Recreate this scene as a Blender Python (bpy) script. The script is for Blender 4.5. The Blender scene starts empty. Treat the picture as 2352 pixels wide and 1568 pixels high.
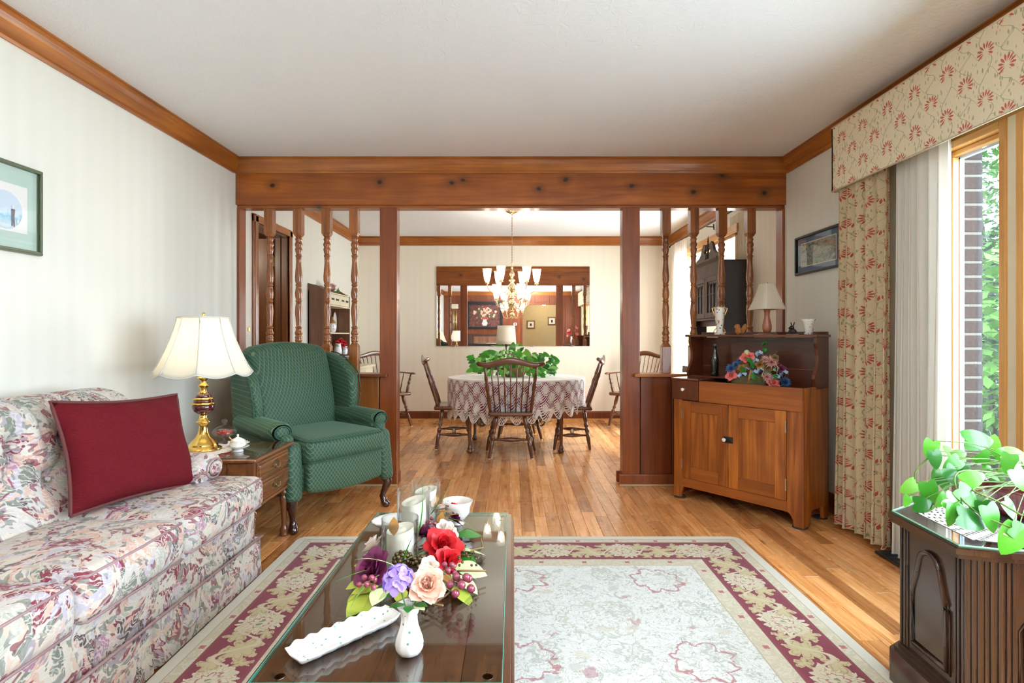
import bpy, math, random
from mathutils import Vector, Matrix, Euler
from math import sin, cos, pi, radians, sqrt, atan2
random.seed(7)
S = bpy.context.scene
COL = S.collection
# ---------------------------------------------------------------- camera, world, lights, exposure
EYE = 1.12
F = 1250.0
cam = bpy.data.cameras.new('camera'); camo = bpy.data.objects.new('camera', cam); COL.objects.link(camo)
camo.location = (0, 0, EYE); camo.rotation_euler = (pi/2, 0, 0)
cam.sensor_width = 36; cam.lens = F/2352*36; cam.shift_x = -2/2352; cam.shift_y = -13/2352
cam.clip_start = .02; cam.clip_end = 200
S.camera = camo
S.view_settings.view_transform = 'Standard'; S.view_settings.look = 'None'
S.view_settings.gamma = 1; S.view_settings.use_curve_mapping = False
S.view_settings.exposure = 0.55
S.cycles.max_bounces = 10; S.cycles.diffuse_bounces = 6; S.cycles.glossy_bounces = 5
S.cycles.transmission_bounces = 6; S.cycles.transparent_max_bounces = 14
S.cycles.sample_clamp_indirect = 8; S.cycles.caustics_reflective = False; S.cycles.caustics_refractive = False
wd = bpy.data.worlds.new('daylight'); S.world = wd; wd.use_nodes = True
bg = wd.node_tree.nodes['Background']; bg.inputs['Color'].default_value = (.74, .87, 1.0, 1); bg.inputs['Strength'].default_value = 4.8

def lamp(name, kind, loc, power, color=(1, 1, 1), size=.1, rot=(0, 0, 0), sy=None):
    l = bpy.data.lights.new(name, kind); l.energy = power; l.color = color
    if kind == 'AREA':
        l.size = size
        if sy: l.shape = 'RECTANGLE'; l.size_y = sy
    elif kind in ('POINT', 'SPOT'): l.shadow_soft_size = size
    o = bpy.data.objects.new(name, l); o.location = loc; o.rotation_euler = rot; COL.objects.link(o); return o
# daylight just outside the living room window, the dining window
lamp('window_daylight', 'AREA', (2.62, .75, 1.35), 175, (.76, .87, 1.0), 3.6, (0, radians(90), 0), 1.9).data.size = 1.9
bpy.data.lights['window_daylight'].size_y = 3.6
lamp('dining_window_daylight', 'AREA', (2.5, 5.95, 1.35), 140, (.95, .97, 1.0), 1.8, (0, radians(90), 0), 1.7)

# unseen fill spot added behind the camera, aimed up to bounce off the ceiling
o_ = lamp('bounce_fill', 'SPOT', (.3, -.75, 1.35), 740, (.95, .98, 1.0), .25, (radians(180), 0, 0)); o_.data.spot_size = radians(125); o_.data.spot_blend = 1
# ---------------------------------------------------------------- node helper
class G:
    def __init__(s, name):
        s.m = bpy.data.materials.new(name); s.m.use_nodes = True; s.t = s.m.node_tree; s.t.nodes.clear()
        s.out = s.t.nodes.new('ShaderNodeOutputMaterial')
    def add(s, ty, ins=None, **props):
        n = s.t.nodes.new('ShaderNode' + ty)
        for k, v in props.items(): setattr(n, k, v)
        for k, v in (ins or {}).items():
            if isinstance(v, bpy.types.NodeSocket): s.t.links.new(v, n.inputs[k])
            elif v is not None:
                if isinstance(v, tuple) and len(v) == 3 and n.inputs[k].type == 'RGBA': v = (*v, 1)
                n.inputs[k].default_value = v
        return n
    def ma(s, op, a, b=None, c=None, clamp=False):
        d = {0: a}
        if b is not None: d[1] = b
        if c is not None: d[2] = c
        return s.add('Math', d, operation=op, use_clamp=clamp).outputs[0]
    def mix(s, f, a, b, mode='MIX'):
        n = s.add('Mix', {0: f, 6: a, 7: b}, data_type='RGBA', blend_type=mode); return n.outputs[2]
    def ramp(s, f, stops, interp='LINEAR'):
        n = s.add('ValToRGB', {0: f}); r = n.color_ramp; r.interpolation = interp
        while len(r.elements) > 1: r.elements.remove(r.elements[-1])
        r.elements[0].position = stops[0][0]; c = stops[0][1]; r.elements[0].color = (*c, 1) if len(c) == 3 else c
        for p, c in stops[1:]:
            e = r.elements.new(p); e.color = (*c, 1) if len(c) == 3 else c
        return n.outputs[0]
    def map(s, v, scale=(1, 1, 1), loc=(0, 0, 0), rot=(0, 0, 0)):
        return s.add('Mapping', {0: v, 'Scale': scale, 'Location': loc, 'Rotation': rot}).outputs[0]
    def noise(s, v, scale, det=3, rough=.5, dist=0, out=0):
        return s.add('TexNoise', {'Vector': v, 'Scale': scale, 'Detail': det, 'Roughness': rough, 'Distortion': dist}).outputs[out]
    def tc(s, k='Object'): return s.add('TexCoord').outputs[k]
    def sep(s, v):
        n = s.add('SeparateXYZ', {0: v}); return n.outputs[0], n.outputs[1], n.outputs[2]
    def com(s, x, y, z=0.0): return s.add('CombineXYZ', {0: x, 1: y, 2: z}).outputs[0]
    def va(s, a, b, op='ADD'): return s.add('VectorMath', {0: a, 1: b}, operation=op).outputs[0]
    def vs(s, a, k): return s.add('VectorMath', {0: a, 'Scale': k}, operation='SCALE').outputs[0]
    def sm(s, x, a, b):  # 0 below a, 1 above b
        return s.add('MapRange', {0: x, 1: a, 2: b, 3: 0.0, 4: 1.0}).outputs[0]
    def bump(s, h, st=.2, d=.01): return s.add('Bump', {'Strength': st, 'Distance': d, 'Height': h}).outputs[0]
    def bsdf(s, **k):
        ins = {}
        for a, b in k.items(): ins[a.replace('_', ' ')] = b
        n = s.add('BsdfPrincipled', ins); s.t.links.new(n.outputs[0], s.out.inputs[0]); s.b = n; return s.m
    def surf(s, sh): s.t.links.new(sh, s.out.inputs[0]); return s.m

def plain(name, c, rough=.5, metal=0, bumpn=None, **k):
    g = G(name); kw = dict(Base_Color=(*c, 1), Roughness=rough, Metallic=metal)
    n = g.noise(g.tc(), 14, 3)
    kw['Base_Color'] = g.mix(n, (*[x*.90 for x in c], 1), (*[min(1, x*1.07) for x in c], 1))
    if bumpn: kw['Normal'] = g.bump(g.noise(g.tc(), bumpn[0], 3), bumpn[1], .005)
    kw.update(k); return g.bsdf(**kw)

def wood(name, dark, light, axis=2, rough=.35, sc=1.0, knots=False, coat=.25, mott=.5, contrast=1.0):
    g = G(name); o = g.tc(); r = g.add('ObjectInfo').outputs['Random']
    off = g.com(g.ma('MULTIPLY', r, 7.0), g.ma('MULTIPLY', r, 13.0), g.ma('MULTIPLY', r, 5.0))
    v = g.va(o, off)
    s = [16*sc]*3; s[axis] = 1.1*sc
    big = g.noise(g.map(v, tuple(s)), 1.0, 4, .6, 1.2)
    f = [90*sc]*3; f[axis] = 2.5*sc
    fine = g.noise(g.map(v, tuple(f)), 1.0, 3, .6, .3)
    k = g.ma('ADD', g.ma('MULTIPLY', big, .75), g.ma('MULTIPLY', fine, .25))
    lo = .5 - .17/contrast; hi = .5 + .17/contrast
    c = g.ramp(k, [(lo, dark), (hi, light)])
    m = g.noise(v, 3.0, 2)
    c = g.mix(g.ma('MULTIPLY', g.sm(m, .35, .7), mott), c, (*[x*.72 for x in dark], 1))
    if knots:
        vx, vy, vz = g.sep(o); wn = g.ma('MULTIPLY', big, .12)
        vo = g.add('TexVoronoi', {'Vector': g.com(g.ma('ADD', g.ma('MULTIPLY', vx, 2.7), wn), g.ma('ADD', g.ma('MULTIPLY', vz, 3.4), wn)), 'Scale': 1.0, 'Randomness': 1.0}, voronoi_dimensions='2D').outputs['Distance']
        c = g.mix(g.ma('MULTIPLY', g.ma('SUBTRACT', 1.0, g.sm(vo, .05, .20)), .6), c, (.10, .030, .008, 1))
        c = g.mix(g.ma('SUBTRACT', 1.0, g.sm(vo, .03, .062)), c, (.028, .010, .004, 1))
    b = g.bump(fine, .06, .002)
    return g.bsdf(Base_Color=c, Roughness=rough, Coat_Weight=coat, Coat_Roughness=.15, Normal=b)

# ---------------------------------------------------------------- mesh builder
def frame_of(d, up=Vector((0, 0, 1))):
    d = d.normalized()
    if abs(d.dot(up)) > .98: up = Vector((0, 1, 0))
    a = d.cross(up).normalized(); b = a.cross(d).normalized(); return a, b

class MB:
    def __init__(s): s.v = []; s.f = []; s.uv = {}; s.sm = []
    def add(s, vs, fs, smooth=False, M=None, uv=None):
        n = len(s.v)
        for i, p in enumerate(vs):
            p = Vector(p)
            if M is not None: p = M @ p
            s.v.append(p)
            if uv: s.uv[n+i] = uv[i]
        for f in fs: s.f.append(tuple(n+i for i in f)); s.sm.append(smooth)
        return s
    def box(s, x0, x1, y0, y1, z0, z1, M=None):
        v = [(x, y, z) for z in (z0, z1) for y in (y0, y1) for x in (x0, x1)]
        return s.add(v, [(0, 2, 3, 1), (4, 5, 7, 6), (0, 1, 5, 4), (2, 6, 7, 3), (0, 4, 6, 2), (1, 3, 7, 5)], False, M)
    def bbox(s, x0, x1, y0, y1, z0, z1, r=.004, M=None):   # box with bevelled edges
        return s.soft(x1-x0, y1-y0, z1-z0, r, 1, 1, M=(M or Matrix()) @ Matrix.Translation(((x0+x1)/2, (y0+y1)/2, (z0+z1)/2)), smooth=False, nc=1)
    def soft(s, sx, sy, sz, r, n=4, k=3, M=None, puff=(0, 0, 0), fn=None, smooth=True, nc=3):
        # rounded box: nc = segments in each rounded edge, n = segments on flats
        key = {}; vs = []; fs = []
        h = Vector((sx/2, sy/2, sz/2)); rr = [min(r, c*.999) for c in h]
        def line(c, q):
            L = []
            for i in range(nc+1): a = pi/4*i/nc; L.append((-c, -math.tan(pi/4-a)))   # core coord, offset dir
            for i in range(1, n): L.append((-c + 2*c*i/n, 0.0))
            for i in range(nc+1): a = pi/4*i/nc; L.append((c, math.tan(a)))
            return L
        for ax in range(3):
            a, b = [(1, 2), (2, 0), (0, 1)][ax]
            LA = line(h[a]-rr[a], 0); LB = line(h[b]-rr[b], 0)
            for sg in (-1, 1):
                idx = []
                for (ca, da) in LA:
                    row = []
                    for (cb, db) in LB:
                        d = Vector((0, 0, 0)); d[ax] = sg; d[a] = da; d[b] = db; d.normalize()
                        p = Vector((0, 0, 0)); p[ax] = sg*(h[ax]-rr[ax]) + d[ax]*rr[ax]
                        p[a] = ca + d[a]*rr[a]; p[b] = cb + d[b]*rr[b]
                        kk = (round(p.x*2e4), round(p.y*2e4), round(p.z*2e4))
                        if kk not in key: key[kk] = len(vs); vs.append(p)
                        row.append(key[kk])
                    idx.append(row)
                for i in range(len(LA)-1):
                    for j in range(len(LB)-1):
                        q = (idx[i][j], idx[i+1][j], idx[i+1][j+1], idx[i][j+1])
                        if sg < 0: q = q[::-1]
                        q2 = []
                        for t in q:
                            if t not in q2: q2.append(t)
                        if len(q2) > 2: fs.append(tuple(q2))
        out = []
        for p in vs:
            u = [max(0, 1-(p[i]/h[i])**2) for i in range(3)]
            q = p.copy()
            for i in range(3):
                if puff[i]:
                    a, b = [(1, 2), (2, 0), (0, 1)][i]
                    q[i] += puff[i]*u[a]*u[b]*(p[i]/h[i])
            if fn: q = Vector(fn(q))
            out.append(q)
        return s.add(out, fs, smooth, M)
    def lathe(s, prof, n=20, M=None, smooth=True, sx=1, sy=1, caps=True, rf=None):
        vs = []; fs = []
        for i, (r, z) in enumerate(prof):
            for j in range(n):
                a = 2*pi*j/n; k = rf(a, i) if rf else 1
                vs.append((r*cos(a)*sx*k, r*sin(a)*sy*k, z))
        for i in range(len(prof)-1):
            for j in range(n):
                fs.append((i*n+j, i*n+(j+1) % n, (i+1)*n+(j+1) % n, (i+1)*n+j))
        if caps:
            fs.append(tuple(range(n))[::-1]); m = (len(prof)-1)*n; fs.append(tuple(m+j for j in range(n)))
        return s.add(vs, fs, smooth, M)
    def tube(s, pts, rad, n=8, M=None, smooth=True, flat=1.0, up=Vector((0, 0, 1))):
        pts = [Vector(p) for p in pts]; vs = []; fs = []
        if not hasattr(rad, '__len__'): rad = [rad]*len(pts)
        for i, p in enumerate(pts):
            d = (pts[min(i+1, len(pts)-1)] - pts[max(i-1, 0)])
            if d.length < 1e-9: d = Vector((0, 0, 1))
            a, b = frame_of(d, up)
            for j in range(n):
                t = 2*pi*j/n; vs.append(p + a*cos(t)*rad[i] + b*sin(t)*rad[i]*flat)
        for i in range(len(pts)-1):
            for j in range(n): fs.append((i*n+j, i*n+(j+1) % n, (i+1)*n+(j+1) % n, (i+1)*n+j))
        fs.append(tuple(range(n))[::-1]); m = (len(pts)-1)*n; fs.append(tuple(m+j for j in range(n)))
        return s.add(vs, fs, smooth, M)
    def turned(s, p0, p1, prof, n=10, M=None):   # prof: (t, r) along the axis
        p0 = Vector(p0); p1 = Vector(p1)
        return s.tube([p0.lerp(p1, t) for t, r in prof], [r for t, r in prof], n, M)
    def prism(s, poly, h0, h1, axis=2, M=None, smooth=False):   # poly of (a,b) in plane normal to axis
        def P(a, b, h): return {2: (a, b, h), 1: (a, h, b), 0: (h, a, b)}[axis]
        n = len(poly)
        vs = [P(a, b, h0) for a, b in poly] + [P(a, b, h1) for a, b in poly]
        fs = [tuple(range(n))[::-1], tuple(range(n, 2*n))]
        for i in range(n): fs.append((i, (i+1) % n, n+(i+1) % n, n+i))
        return s.add(vs, fs, smooth, M)
    def grid(s, fn, nu, nv, smooth=True, M=None, uvs=(1, 1), closed=False):
        vs = []; uv = []
        for i in range(nu+1):
            for j in range(nv+1):
                u = i/nu; v = j/nv; vs.append(fn(u, v)); uv.append((u*uvs[0], v*uvs[1]))
        fs = [(i*(nv+1)+j, (i+1)*(nv+1)+j, (i+1)*(nv+1)+j+1, i*(nv+1)+j+1) for i in range(nu) for j in range(nv)]
        return s.add(vs, fs, smooth, M, uv)
    def ball(s, c, r, n=8, sz=1.0, M=None):
        prof = [(max(1e-4, r*sin(pi*i/(n))), c[2]-r*sz*cos(pi*i/n)) for i in range(n+1)]
        T = Matrix.Translation((c[0], c[1], 0))
        return s.lathe(prof, n+2, (M or Matrix()) @ T, True)
    def mesh(s, name, m):
        me = bpy.data.meshes.new(name); me.from_pydata([tuple(p) for p in s.v], [], s.f)
        me.polygons.foreach_set('use_smooth', s.sm)
        if s.uv:
            l = me.uv_layers.new(name='UVMap'); arr = []
            for lp in me.loops: arr.extend(s.uv.get(lp.vertex_index, (0, 0)))
            l.data.foreach_set('uv', arr)
        if m: me.materials.append(m)
        me.validate(); me.update(); return me
    def build(s, name, m, parent=None, w=False, solid=0, sub=0, off=-1):
        if w and parent:
            q = parent; loc = Vector((0, 0, 0))
            while q: loc += q.location; q = q.parent
            for p in s.v: p -= loc
        elif w:
            lo = Vector((sum(p[i] for p in s.v)/len(s.v) for i in range(3)))
            lo.z = min(p.z for p in s.v)
            for p in s.v: p -= lo
        me = s.mesh(name, m); o = bpy.data.objects.new(name, me); COL.objects.link(o)
        if w and not parent: o.location = lo
        if parent: o.parent = parent
        if solid:
            md = o.modifiers.new('solid', 'SOLIDIFY'); md.thickness = solid; md.offset = off
        if sub:
            md = o.modifiers.new('sub', 'SUBSURF'); md.levels = sub; md.render_levels = sub
        return o

def thing(name, label, cat, loc=(0, 0, 0), rz=0, group=None):
    o = bpy.data.objects.new(name, None); COL.objects.link(o); o.location = loc; o.rotation_euler = (0, 0, rz)
    o['label'] = label; o['category'] = cat
    if group: o['group'] = group
    return o
def tag(o, label, cat, group=None):
    o['label'] = label; o['category'] = cat
    if group: o['group'] = group
    return o
def struct(o): o['kind'] = 'structure'; return o
def stuff(o): o['kind'] = 'stuff'; return o
def kidcopy(src, parent, loc=None, rot=None, sc=None):
    o = src.copy(); COL.objects.link(o); o.parent = parent
    if loc is not None: o.location = loc
    if rot is not None: o.rotation_euler = rot
    if sc is not None: o.scale = (sc, sc, sc)
    return o
KIDS = {}
def dup(root, loc, rz, label, group=None, name=None):
    r = root.copy(); COL.objects.link(r); r.location = loc; r.rotation_euler = (0, 0, rz); r['label'] = label
    if group: r['group'] = group
    if name: r.name = name
    for ch in [c for c in bpy.data.objects if c.parent == root]:
        c = ch.copy(); COL.objects.link(c); c.parent = r
        for g in [d for d in bpy.data.objects if d.parent == ch]:
            d = g.copy(); COL.objects.link(d); d.parent = c
    return r
def W(px, py, D): return Vector(((px-1178)*D/F, D, EYE-(py-771)*D/F))
def T(x, y, z): return Matrix.Translation((x, y, z))
def R(a, ax): return Matrix.Rotation(a, 4, ax)
# ---------------------------------------------------------------- materials
def wallmat(name, c):
    g = G(name); o = g.tc(); x, y, z = g.sep(o)
    a = g.ma('ADD', x, y)
    st = g.ma('SINE', g.ma('MULTIPLY', a, 62.0)); n = g.noise(g.map(o, (18, 18, .6)), 1, 2)
    f = g.ma('ADD', g.ma('MULTIPLY', st, .18), n)
    col = g.mix(g.sm(f, .2, .8), (*[v*.965 for v in c], 1), (*c, 1))
    return g.bsdf(Base_Color=col, Roughness=.55, Specular_IOR_Level=.3)
M_wall = wallmat('striped_wallpaper', (.785, .785, .71)); M_wall2 = wallmat('warm_wallpaper', (.84, .79, .67))
g = G('ceiling_plaster'); o_ = g.tc()
M_ceil = g.bsdf(Base_Color=(.80, .825, .85, 1), Roughness=.8, Normal=g.bump(g.noise(o_, 26, 4, .6, 1.5), .35, .012))
M_crown = wood('crown_wood', (0.258, 0.068, 0.008), (0.515, 0.179, 0.024), 1, .35, 1)
M_crownx = wood('crown_wood_across', (0.258, 0.068, 0.008), (0.515, 0.179, 0.024), 0, .35, 1)
M_beam = wood('knotty_pine_beam', (0.227, 0.054, 0.007), (0.474, 0.143, 0.019), 0, .38, 1, knots=True)
M_post = wood('post_wood', (0.165, 0.034, 0.007), (0.319, 0.081, 0.016), 2, .3, 1, mott=.35)
M_spin = wood('spindle_wood', (0.154, 0.040, 0.007), (0.433, 0.138, 0.024), 2, .25, 1.5, mott=.3, coat=.5)
M_panel = wood('half_wall_wood', (0.103, 0.020, 0.005), (0.247, 0.061, 0.014), 2, .35, 1)
M_pane2 = wood('oak_board', (0.165, 0.047, 0.009), (0.330, 0.106, 0.020), 2, .35, 1)
M_shoe = plain('pale_shoe_moulding', (.50, .36, .19), .5)
M_trim = wood('window_oak', (.50, .235, .055), (.72, .40, .13), 2, .35, 1, mott=.15)
M_trimy = wood('window_oak_long', (.50, .235, .055), (.72, .40, .13), 1, .35, 1, mott=.15)
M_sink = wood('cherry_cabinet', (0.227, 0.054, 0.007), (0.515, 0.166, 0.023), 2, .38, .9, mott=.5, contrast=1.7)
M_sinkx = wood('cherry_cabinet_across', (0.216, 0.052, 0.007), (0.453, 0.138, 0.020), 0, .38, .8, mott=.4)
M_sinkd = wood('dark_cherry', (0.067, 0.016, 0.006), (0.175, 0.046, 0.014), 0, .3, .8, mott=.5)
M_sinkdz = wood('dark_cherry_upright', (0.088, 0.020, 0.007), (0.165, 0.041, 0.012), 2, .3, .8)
M_walnut = wood('walnut', (.022, .009, .005), (.075, .032, .016), 2, .22, 1, coat=.5)
M_walnuty = wood('table_walnut', (.045, .017, .009), (.13, .050, .024), 1, .25, .9, coat=.4, mott=.3)
M_chair = wood('chair_wood', (.075, .025, .010), (.20, .072, .026), 2, .25, 1.6, coat=.5, mott=.2)
M_chairx = wood('chair_wood_across', (.085, .027, .010), (.20, .072, .026), 0, .25, 1.6, coat=.5, mott=.2)
M_end = wood('end_table_wood', (0.098, 0.031, 0.008), (0.258, 0.092, 0.029), 1, .25, 1, coat=.6, mott=.2)
M_endz = wood('end_table_leg', (0.062, 0.020, 0.007), (0.175, 0.060, 0.018), 2, .22, 1.4, coat=.6, mott=.2)
M_dleg = wood('dark_mahogany', (.016, .005, .004), (.05, .014, .009), 2, .16, 1.4, coat=.8, mott=.1)
M_dark = wood('dark_stained_wood', (.016, .009, .006), (.036, .020, .012), 2, .6, 1, mott=.2, coat=0)
M_darkr = wood('dark_red_wood', (.030, .010, .006), (.085, .028, .015), 2, .5, 1, mott=.2, coat=.05)
M_door = wood('brown_door', (0.088, 0.029, 0.007), (0.206, 0.074, 0.015), 2, .4, 1)
M_hutch = wood('hutch_wood', (.12, .052, .026), (.27, .125, .066), 2, .45, 1, mott=.3)
M_rear = wood('rear_panelling', (0.124, 0.027, 0.008), (0.268, 0.069, 0.019), 2, .35, 1, mott=.4)
M_cream = plain('cream_paint', (.74, .67, .50), .5)
M_brass = plain('brass', (.83, .53, .14), .14, 1)
M_brass2 = plain('pale_brass', (.86, .66, .36), .16, 1)
M_abrass = plain('antique_brass', (.35, .24, .12), .3, 1)
M_nickel = plain('aged_metal', (.50, .44, .34), .35, 1)
M_black = plain('black_iron', (.012, .012, .013), .4)
M_blackp = plain('black_felt_pad', (.02, .02, .022), .6)
M_burg = plain('burgundy_enamel', (.075, .008, .014), .1, 0, None, Coat_Weight=1.0)
M_porc = plain('white_porcelain', (.84, .84, .79), .12, 0, None, Coat_Weight=.6)
M_porcw = plain('plain_white', (.82, .81, .77), .4)
M_gold = plain('gilt', (.78, .54, .20), .25, .8)
M_wax = plain('ivory_wax', (.88, .86, .70), .5, 0, None)
M_green = plain('leaf_green', (.055, .30, .022), .3, 0, None, Coat_Weight=.2)
M_green2 = plain('dark_leaf', (.022, .17, .018), .3, 0, None, Coat_Weight=.2)
M_green3 = plain('pale_leaf', (.17, .46, .045), .35)
M_yleaf = plain('yellow_green_leaf', (.36, .42, .05), .45)
M_pleaf = plain('cream_green_leaf', (.56, .64, .33), .45)
M_oleaf = plain('bronze_leaf', (.35, .17, .03), .5)
M_stem = plain('vine_stem', (.15, .28, .05), .5)
M_soil = plain('potting_soil', (.035, .024, .016), .9, 0, (60, 1.0))
M_redf = plain('red_petal', (.55, .010, .016), .5)
M_purf = plain('plum_petal', (.17, .020, .085), .5)
M_lilf = plain('lilac_petal', (.42, .30, .78), .55)
M_peaf = plain('peach_petal', (.90, .60, .48), .6)
M_crmf = plain('cream_petal', (.86, .76, .68), .6)
M_corf = plain('coral_petal', (.80, .20, .18), .55)
M_blsf = plain('blush_petal', (.80, .42, .38), .55)
M_bluf = plain('blue_petal', (.045, .14, .34), .6)
M_skyf = plain('pale_blue_petal', (.42, .56, .78), .6)
M_berry = plain('berry', (.28, .045, .085), .25, 0, None, Coat_Weight=.5)
M_bronzeb = plain('bronze_berry', (.12, .085, .035), .25, .5)
M_dried = plain('dried_moss', (.24, .15, .06), .9)
M_straw = plain('dried_ribbon', (.60, .46, .32), .7)
M_white = plain('white_cotton', (.86, .85, .82), .8)
M_switch = plain('ivory_plastic', (.80, .77, .66), .4)
M_tan = plain('tan_hall_paint', (.52, .42, .24), .7)

def schlick(g, k=.96):
    f = g.add('LayerWeight', {0: .5}).outputs['Facing']
    return g.ma('ADD', .04, g.ma('MULTIPLY', g.ma('POWER', f, 5.0), k))
def glass(name, tint=(1, 1, 1), refl=.9, body=0.0):
    g = G(name); fr = schlick(g)
    tr = g.add('BsdfTransparent', {0: tint}).outputs[0]
    gl = g.add('BsdfGlossy', {0: (1, 1, 1), 1: .02}).outputs[0]
    a = g.add('MixShader', {0: g.ma('MULTIPLY', fr, refl), 1: tr, 2: gl}).outputs[0]
    if body:
        df = g.add('BsdfTranslucent', {0: (1, 1, 1)}).outputs[0]; a = g.add('MixShader', {0: body, 1: a, 2: df}).outputs[0]
    return g.surf(a)
M_glass = glass('clear_glass', (.97, .98, .98)); M_win = glass('window_glass', (.97, .985, .985), .6)
M_shadeg = glass('chandelier_glass', (.96, .95, .93), 1.0, .22)
g = G('green_edge_glass')
M_gedge = g.bsdf(Base_Color=(.10, .62, .50, 1), Roughness=.08, Transmission_Weight=.3, Coat_Weight=1.0)
g = G('table_glass'); fr = schlick(g)
M_tglass = g.surf(g.add('MixShader', {0: g.ma('MULTIPLY', fr, 1.3), 1: g.add('BsdfTransparent', {0: (.93, .97, .95)}).outputs[0], 2: g.add('BsdfGlossy', {0: (1, 1, 1), 1: .015}).outputs[0]}).outputs[0])
g = G('mirror'); M_mirror = g.bsdf(Base_Color=(.92, .92, .91, 1), Metallic=1.0, Roughness=.01)
def shade(name, c, tr=.45, em=0):
    g = G(name); d = g.add('BsdfDiffuse', {0: c}).outputs[0]; t = g.add('BsdfTranslucent', {0: c}).outputs[0]
    return g.surf(g.add('MixShader', {0: tr, 1: d, 2: t}).outputs[0])
M_shade = shade('linen_shade', (.90, .88, .80), .5); M_trimw = shade('shade_binding', (.80, .80, .76), .25)
def sheer(name, c, alpha, tl=.5):
    g = G(name); o = g.tc(); n = g.noise(g.map(o, (260, 260, 30)), 1, 2)
    d = g.add('BsdfDiffuse', {0: c}).outputs[0]; t = g.add('BsdfTranslucent', {0: c}).outputs[0]
    a = g.add('MixShader', {0: tl, 1: d, 2: t}).outputs[0]; tr = g.add('BsdfTransparent').outputs[0]
    return g.surf(g.add('MixShader', {0: g.ma('MULTIPLY', g.sm(n, .3, .7), alpha), 1: a, 2: tr}).outputs[0])
M_sheer = sheer('sheer_voile', (.93, .91, .85), .35); M_sheer2 = sheer('gathered_ivory_sheer', (.88, .82, .68), .12)
M_linen = sheer('linen_lining', (.78, .76, .70), .03, .16)
def bulbm(name, c, s):
    g = G(name); return g.surf(g.add('Emission', {0: c, 1: s}).outputs[0])
M_bulb = bulbm('glowing_bulb', (1, .90, .76), 30)

# floor boards: tone attribute per board
g = G('oak_strip_floor'); o_ = g.tc(); at = g.add('Attribute', attribute_name='tone').outputs['Fac']
v = g.va(o_, g.com(g.ma('MULTIPLY', at, 37.0), g.ma('MULTIPLY', at, 91.0), 0.0))
big = g.noise(g.map(v, (30, 1.6, 30)), 1, 4, .6, 1.8); fine = g.noise(g.map(v, (220, 7, 10)), 1, 3)
c = g.ramp(big, [(.30, (.46, .160, .040)), (.45, (.72, .32, .100)), (.70, (.90, .51, .22))])
tone = g.ramp(at, [(0, (.60, .50, .42)), (.25, (.86, .80, .74)), (.7, (1.05, 1.02, .98)), (1, (1.28, 1.25, 1.22))])
c = g.mix(1.0, c, tone, 'MULTIPLY'); c = g.mix(g.ma('MULTIPLY', g.sm(fine, .5, .75), .25), c, (.20, .075, .02, 1))
kn = g.add('TexVoronoi', {'Vector': g.map(v, (6, 2.0, 1)), 'Scale': .9}).outputs['Distance']
c = g.mix(g.ma('MULTIPLY', g.ma('SUBTRACT', 1.0, g.sm(kn, .02, .09)), .8), c, (.07, .025, .01, 1))
M_floor = g.bsdf(Base_Color=c, Roughness=g.ma('ADD', .20, g.ma('MULTIPLY', g.noise(o_, 5, 3), .14)), Coat_Weight=.35, Coat_Roughness=.12, Normal=g.bump(fine, .05, .002))
M_gap = plain('dark_board_gap', (.05, .022, .010), .7)

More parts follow.
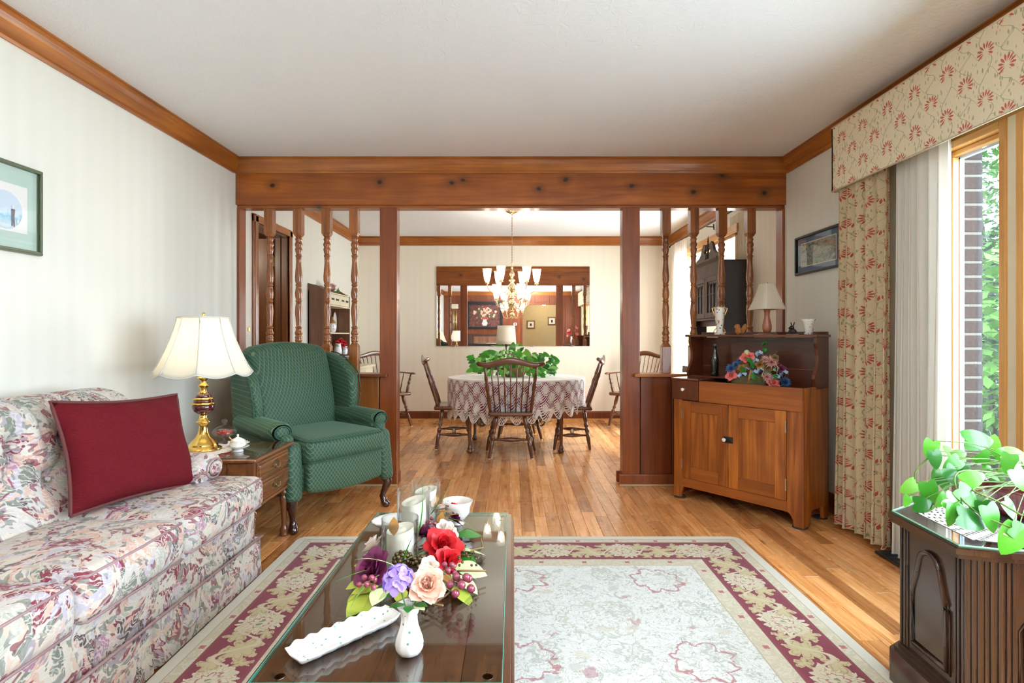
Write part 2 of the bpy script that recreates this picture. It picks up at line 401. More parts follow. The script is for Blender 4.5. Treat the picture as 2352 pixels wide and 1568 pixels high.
# --- printed curtain fabric: tan ground, red flower heads, sage vines (UV in metres)
def floral(name, base, red, sage, P=.19, ang=0):
    g = G(name); uv = g.tc('UV')
    w = g.noise(uv, 6, 2, out=1); uvw = g.va(uv, g.vs(g.va(w, (-.5, -.5, -.5)), .035))
    x, y, z = g.sep(uvw)
    col = (*base, 1)
    def cell(ax, ay, P, Q):
        gx = g.ma('SUBTRACT', g.ma('FRACT', g.ma('ADD', g.ma('DIVIDE', x, P), ax)), .5)
        gy = g.ma('SUBTRACT', g.ma('FRACT', g.ma('ADD', g.ma('DIVIDE', y, Q), ay)), .5)
        return g.ma('MULTIPLY', gx, P), g.ma('MULTIPLY', gy, Q)
    n = g.noise(uv, 300, 1)
    c = g.mix(g.ma('MULTIPLY', n, .25), (*base, 1), (*[b*.8 for b in base], 1))
    # vines
    for k, (ph, amp) in enumerate(((0, .030), (.5, .026))):
        gx, gy = cell(ph, 0, P, P)
        yy = g.ma('MULTIPLY', g.ma('SINE', g.ma('MULTIPLY', y, 2*pi/P*(1 if k == 0 else 2))), amp)
        d = g.ma('ABSOLUTE', g.ma('SUBTRACT', gx, yy))
        c = g.mix(g.ma('MULTIPLY', g.ma('SUBTRACT', 1.0, g.sm(d, .0012, .0030)), .75), c, (*sage, 1))
        gx2, gy2 = cell(0, ph, P, P)
        yy2 = g.ma('MULTIPLY', g.ma('SINE', g.ma('MULTIPLY', x, 2*pi/P*2)), .022)
        d2 = g.ma('ABSOLUTE', g.ma('SUBTRACT', gy2, yy2))
        c = g.mix(g.ma('MULTIPLY', g.ma('SUBTRACT', 1.0, g.sm(d2, .0010, .0026)), .55), c, (*sage, 1))
    # leaves
    for rot, sc in ((.6, 1.0), (-.9, 1.15)):
        vo = g.add('TexVoronoi', {'Vector': g.map(uvw, (60*sc, 22*sc, 1), (rot, .3, 0), (0, 0, rot)), 'Scale': 1.0, 'Randomness': .9}).outputs['Distance']
        c = g.mix(g.ma('MULTIPLY', g.ma('SUBTRACT', 1.0, g.sm(vo, .18, .26)), .75), c, (*sage, 1))
    # flower heads
    for (ax, ay) in ((0, 0), (.5, .5)):
        gx, gy = cell(ax, ay, P, P)
        r = g.ma('SQRT', g.ma('ADD', g.ma('MULTIPLY', gx, gx), g.ma('MULTIPLY', gy, gy)))
        th = g.ma('ARCTAN2', gx, gy)
        pet = g.ma('ABSOLUTE', g.ma('SUBTRACT', g.ma('FRACT', g.ma('MULTIPLY', th, 13/(2*pi))), .5))
        c = g.mix(g.ma('MULTIPLY', g.ma('SUBTRACT', 1.0, g.sm(r, .034, .039)), .9), c, (*[b*.97 for b in base], 1))
        ring = g.ma('ABSOLUTE', g.ma('SUBTRACT', r, .0250))
        w_ = g.ma('ADD', .12, g.ma('MULTIPLY', g.ma('SUBTRACT', .0135, ring), 20.0))
        inn = g.ma('MULTIPLY', g.ma('LESS_THAN', pet, w_), g.ma('LESS_THAN', ring, .0135))
        inn = g.ma('MULTIPLY', inn, g.ma('LESS_THAN', g.ma('ABSOLUTE', th), 2.55))
        c = g.mix(g.ma('MULTIPLY', inn, .92), c, (*red, 1))
    return g, c
g, c = floral('floral_cornice_print', (.82, .74, .54), (.52, .085, .065), (.33, .34, .22)); M_val = g.bsdf(Base_Color=c, Roughness=.85)
g, c = floral('floral_curtain_print', (.68, .57, .37), (.44, .055, .045), (.24, .24, .14), .17)
d = g.add('BsdfDiffuse', {0: c}).outputs[0]; t = g.add('BsdfTranslucent', {0: c}).outputs[0]
M_curt = g.surf(g.add('MixShader', {0: .22, 1: d, 2: t}).outputs[0])

# --- sofa chintz
def chintz():
    g = G('floral_sofa_fabric'); o = g.tc(); nrm = o
    w1 = g.vs(g.va(g.noise(o, 5.5, 3, .5, .8, 1), (-.5, -.5, -.5)), .42)
    p = g.va(o, w1)
    vor = g.add('TexVoronoi', {'Vector': p, 'Scale': 17.0, 'Randomness': 1.0}); cr, cg, cb = g.sep(vor.outputs['Color'])
    c = g.ramp(cr, [(0, (.70, .66, .57)), (.20, (.64, .62, .59)), (.34, (.50, .51, .44)), (.46, (.70, .44, .35)), (.56, (.54, .52, .62)), (.65, (.24, .035, .06)), (.76, (.21, .24, .20)), (.86, (.10, .07, .075)), (.92, (.46, .24, .36)), (.96, (.66, .54, .48))], 'CONSTANT')
    # swirl strokes
    w2 = g.vs(g.va(g.noise(o, 7.0, 3, .5, .8, 1), (-.5, -.5, -.5)), .22)
    wv = g.add('TexWave', {'Vector': g.va(o, w2), 'Scale': 16.0, 'Distortion': 8.0, 'Detail': 2.0, 'Detail Scale': 2.0}, wave_type='RINGS').outputs[0]
    c = g.mix(g.ma('MULTIPLY', g.sm(wv, .60, .88), .75), c, (.74, .72, .68, 1))
    v2 = g.add('TexVoronoi', {'Vector': g.va(p, (3, 1, 2)), 'Scale': 38.0}); a, b, _ = g.sep(v2.outputs['Color'])
    c = g.mix(g.ma('MULTIPLY', g.ma('GREATER_THAN', a, .76), .85), c, g.ramp(b, [(0, (.25, .045, .07)), (.3, (.22, .25, .22)), (.55, (.70, .52, .42)), (.8, (.36, .32, .38))], 'CONSTANT'))
    n3 = g.noise(p, 38, 3, .6, 1.0)
    c = g.mix(g.ma('MULTIPLY', g.sm(n3, .5, .68), .35), c, (.74, .70, .64, 1))
    c = g.mix(1.0, c, (.84, .82, .80, 1), 'MULTIPLY')
    return g.bsdf(Base_Color=c, Roughness=.75, Sheen_Weight=.05)
M_sofa = chintz()
M_pipe = plain('sofa_piping', (.34, .22, .23), .8)
# --- green lattice upholstery
def lattice():
    g = G('green_lattice_fabric'); x, y, z = g.sep(g.tc())
    u = g.ma('ADD', x, g.ma('MULTIPLY', y, .62)); v = g.ma('SUBTRACT', z, y)
    k = 46.0
    a = g.ma('ADD', g.ma('MULTIPLY', u, k), g.ma('MULTIPLY', v, k*.72)); b = g.ma('SUBTRACT', g.ma('MULTIPLY', u, k), g.ma('MULTIPLY', v, k*.72))
    da = g.ma('ABSOLUTE', g.ma('SUBTRACT', g.ma('FRACT', a), .5)); db = g.ma('ABSOLUTE', g.ma('SUBTRACT', g.ma('FRACT', b), .5))
    ln = g.ma('MAXIMUM', g.sm(da, .39, .47), g.sm(db, .39, .47))
    n = g.noise(g.tc(), 120, 2)
    c = g.mix(g.ma('MULTIPLY', ln, g.ma('ADD', .28, g.ma('MULTIPLY', n, .5))), (.016, .066, .040, 1), (.20, .28, .13, 1))
    return g.bsdf(Base_Color=c, Roughness=.62, Sheen_Weight=.2, Sheen_Roughness=.4, Sheen_Tint=(.5, .8, .65, 1), Normal=g.bump(ln, .25, .003))
M_grn = lattice()
M_grnp = plain('green_welt', (.02, .085, .052), .7)
g = G('red_chenille'); o_ = g.tc(); n = g.noise(g.map(o_, (60, 60, 420)), 1, 3); n2 = g.noise(o_, 9, 3)
M_pil = g.bsdf(Base_Color=g.mix(n, (.060, .003, .007, 1), (.175, .010, .015, 1)), Roughness=.85, Specular_IOR_Level=.15, Sheen_Weight=.0, Sheen_Tint=(1, .3, .3, 1), Normal=g.bump(g.ma('ADD', n, n2), .4, .01))
M_cord = plain('twisted_cord', (.12, .030, .026), .8)

# --- rug
def rugmat(hx, hy):
    g = G('oriental_rug'); o = g.tc(); x, y, z = g.sep(o)
    ax = g.ma('SUBTRACT', hx, g.ma('ABSOLUTE', x)); ay = g.ma('SUBTRACT', hy, g.ma('ABSOLUTE', y))
    d = g.ma('MINIMUM', ax, ay)
    isx = g.ma('LESS_THAN', ax, ay)          # 1 on the long side borders
    s = g.ma('ADD', g.ma('MULTIPLY', isx, y), g.ma('MULTIPLY', g.ma('SUBTRACT', 1.0, isx), x))
    wv = g.vs(g.va(g.noise(o, 13, 3, .6, .8, 1), (-.5, -.5, -.5)), .085)
    wx, wy, _ = g.sep(wv)
    sd = g.ma('ADD', s, wx); dd = g.ma('ADD', d, g.ma('MULTIPLY', wy, .5))
    cream = (.66, .64, .54, 1); beige = (.56, .51, .36, 1); gold = (.52, .45, .25, 1); burg = (.20, .022, .045, 1); field = (.74, .76, .72, 1)
    def rosette(cx, cy, R, lobes, amp, p=None):   # field value: <0 inside
        r = g.ma('SQRT', g.ma('ADD', g.ma('MULTIPLY', cx, cx), g.ma('MULTIPLY', cy, cy)))
        th = g.ma('ARCTAN2', cx, cy)
        k = g.ma('MULTIPLY', g.ma('ABSOLUTE', g.ma('SINE', g.ma('MULTIPLY', th, lobes/2))), amp*R)
        return g.ma('SUBTRACT', g.ma('SUBTRACT', r, R-amp*R*.5), k), r
    def rep(c, P, ph=0.0): return g.ma('MULTIPLY', g.ma('SUBTRACT', g.ma('FRACT', g.ma('ADD', g.ma('DIVIDE', c, P), ph)), .5), P)
    def line(v, w): return g.ma('SUBTRACT', 1.0, g.sm(g.ma('ABSOLUTE', v), w*.5, w))
    # border
    b = burg
    P = .36
    for (ph, R, lob, am, off) in ((0.0, .080, 16, .28, .0), (.5, .056, 7, .6, .018), (.25, .036, 5, .8, -.045), (.75, .036, 5, .8, -.045), (.25, .026, 5, .8, .06), (.72, .026, 5, .8, .06)):
        cx = rep(sd, P, ph); cy = g.ma('SUBTRACT', dd, .197+off)
        q, r = rosette(cx, cy, R, lob, am)
        b = g.mix(g.ma('LESS_THAN', q, 0), b, gold if R < .06 else (.62, .57, .42, 1))
        b = g.mix(g.ma('MULTIPLY', line(g.ma('ADD', q, R*.28), .004), .7), b, (.33, .20, .13, 1))
        if R > .06:
            q2, r2 = rosette(cx, cy, R*.45, 9, .35)
            b = g.mix(g.ma('MULTIPLY', line(q2, .005), .8), b, (.30, .07, .07, 1))
            b = g.mix(g.ma('LESS_THAN', r2, R*.16), b, (.20, .24, .12, 1))
    vine = g.ma('SUBTRACT', g.ma('SUBTRACT', dd, .197), g.ma('MULTIPLY', g.ma('SINE', g.ma('MULTIPLY', s, 2*pi/P*2)), .055))
    b = g.mix(line(vine, .014), b, (.58, .52, .36, 1))
    # guards
    gd = beige
    nn = g.noise(o, 22, 3, .6, 1.2)
    gd = g.mix(g.ma('MULTIPLY', line(g.ma('SUBTRACT', nn, .5), .05), .6), gd, (.70, .67, .56, 1))
    gq, gr = rosette(rep(s, .21), g.ma('SUBTRACT', d, .068), .011, 4, .5)
    gd = g.mix(g.ma('LESS_THAN', gq, 0), gd, (.42, .12, .12, 1))
    gq, gr = rosette(rep(s, .21), g.ma('SUBTRACT', d, .342), .011, 4, .5)
    gd = g.mix(g.ma('LESS_THAN', gq, 0), gd, (.42, .12, .12, 1))
    # field
    f = field
    fp = g.va(o, wv)
    for (sc, w, colr, am) in ((8.0, .035, (.34, .37, .30, 1), .75), (14.0, .035, (.40, .42, .35, 1), .65), (22.0, .04, (.50, .52, .48, 1), .5)):
        n1 = g.noise(fp, sc, 2, .5, 2.5)
        f = g.mix(g.ma('MULTIPLY', line(g.ma('SUBTRACT', n1, .5), w*.55), am), f, colr)
    vo = g.add('TexVoronoi', {'Vector': g.map(fp, (1, 1.5, 1)), 'Scale': 9.0}); cr, _, _ = g.sep(vo.outputs['Color'])
    dots = g.ma('MULTIPLY', g.ma('SUBTRACT', 1.0, g.sm(vo.outputs['Distance'], .26, .34)), g.ma('GREATER_THAN', cr, .45))
    f = g.mix(g.ma('MULTIPLY', dots, .55), f, g.ramp(cr, [(0, (.5, .5, .42)), (.6, (.42, .47, .44)), (.75, (.58, .55, .42)), (.93, (.34, .07, .10))], 'CONSTANT'))
    fx, fy, _ = g.sep(fp)
    for (Px, Py, ph, R, lob, am, c1) in ((.62, .62, 0.0, .13, 12, .18, (.50, .50, .40, 1)), (.62, .62, .5, .10, 8, .3, (.36, .08, .10, 1)), (.31, .31, .25, .05, 6, .4, (.45, .48, .42, 1))):
        q, r = rosette(rep(fx, Px, ph), g.ma('MULTIPLY', rep(fy, Py, ph*.9), 1.0), R, lob, am)
        f = g.mix(g.ma('MULTIPLY', line(q, .009), .75), f, c1)
        f = g.mix(g.ma('MULTIPLY', line(g.ma('ADD', q, R*.55), .006), .6), f, (.40, .42, .34, 1))
    c = cream
    c = g.mix(g.ma('GREATER_THAN', d, .045), c, gd)
    c = g.mix(g.ma('GREATER_THAN', d, .094), c, b)
    c = g.mix(g.ma('GREATER_THAN', d, .302), c, gd)
    c = g.mix(g.ma('GREATER_THAN', d, .380), c, f)
    for dv, w in ((.045, .0035), (.092, .005), (.100, .003), (.296, .003), (.304, .005), (.380, .0035)):
        c = g.mix(line(g.ma('SUBTRACT', d, dv), w), c, (.22, .04, .05, 1) if .09 < dv < .31 else (.45, .40, .28, 1))
    pile = g.noise(o, 420, 2)
    c = g.mix(g.ma('MULTIPLY', pile, .22), c, (.40, .38, .33, 1), 'MULTIPLY')
    return g.bsdf(Base_Color=c, Roughness=.95, Sheen_Weight=.15, Normal=g.bump(pile, .35, .004))

# --- crocheted lace (UV: u metres around, v metres down)
def lacemat():
    g = G('crochet_lace'); uv = g.tc('UV'); x, y, z = g.sep(uv)
    P = .115; Q = .165
    def oval(ph, pv):
        gx = g.ma('MULTIPLY', g.ma('SUBTRACT', g.ma('FRACT', g.ma('ADD', g.ma('DIVIDE', x, P), ph)), .5), 1.0)
        gy = g.ma('SUBTRACT', g.ma('FRACT', g.ma('ADD', g.ma('DIVIDE', y, Q), pv)), .5)
        gx = g.ma('MULTIPLY', gx, g.ma('ADD', 2.05, g.ma('MULTIPLY', gy, -1.3)))
        return g.ma('SQRT', g.ma('ADD', g.ma('MULTIPLY', gx, gx), g.ma('MULTIPLY', g.ma('MULTIPLY', gy, gy), 3.2)))
    r = g.ma('MINIMUM', oval(0, 0), oval(.5, .5))
    mesh_ = g.ma('MULTIPLY', g.ma('GREATER_THAN', g.ma('SINE', g.ma('MULTIPLY', g.ma('ADD', x, y), 900.0)), .7), g.ma('GREATER_THAN', g.ma('SINE', g.ma('MULTIPLY', g.ma('SUBTRACT', x, y), 900.0)), .3))
    gapz = g.ma('MULTIPLY', g.ma('GREATER_THAN', r, .42), g.ma('LESS_THAN', r, .50))
    stitch = g.ma('LESS_THAN', g.ma('FRACT', g.ma('MULTIPLY', g.ma('ADD', x, g.ma('MULTIPLY', y, .6)), 62.0)), .62)
    far = g.ma('GREATER_THAN', r, .575)
    hole = g.ma('MAXIMUM', g.ma('MULTIPLY', mesh_, g.ma('LESS_THAN', r, .40)), g.ma('MULTIPLY', gapz, stitch))
    hole = g.ma('MAXIMUM', hole, g.ma('MULTIPLY', far, stitch))
    hole = g.ma('MULTIPLY', hole, g.ma('GREATER_THAN', y, .012))
    d = g.add('BsdfDiffuse', {0: (.95, .93, .91)}).outputs[0]; t = g.add('BsdfTranslucent', {0: (.95, .93, .91)}).outputs[0]
    a = g.add('MixShader', {0: .10, 1: d, 2: t}).outputs[0]
    return g.surf(g.add('MixShader', {0: hole, 1: a, 2: g.add('BsdfTransparent').outputs[0]}).outputs[0])
M_lace = lacemat()
g = G('doily_lace'); o_ = g.tc(); x, y, z = g.sep(o_)
r = g.ma('SQRT', g.ma('ADD', g.ma('MULTIPLY', x, x), g.ma('MULTIPLY', y, y)))
h = g.ma('MULTIPLY', g.ma('GREATER_THAN', g.ma('SINE', g.ma('MULTIPLY', r, 420.0)), .3), g.ma('GREATER_THAN', g.ma('SINE', g.ma('MULTIPLY', g.ma('ARCTAN2', x, y), 44.0)), .2))
M_doily = g.surf(g.add('MixShader', {0: h, 1: g.add('BsdfDiffuse', {0: (.88, .86, .80)}).outputs[0], 2: g.add('BsdfTransparent').outputs[0]}).outputs[0])
# speckled floral china
def china(name, spots, base=(.84, .83, .78), sc=60, th=.24):
    g = G(name); vo = g.add('TexVoronoi', {'Vector': g.tc(), 'Scale': sc}); cr, cg, _ = g.sep(vo.outputs['Color'])
    f = g.ma('MULTIPLY', g.ma('LESS_THAN', vo.outputs['Distance'], th), g.ma('GREATER_THAN', cg, .45))
    c = g.mix(f, (*base, 1), g.ramp(cr, [(i/len(spots), s) for i, s in enumerate(spots)], 'CONSTANT'))
    return g.bsdf(Base_Color=c, Roughness=.15, Coat_Weight=.5)
M_china = china('painted_china', [(.45, .12, .12), (.20, .25, .12), (.12, .10, .22), (.60, .42, .15)], th=.36)
M_china2 = china('sprigged_china', [(.10, .32, .24), (.16, .40, .30), (.55, .45, .40)], (.86, .86, .84), 70, .2)
M_china3 = china('gilt_cream_china', [(.70, .55, .25), (.45, .40, .30)], (.86, .83, .74), 90, .25)
M_chinab = china('blue_white_china', [(.10, .15, .32), (.30, .12, .2), (.2, .28, .4)], (.82, .83, .85), 75, .34)
# ---------------------------------------------------------------- room shell
XL, XR, XR2 = -2.07, 2.04, 2.11          # left wall, living right wall, dining right wall
YB, YP, YE = -1.76, 4.13, 7.27           # rear wall, partition, dining end wall
H = 2.44
st = struct(MB().box(-2.4, 2.3, YB-.1, YE+.1, H, H+.1).build('ceiling', M_ceil))
# left wall with the doorway in the dining part
D0, D1, DZ = 4.38, 5.00, 2.03
m = MB().box(XL-.12, XL, YB-.1, D0, 0, H).box(XL-.12, XL, D1, YE+.1, 0, H).box(XL-.12, XL, D0, D1, DZ, H)
struct(m.build('wall_left', M_wall))
# right wall, living room, with the window band
WY0, WY1, WZ0, WZ1 = -1.1, 2.54, .46, 2.0
m = MB().box(XR, XR+.03, WY1, YP, 0, H).box(XR, XR+.03, YB-.1, WY0, 0, H).box(XR, XR+.03, WY0, WY1, 0, WZ0).box(XR, XR+.03, WY0, WY1, WZ1, H)
struct(m.build('wall_right', M_wall))
VY0, VY1 = 5.05, 6.75
m = MB().box(XR2, XR2+.10, YP, VY0, 0, H).box(XR2, XR2+.10, VY1, YE+.1, 0, H).box(XR2, XR2+.10, VY0, VY1, 0, .3).box(XR2, XR2+.10, VY0, VY1, 2.1, H)
struct(m.build('wall_right.001', M_wall2))
struct(MB().box(XL-.1, XR2+.1, YE, YE+.1, 0, H).build('wall_back', M_wall2))
# crown mouldings
CP = [(0, 0), (0, -.115), (.010, -.115), (.014, -.103), (.020, -.098), (.024, -.080), (.033, -.050), (.044, -.028), (.048, -.022), (.048, -.010), (.056, -.008), (.056, 0)]
def crown(name, x, y0, y1, sg):
    return struct(MB().prism([(x+sg*a, H+b) for a, b in CP], y0, y1, 1).build(name, M_crown))
crown('trim_1', XL, YB, 4.03, 1); crown('trim_2', XL, YP, YE, 1)
crown('trim_3', XR, YB, 4.03, -1); crown('trim_4', XR2, YP, YE, -1)
struct(MB().prism([(YE-a, H+b) for a, b in CP], XL, XR2, 0).build('trim_5', M_crownx))
# baseboards
for nm, x, y0, y1, sg in (('baseboard_left', XL, YB, 4.08, 1), ('baseboard_left.001', XL, D1+.07, YE, 1), ('baseboard_right', XR, YB, 4.08, -1), ('baseboard_right.001', XR2, YP, YE, -1)):
    P = [(x, 0), (x+sg*.028, 0), (x+sg*.028, .016), (x+sg*.014, .022), (x+sg*.014, .10), (x+sg*.006, .115), (x, .115)]
    struct(MB().prism(P, y0, y1, 1).build(nm, M_panel))
P = [(YE, 0), (YE-.028, 0), (YE-.028, .016), (YE-.014, .022), (YE-.014, .10), (YE-.006, .115), (YE, .115)]
b = struct(MB().prism(P, XL, XR2, 0).build('baseboard_back', M_panel))
MB().prism([(YE-.028, 0), (YE-.034, 0), (YE-.034, .012), (YE-.030, .018), (YE-.028, .018)], XL, XR2, 0).build('shoe_moulding', M_trimy, b)
# ---- floor: individual strips
RUG = (-1.175, 1.245, -.60, 3.01)
sub = struct(MB().box(XL-.1, XR2+.1, YB-.1, YE+.1, -.05, -.012).build('floor', M_gap))
BW = .0765; rnd = random.Random(11); boards = []
n = int((XR2+.06-XL)/BW)+1
for i in range(n):
    x0 = XL-.02+i*BW; y = YB-rnd.uniform(0, .8)
    while y < YE:
        L = rnd.choice((.35, .5, .62, .75, .9, 1.05, 1.2, 1.45)); y1 = min(y+L, YE+.02)
        boards.append((x0, x0+BW, max(y, YB), y1, rnd.random())); y = y1
def seen(b):
    x0, x1, y0, y1, t = b; ys = max(y0, 1.6); tot = 0
    if y1 < ys: return 0
    for k in range(6):
        y = ys+(y1-ys)*(k+.5)/6; x = (x0+x1)/2
        px = 1176+x*F/y; py = 771+EYE*F/y
        if 0 < px < 2352 and py < 1568 and not (RUG[0] < x < RUG[1] and y < RUG[3]):
            if y > 4.15 and not (905 < px < 1432): continue
            if y < 4.1 and px < 560: continue
            tot += BW*F/y*((y1-ys)/6)*EYE*F/y/y
    return tot
boards.sort(key=seen, reverse=True)
def tone(me, vals):
    a = me.attributes.new('tone', 'FLOAT', 'FACE'); a.data.foreach_set('value', vals)
def plank(m, x0, x1, y0, y1):
    g = .0006; r = .0009
    vs = [(x0+g, y0+g, -.012), (x1-g, y0+g, -.012), (x1-g, y1-g, -.012), (x0+g, y1-g, -.012),
          (x0+g, y0+g, -r), (x1-g, y0+g, -r), (x1-g, y1-g, -r), (x0+g, y1-g, -r),
          (x0+g+r, y0+g+r, 0), (x1-g-r, y0+g+r, 0), (x1-g-r, y1-g-r, 0), (x0+g+r, y1-g-r, 0)]
    fs = [(8, 9, 10, 11)] + [(a, (a+1) % 4, 4+(a+1) % 4, 4+a) for a in range(4)] + [(4+a, 4+(a+1) % 4, 8+(a+1) % 4, 8+a) for a in range(4)]
    m.add(vs, fs)
for b in boards[:298]:
    m = MB(); plank(m, *b[:4]); o = m.build('floor_board', M_floor, sub); tone(o.data, [b[4]]*len(m.f))
m = MB(); vals = []
for b in boards[298:]:
    k = len(m.f); plank(m, *b[:4]); vals += [b[4]]*(len(m.f)-k)
o = stuff(m.build('floor_board', M_floor, sub)); tone(o.data, vals)
# ---- partition
part = bpy.data.objects.new('wall_partition', None); COL.objects.link(part); struct(part)
PF = 4.08
MB().bbox(XL, XR, 4.06, 4.20, 2.098, 2.44, .003).build('beam', M_beam, part)
MB().prism([(4.06-a, H+b*.95) for a, b in CP], XL, XR, 0).build('crown_moulding', M_crownx, part)
MB().prism([(4.20+a, H+b*.95) for a, b in CP], XL, XR2, 0).build('crown_moulding', M_crownx, part)
MB().bbox(XL, XR, PF+.005, 4.185, 2.080, 2.0985, .002).build('underboard', M_beam, part)
for x0, x1 in ((-.999, -.868), (.822, .953)): MB().bbox(x0, x1, PF, PF+.10, 0, 2.082, .004).build('post', M_post, part)
MB().bbox(XL, XL+.020, PF, PF+.10, 0, 2.082, .002).build('end_post', M_post, part)
MB().bbox(XR-.020, XR, PF, PF+.10, 0, 2.082, .002).build('end_post', M_post, part)
zt, z1, z0 = 2.082, 1.873, 1.060; r = .0335; sq = .0325
SPF = [(z1+.0, .024), (z1-.012, .020), (z1-.018, .026), (z1-.026, .026), (z1-.034, .021), (z1-.046, .0225), (z1-.056, .0275), (z1-.066, .0285), (z1-.078, .0225), (z1-.086, .022), (z1-.098, .0275), (z1-.112, .0245), (z1-.130, .020), (z1-.142, .019), (z1-.146, .024), (z1-.152, .024), (z1-.156, .0195),
       (z1-.20, .0185), (z1-.26, .0235), (z1-.30, .0265), (z1-.335, .0255), (z1-.362, .0185), (z1-.366, .0235), (z1-.373, .0235), (z1-.377, .018),
       (z1-.395, .022), (z1-.43, .0265), (z1-.455, .025), (z1-.482, .0185), (z1-.486, .0235), (z1-.493, .0235), (z1-.497, .0185), (z1-.53, .024), (z1-.575, .0265), (z1-.62, .0225), (z1-.675, .018), (z1-.682, .018), (z1-.686, .0245), (z1-.693, .0245), (z1-.697, .019),
       (z1-.715, .022), (z1-.730, .028), (z1-.738, .028), (z1-.748, .021), (z1-.758, .024), (z1-.768, .028), (z1-.776, .0225), (z1-.784, .0265), (z1-.793, .0265), (z1-.801, .021), (z1-.808, .023), (z0, .026)]
sp = None
for px in (613, 680, 746, 810, 1533, 1598, 1663, 1729):
    x = (px-1178)/306.4; 
    if sp is None:
        m = MB()
        for a0, a1, ch in ((z1, zt, 0), (.838, z0, 1)):
            zz = [(a0+.022, 1), (a1, 1)] if not ch else [(a0, 1), (a1-.022, 1)]
            m.bbox(-sq, sq, -sq, sq, zz[0][0], zz[1][0], .002)
            e = a0 if not ch else a1; s0 = zz[0][0] if not ch else zz[1][0]; k = .022
            vs = [(x_, y_, s0) for x_, y_ in ((-sq, -sq), (sq, -sq), (sq, sq), (-sq, sq))] + [(k*x_, k*y_, e) for x_, y_ in ((-1, -1), (1, -1), (1, 1), (-1, 1))]
            m.add(vs, [(i, (i+1) % 4, 4+(i+1) % 4, 4+i) for i in range(4)] + [(4, 5, 6, 7)])
        m.lathe([(rr, z) for z, rr in SPF][::-1], 20)
        sp = m.build('spindle', M_spin, part); sp.location = (x, PF+.05, 0)
    else:
        o = kidcopy(sp, part, (x, PF+.05, 0), (0, 0, random.choice((0, pi/2, pi, -pi/2))))
# half walls: cap, boards, base
for (x0, x1, cx0, cx1, edges) in ((XL, -.999, XL, -.935, [-2.07, -1.86, -1.65, -1.445, -1.24, -1.004]), (.953, XR, .905, XR, [.958, 1.19, 1.40, 1.61, 1.82, 2.04])):
    MB().bbox(cx0, cx1, 4.035, 4.225, .812, .838, .006).build('half_wall_cap', M_crownx if x0 > 0 else M_panel, part)
    MB().box(x0, x1, PF+.02, PF+.08, 0, .812).build('half_wall_core', M_gap, part)
    for i in range(len(edges)-1):
        a, b = edges[i], edges[i+1]
        mm = M_pane2 if (i == 4 and x0 < 0) else M_panel
        MB().bbox(a+.002, b-.002, PF+.001, PF+.020, .05, .812, .004).build('panel_board', mm, part)
        MB().bbox(a+.002, b-.002, PF+.080, PF+.099, .05, .812, .004).build('panel_board', mm, part)
for (x0, x1) in ((XL, -.862), (.795, XR)):
    for ya, yb in ((4.058, PF), (PF+.10, PF+.122)):
        MB().bbox(x0, x1, ya, yb, 0, .085, .005).build('base_board', M_post, part)
    MB().bbox(x0-.004*(x0 > 0), x1+.004*(x0 < 0), 4.046, 4.058, 0, .016, .004).build('shoe_moulding', M_shoe, part)
# ---- dining doorway
d = bpy.data.objects.new('door_1', None); COL.objects.link(d); struct(d)
for (y0, y1, za, zb) in ((D0-.065, D0, 0, DZ+.06), (D1, D1+.065, 0, DZ+.06), (D0-.065, D1+.065, DZ, DZ+.065)):
    m = MB().bbox(XL, XL+.018, y0, y1, za, zb, .004)
    ins = .014; m.bbox(XL, XL+.026, y0+ins if y0 < D0 else y0, y1-ins if y1 > D1 else y1, za, zb, .004) if zb-za > .2 else m.bbox(XL, XL+.026, y0, y1, za, zb-ins, .004)
    m.build('door_casing', M_crown if zb-za < .2 else M_spin, d)
for (y0, y1, za, zb) in ((D0, D0+.018, 0, DZ), (D1-.018, D1, 0, DZ), (D0, D1, DZ-.018, DZ)):
    MB().box(XL-.125, XL, y0, y1, za, zb).build('door_jamb', M_door, d)
MB().box(XL-.07, XL-.055, D1-.030, D1-.018, 0, DZ).build('door_stop', M_door, d)
# open leaf, hinged on the far jamb, swung into the passage beyond
lf = MB().box(-.60, 0, -.014, .014, .01, 2.0).build('door_leaf', M_door, d); lf.location = (XL-.135, D1-.045, 0); lf.rotation_euler = (0, 0, radians(4))
for x0, x1 in ((-.60, -.50), (-.10, 0), (-.345, -.255)): MB().bbox(x0, x1, -.024, -.014, .01, 2.0, .003).build('stile', M_door, lf)
for z0_, z1_ in ((.01, .22), (.86, 1.02), (1.52, 1.62), (1.90, 2.0)): MB().bbox(-.60, 0, -.023, -.014, z0_, z1_, .003).build('rail', M_door, lf)
for z in (.25, 1.02, 1.80): MB().bbox(XL-.130, XL-.112, D1-.023, D1-.017, z-.045, z+.045, .002).build('hinge', M_brass, d)
# passage beyond the doorway
m = MB().box(-3.2, -2.19, 3.6, 3.65, 0, H).box(-3.2, -2.19, 5.7, 5.75, 0, H).box(-3.25, -3.2, 3.6, 5.75, 0, H).box(-3.2, -2.19, 3.6, 5.75, 2.2, 2.25).box(-3.2, -2.19, 3.6, 5.75, -.05, 0)
struct(m.build('wall_passage', M_door))
lamp('passage_fill', 'POINT', (-2.65, 4.2, 1.9), 14, (1, .88, .7), .1)  # added point light that brightens the passage door; no fitting there
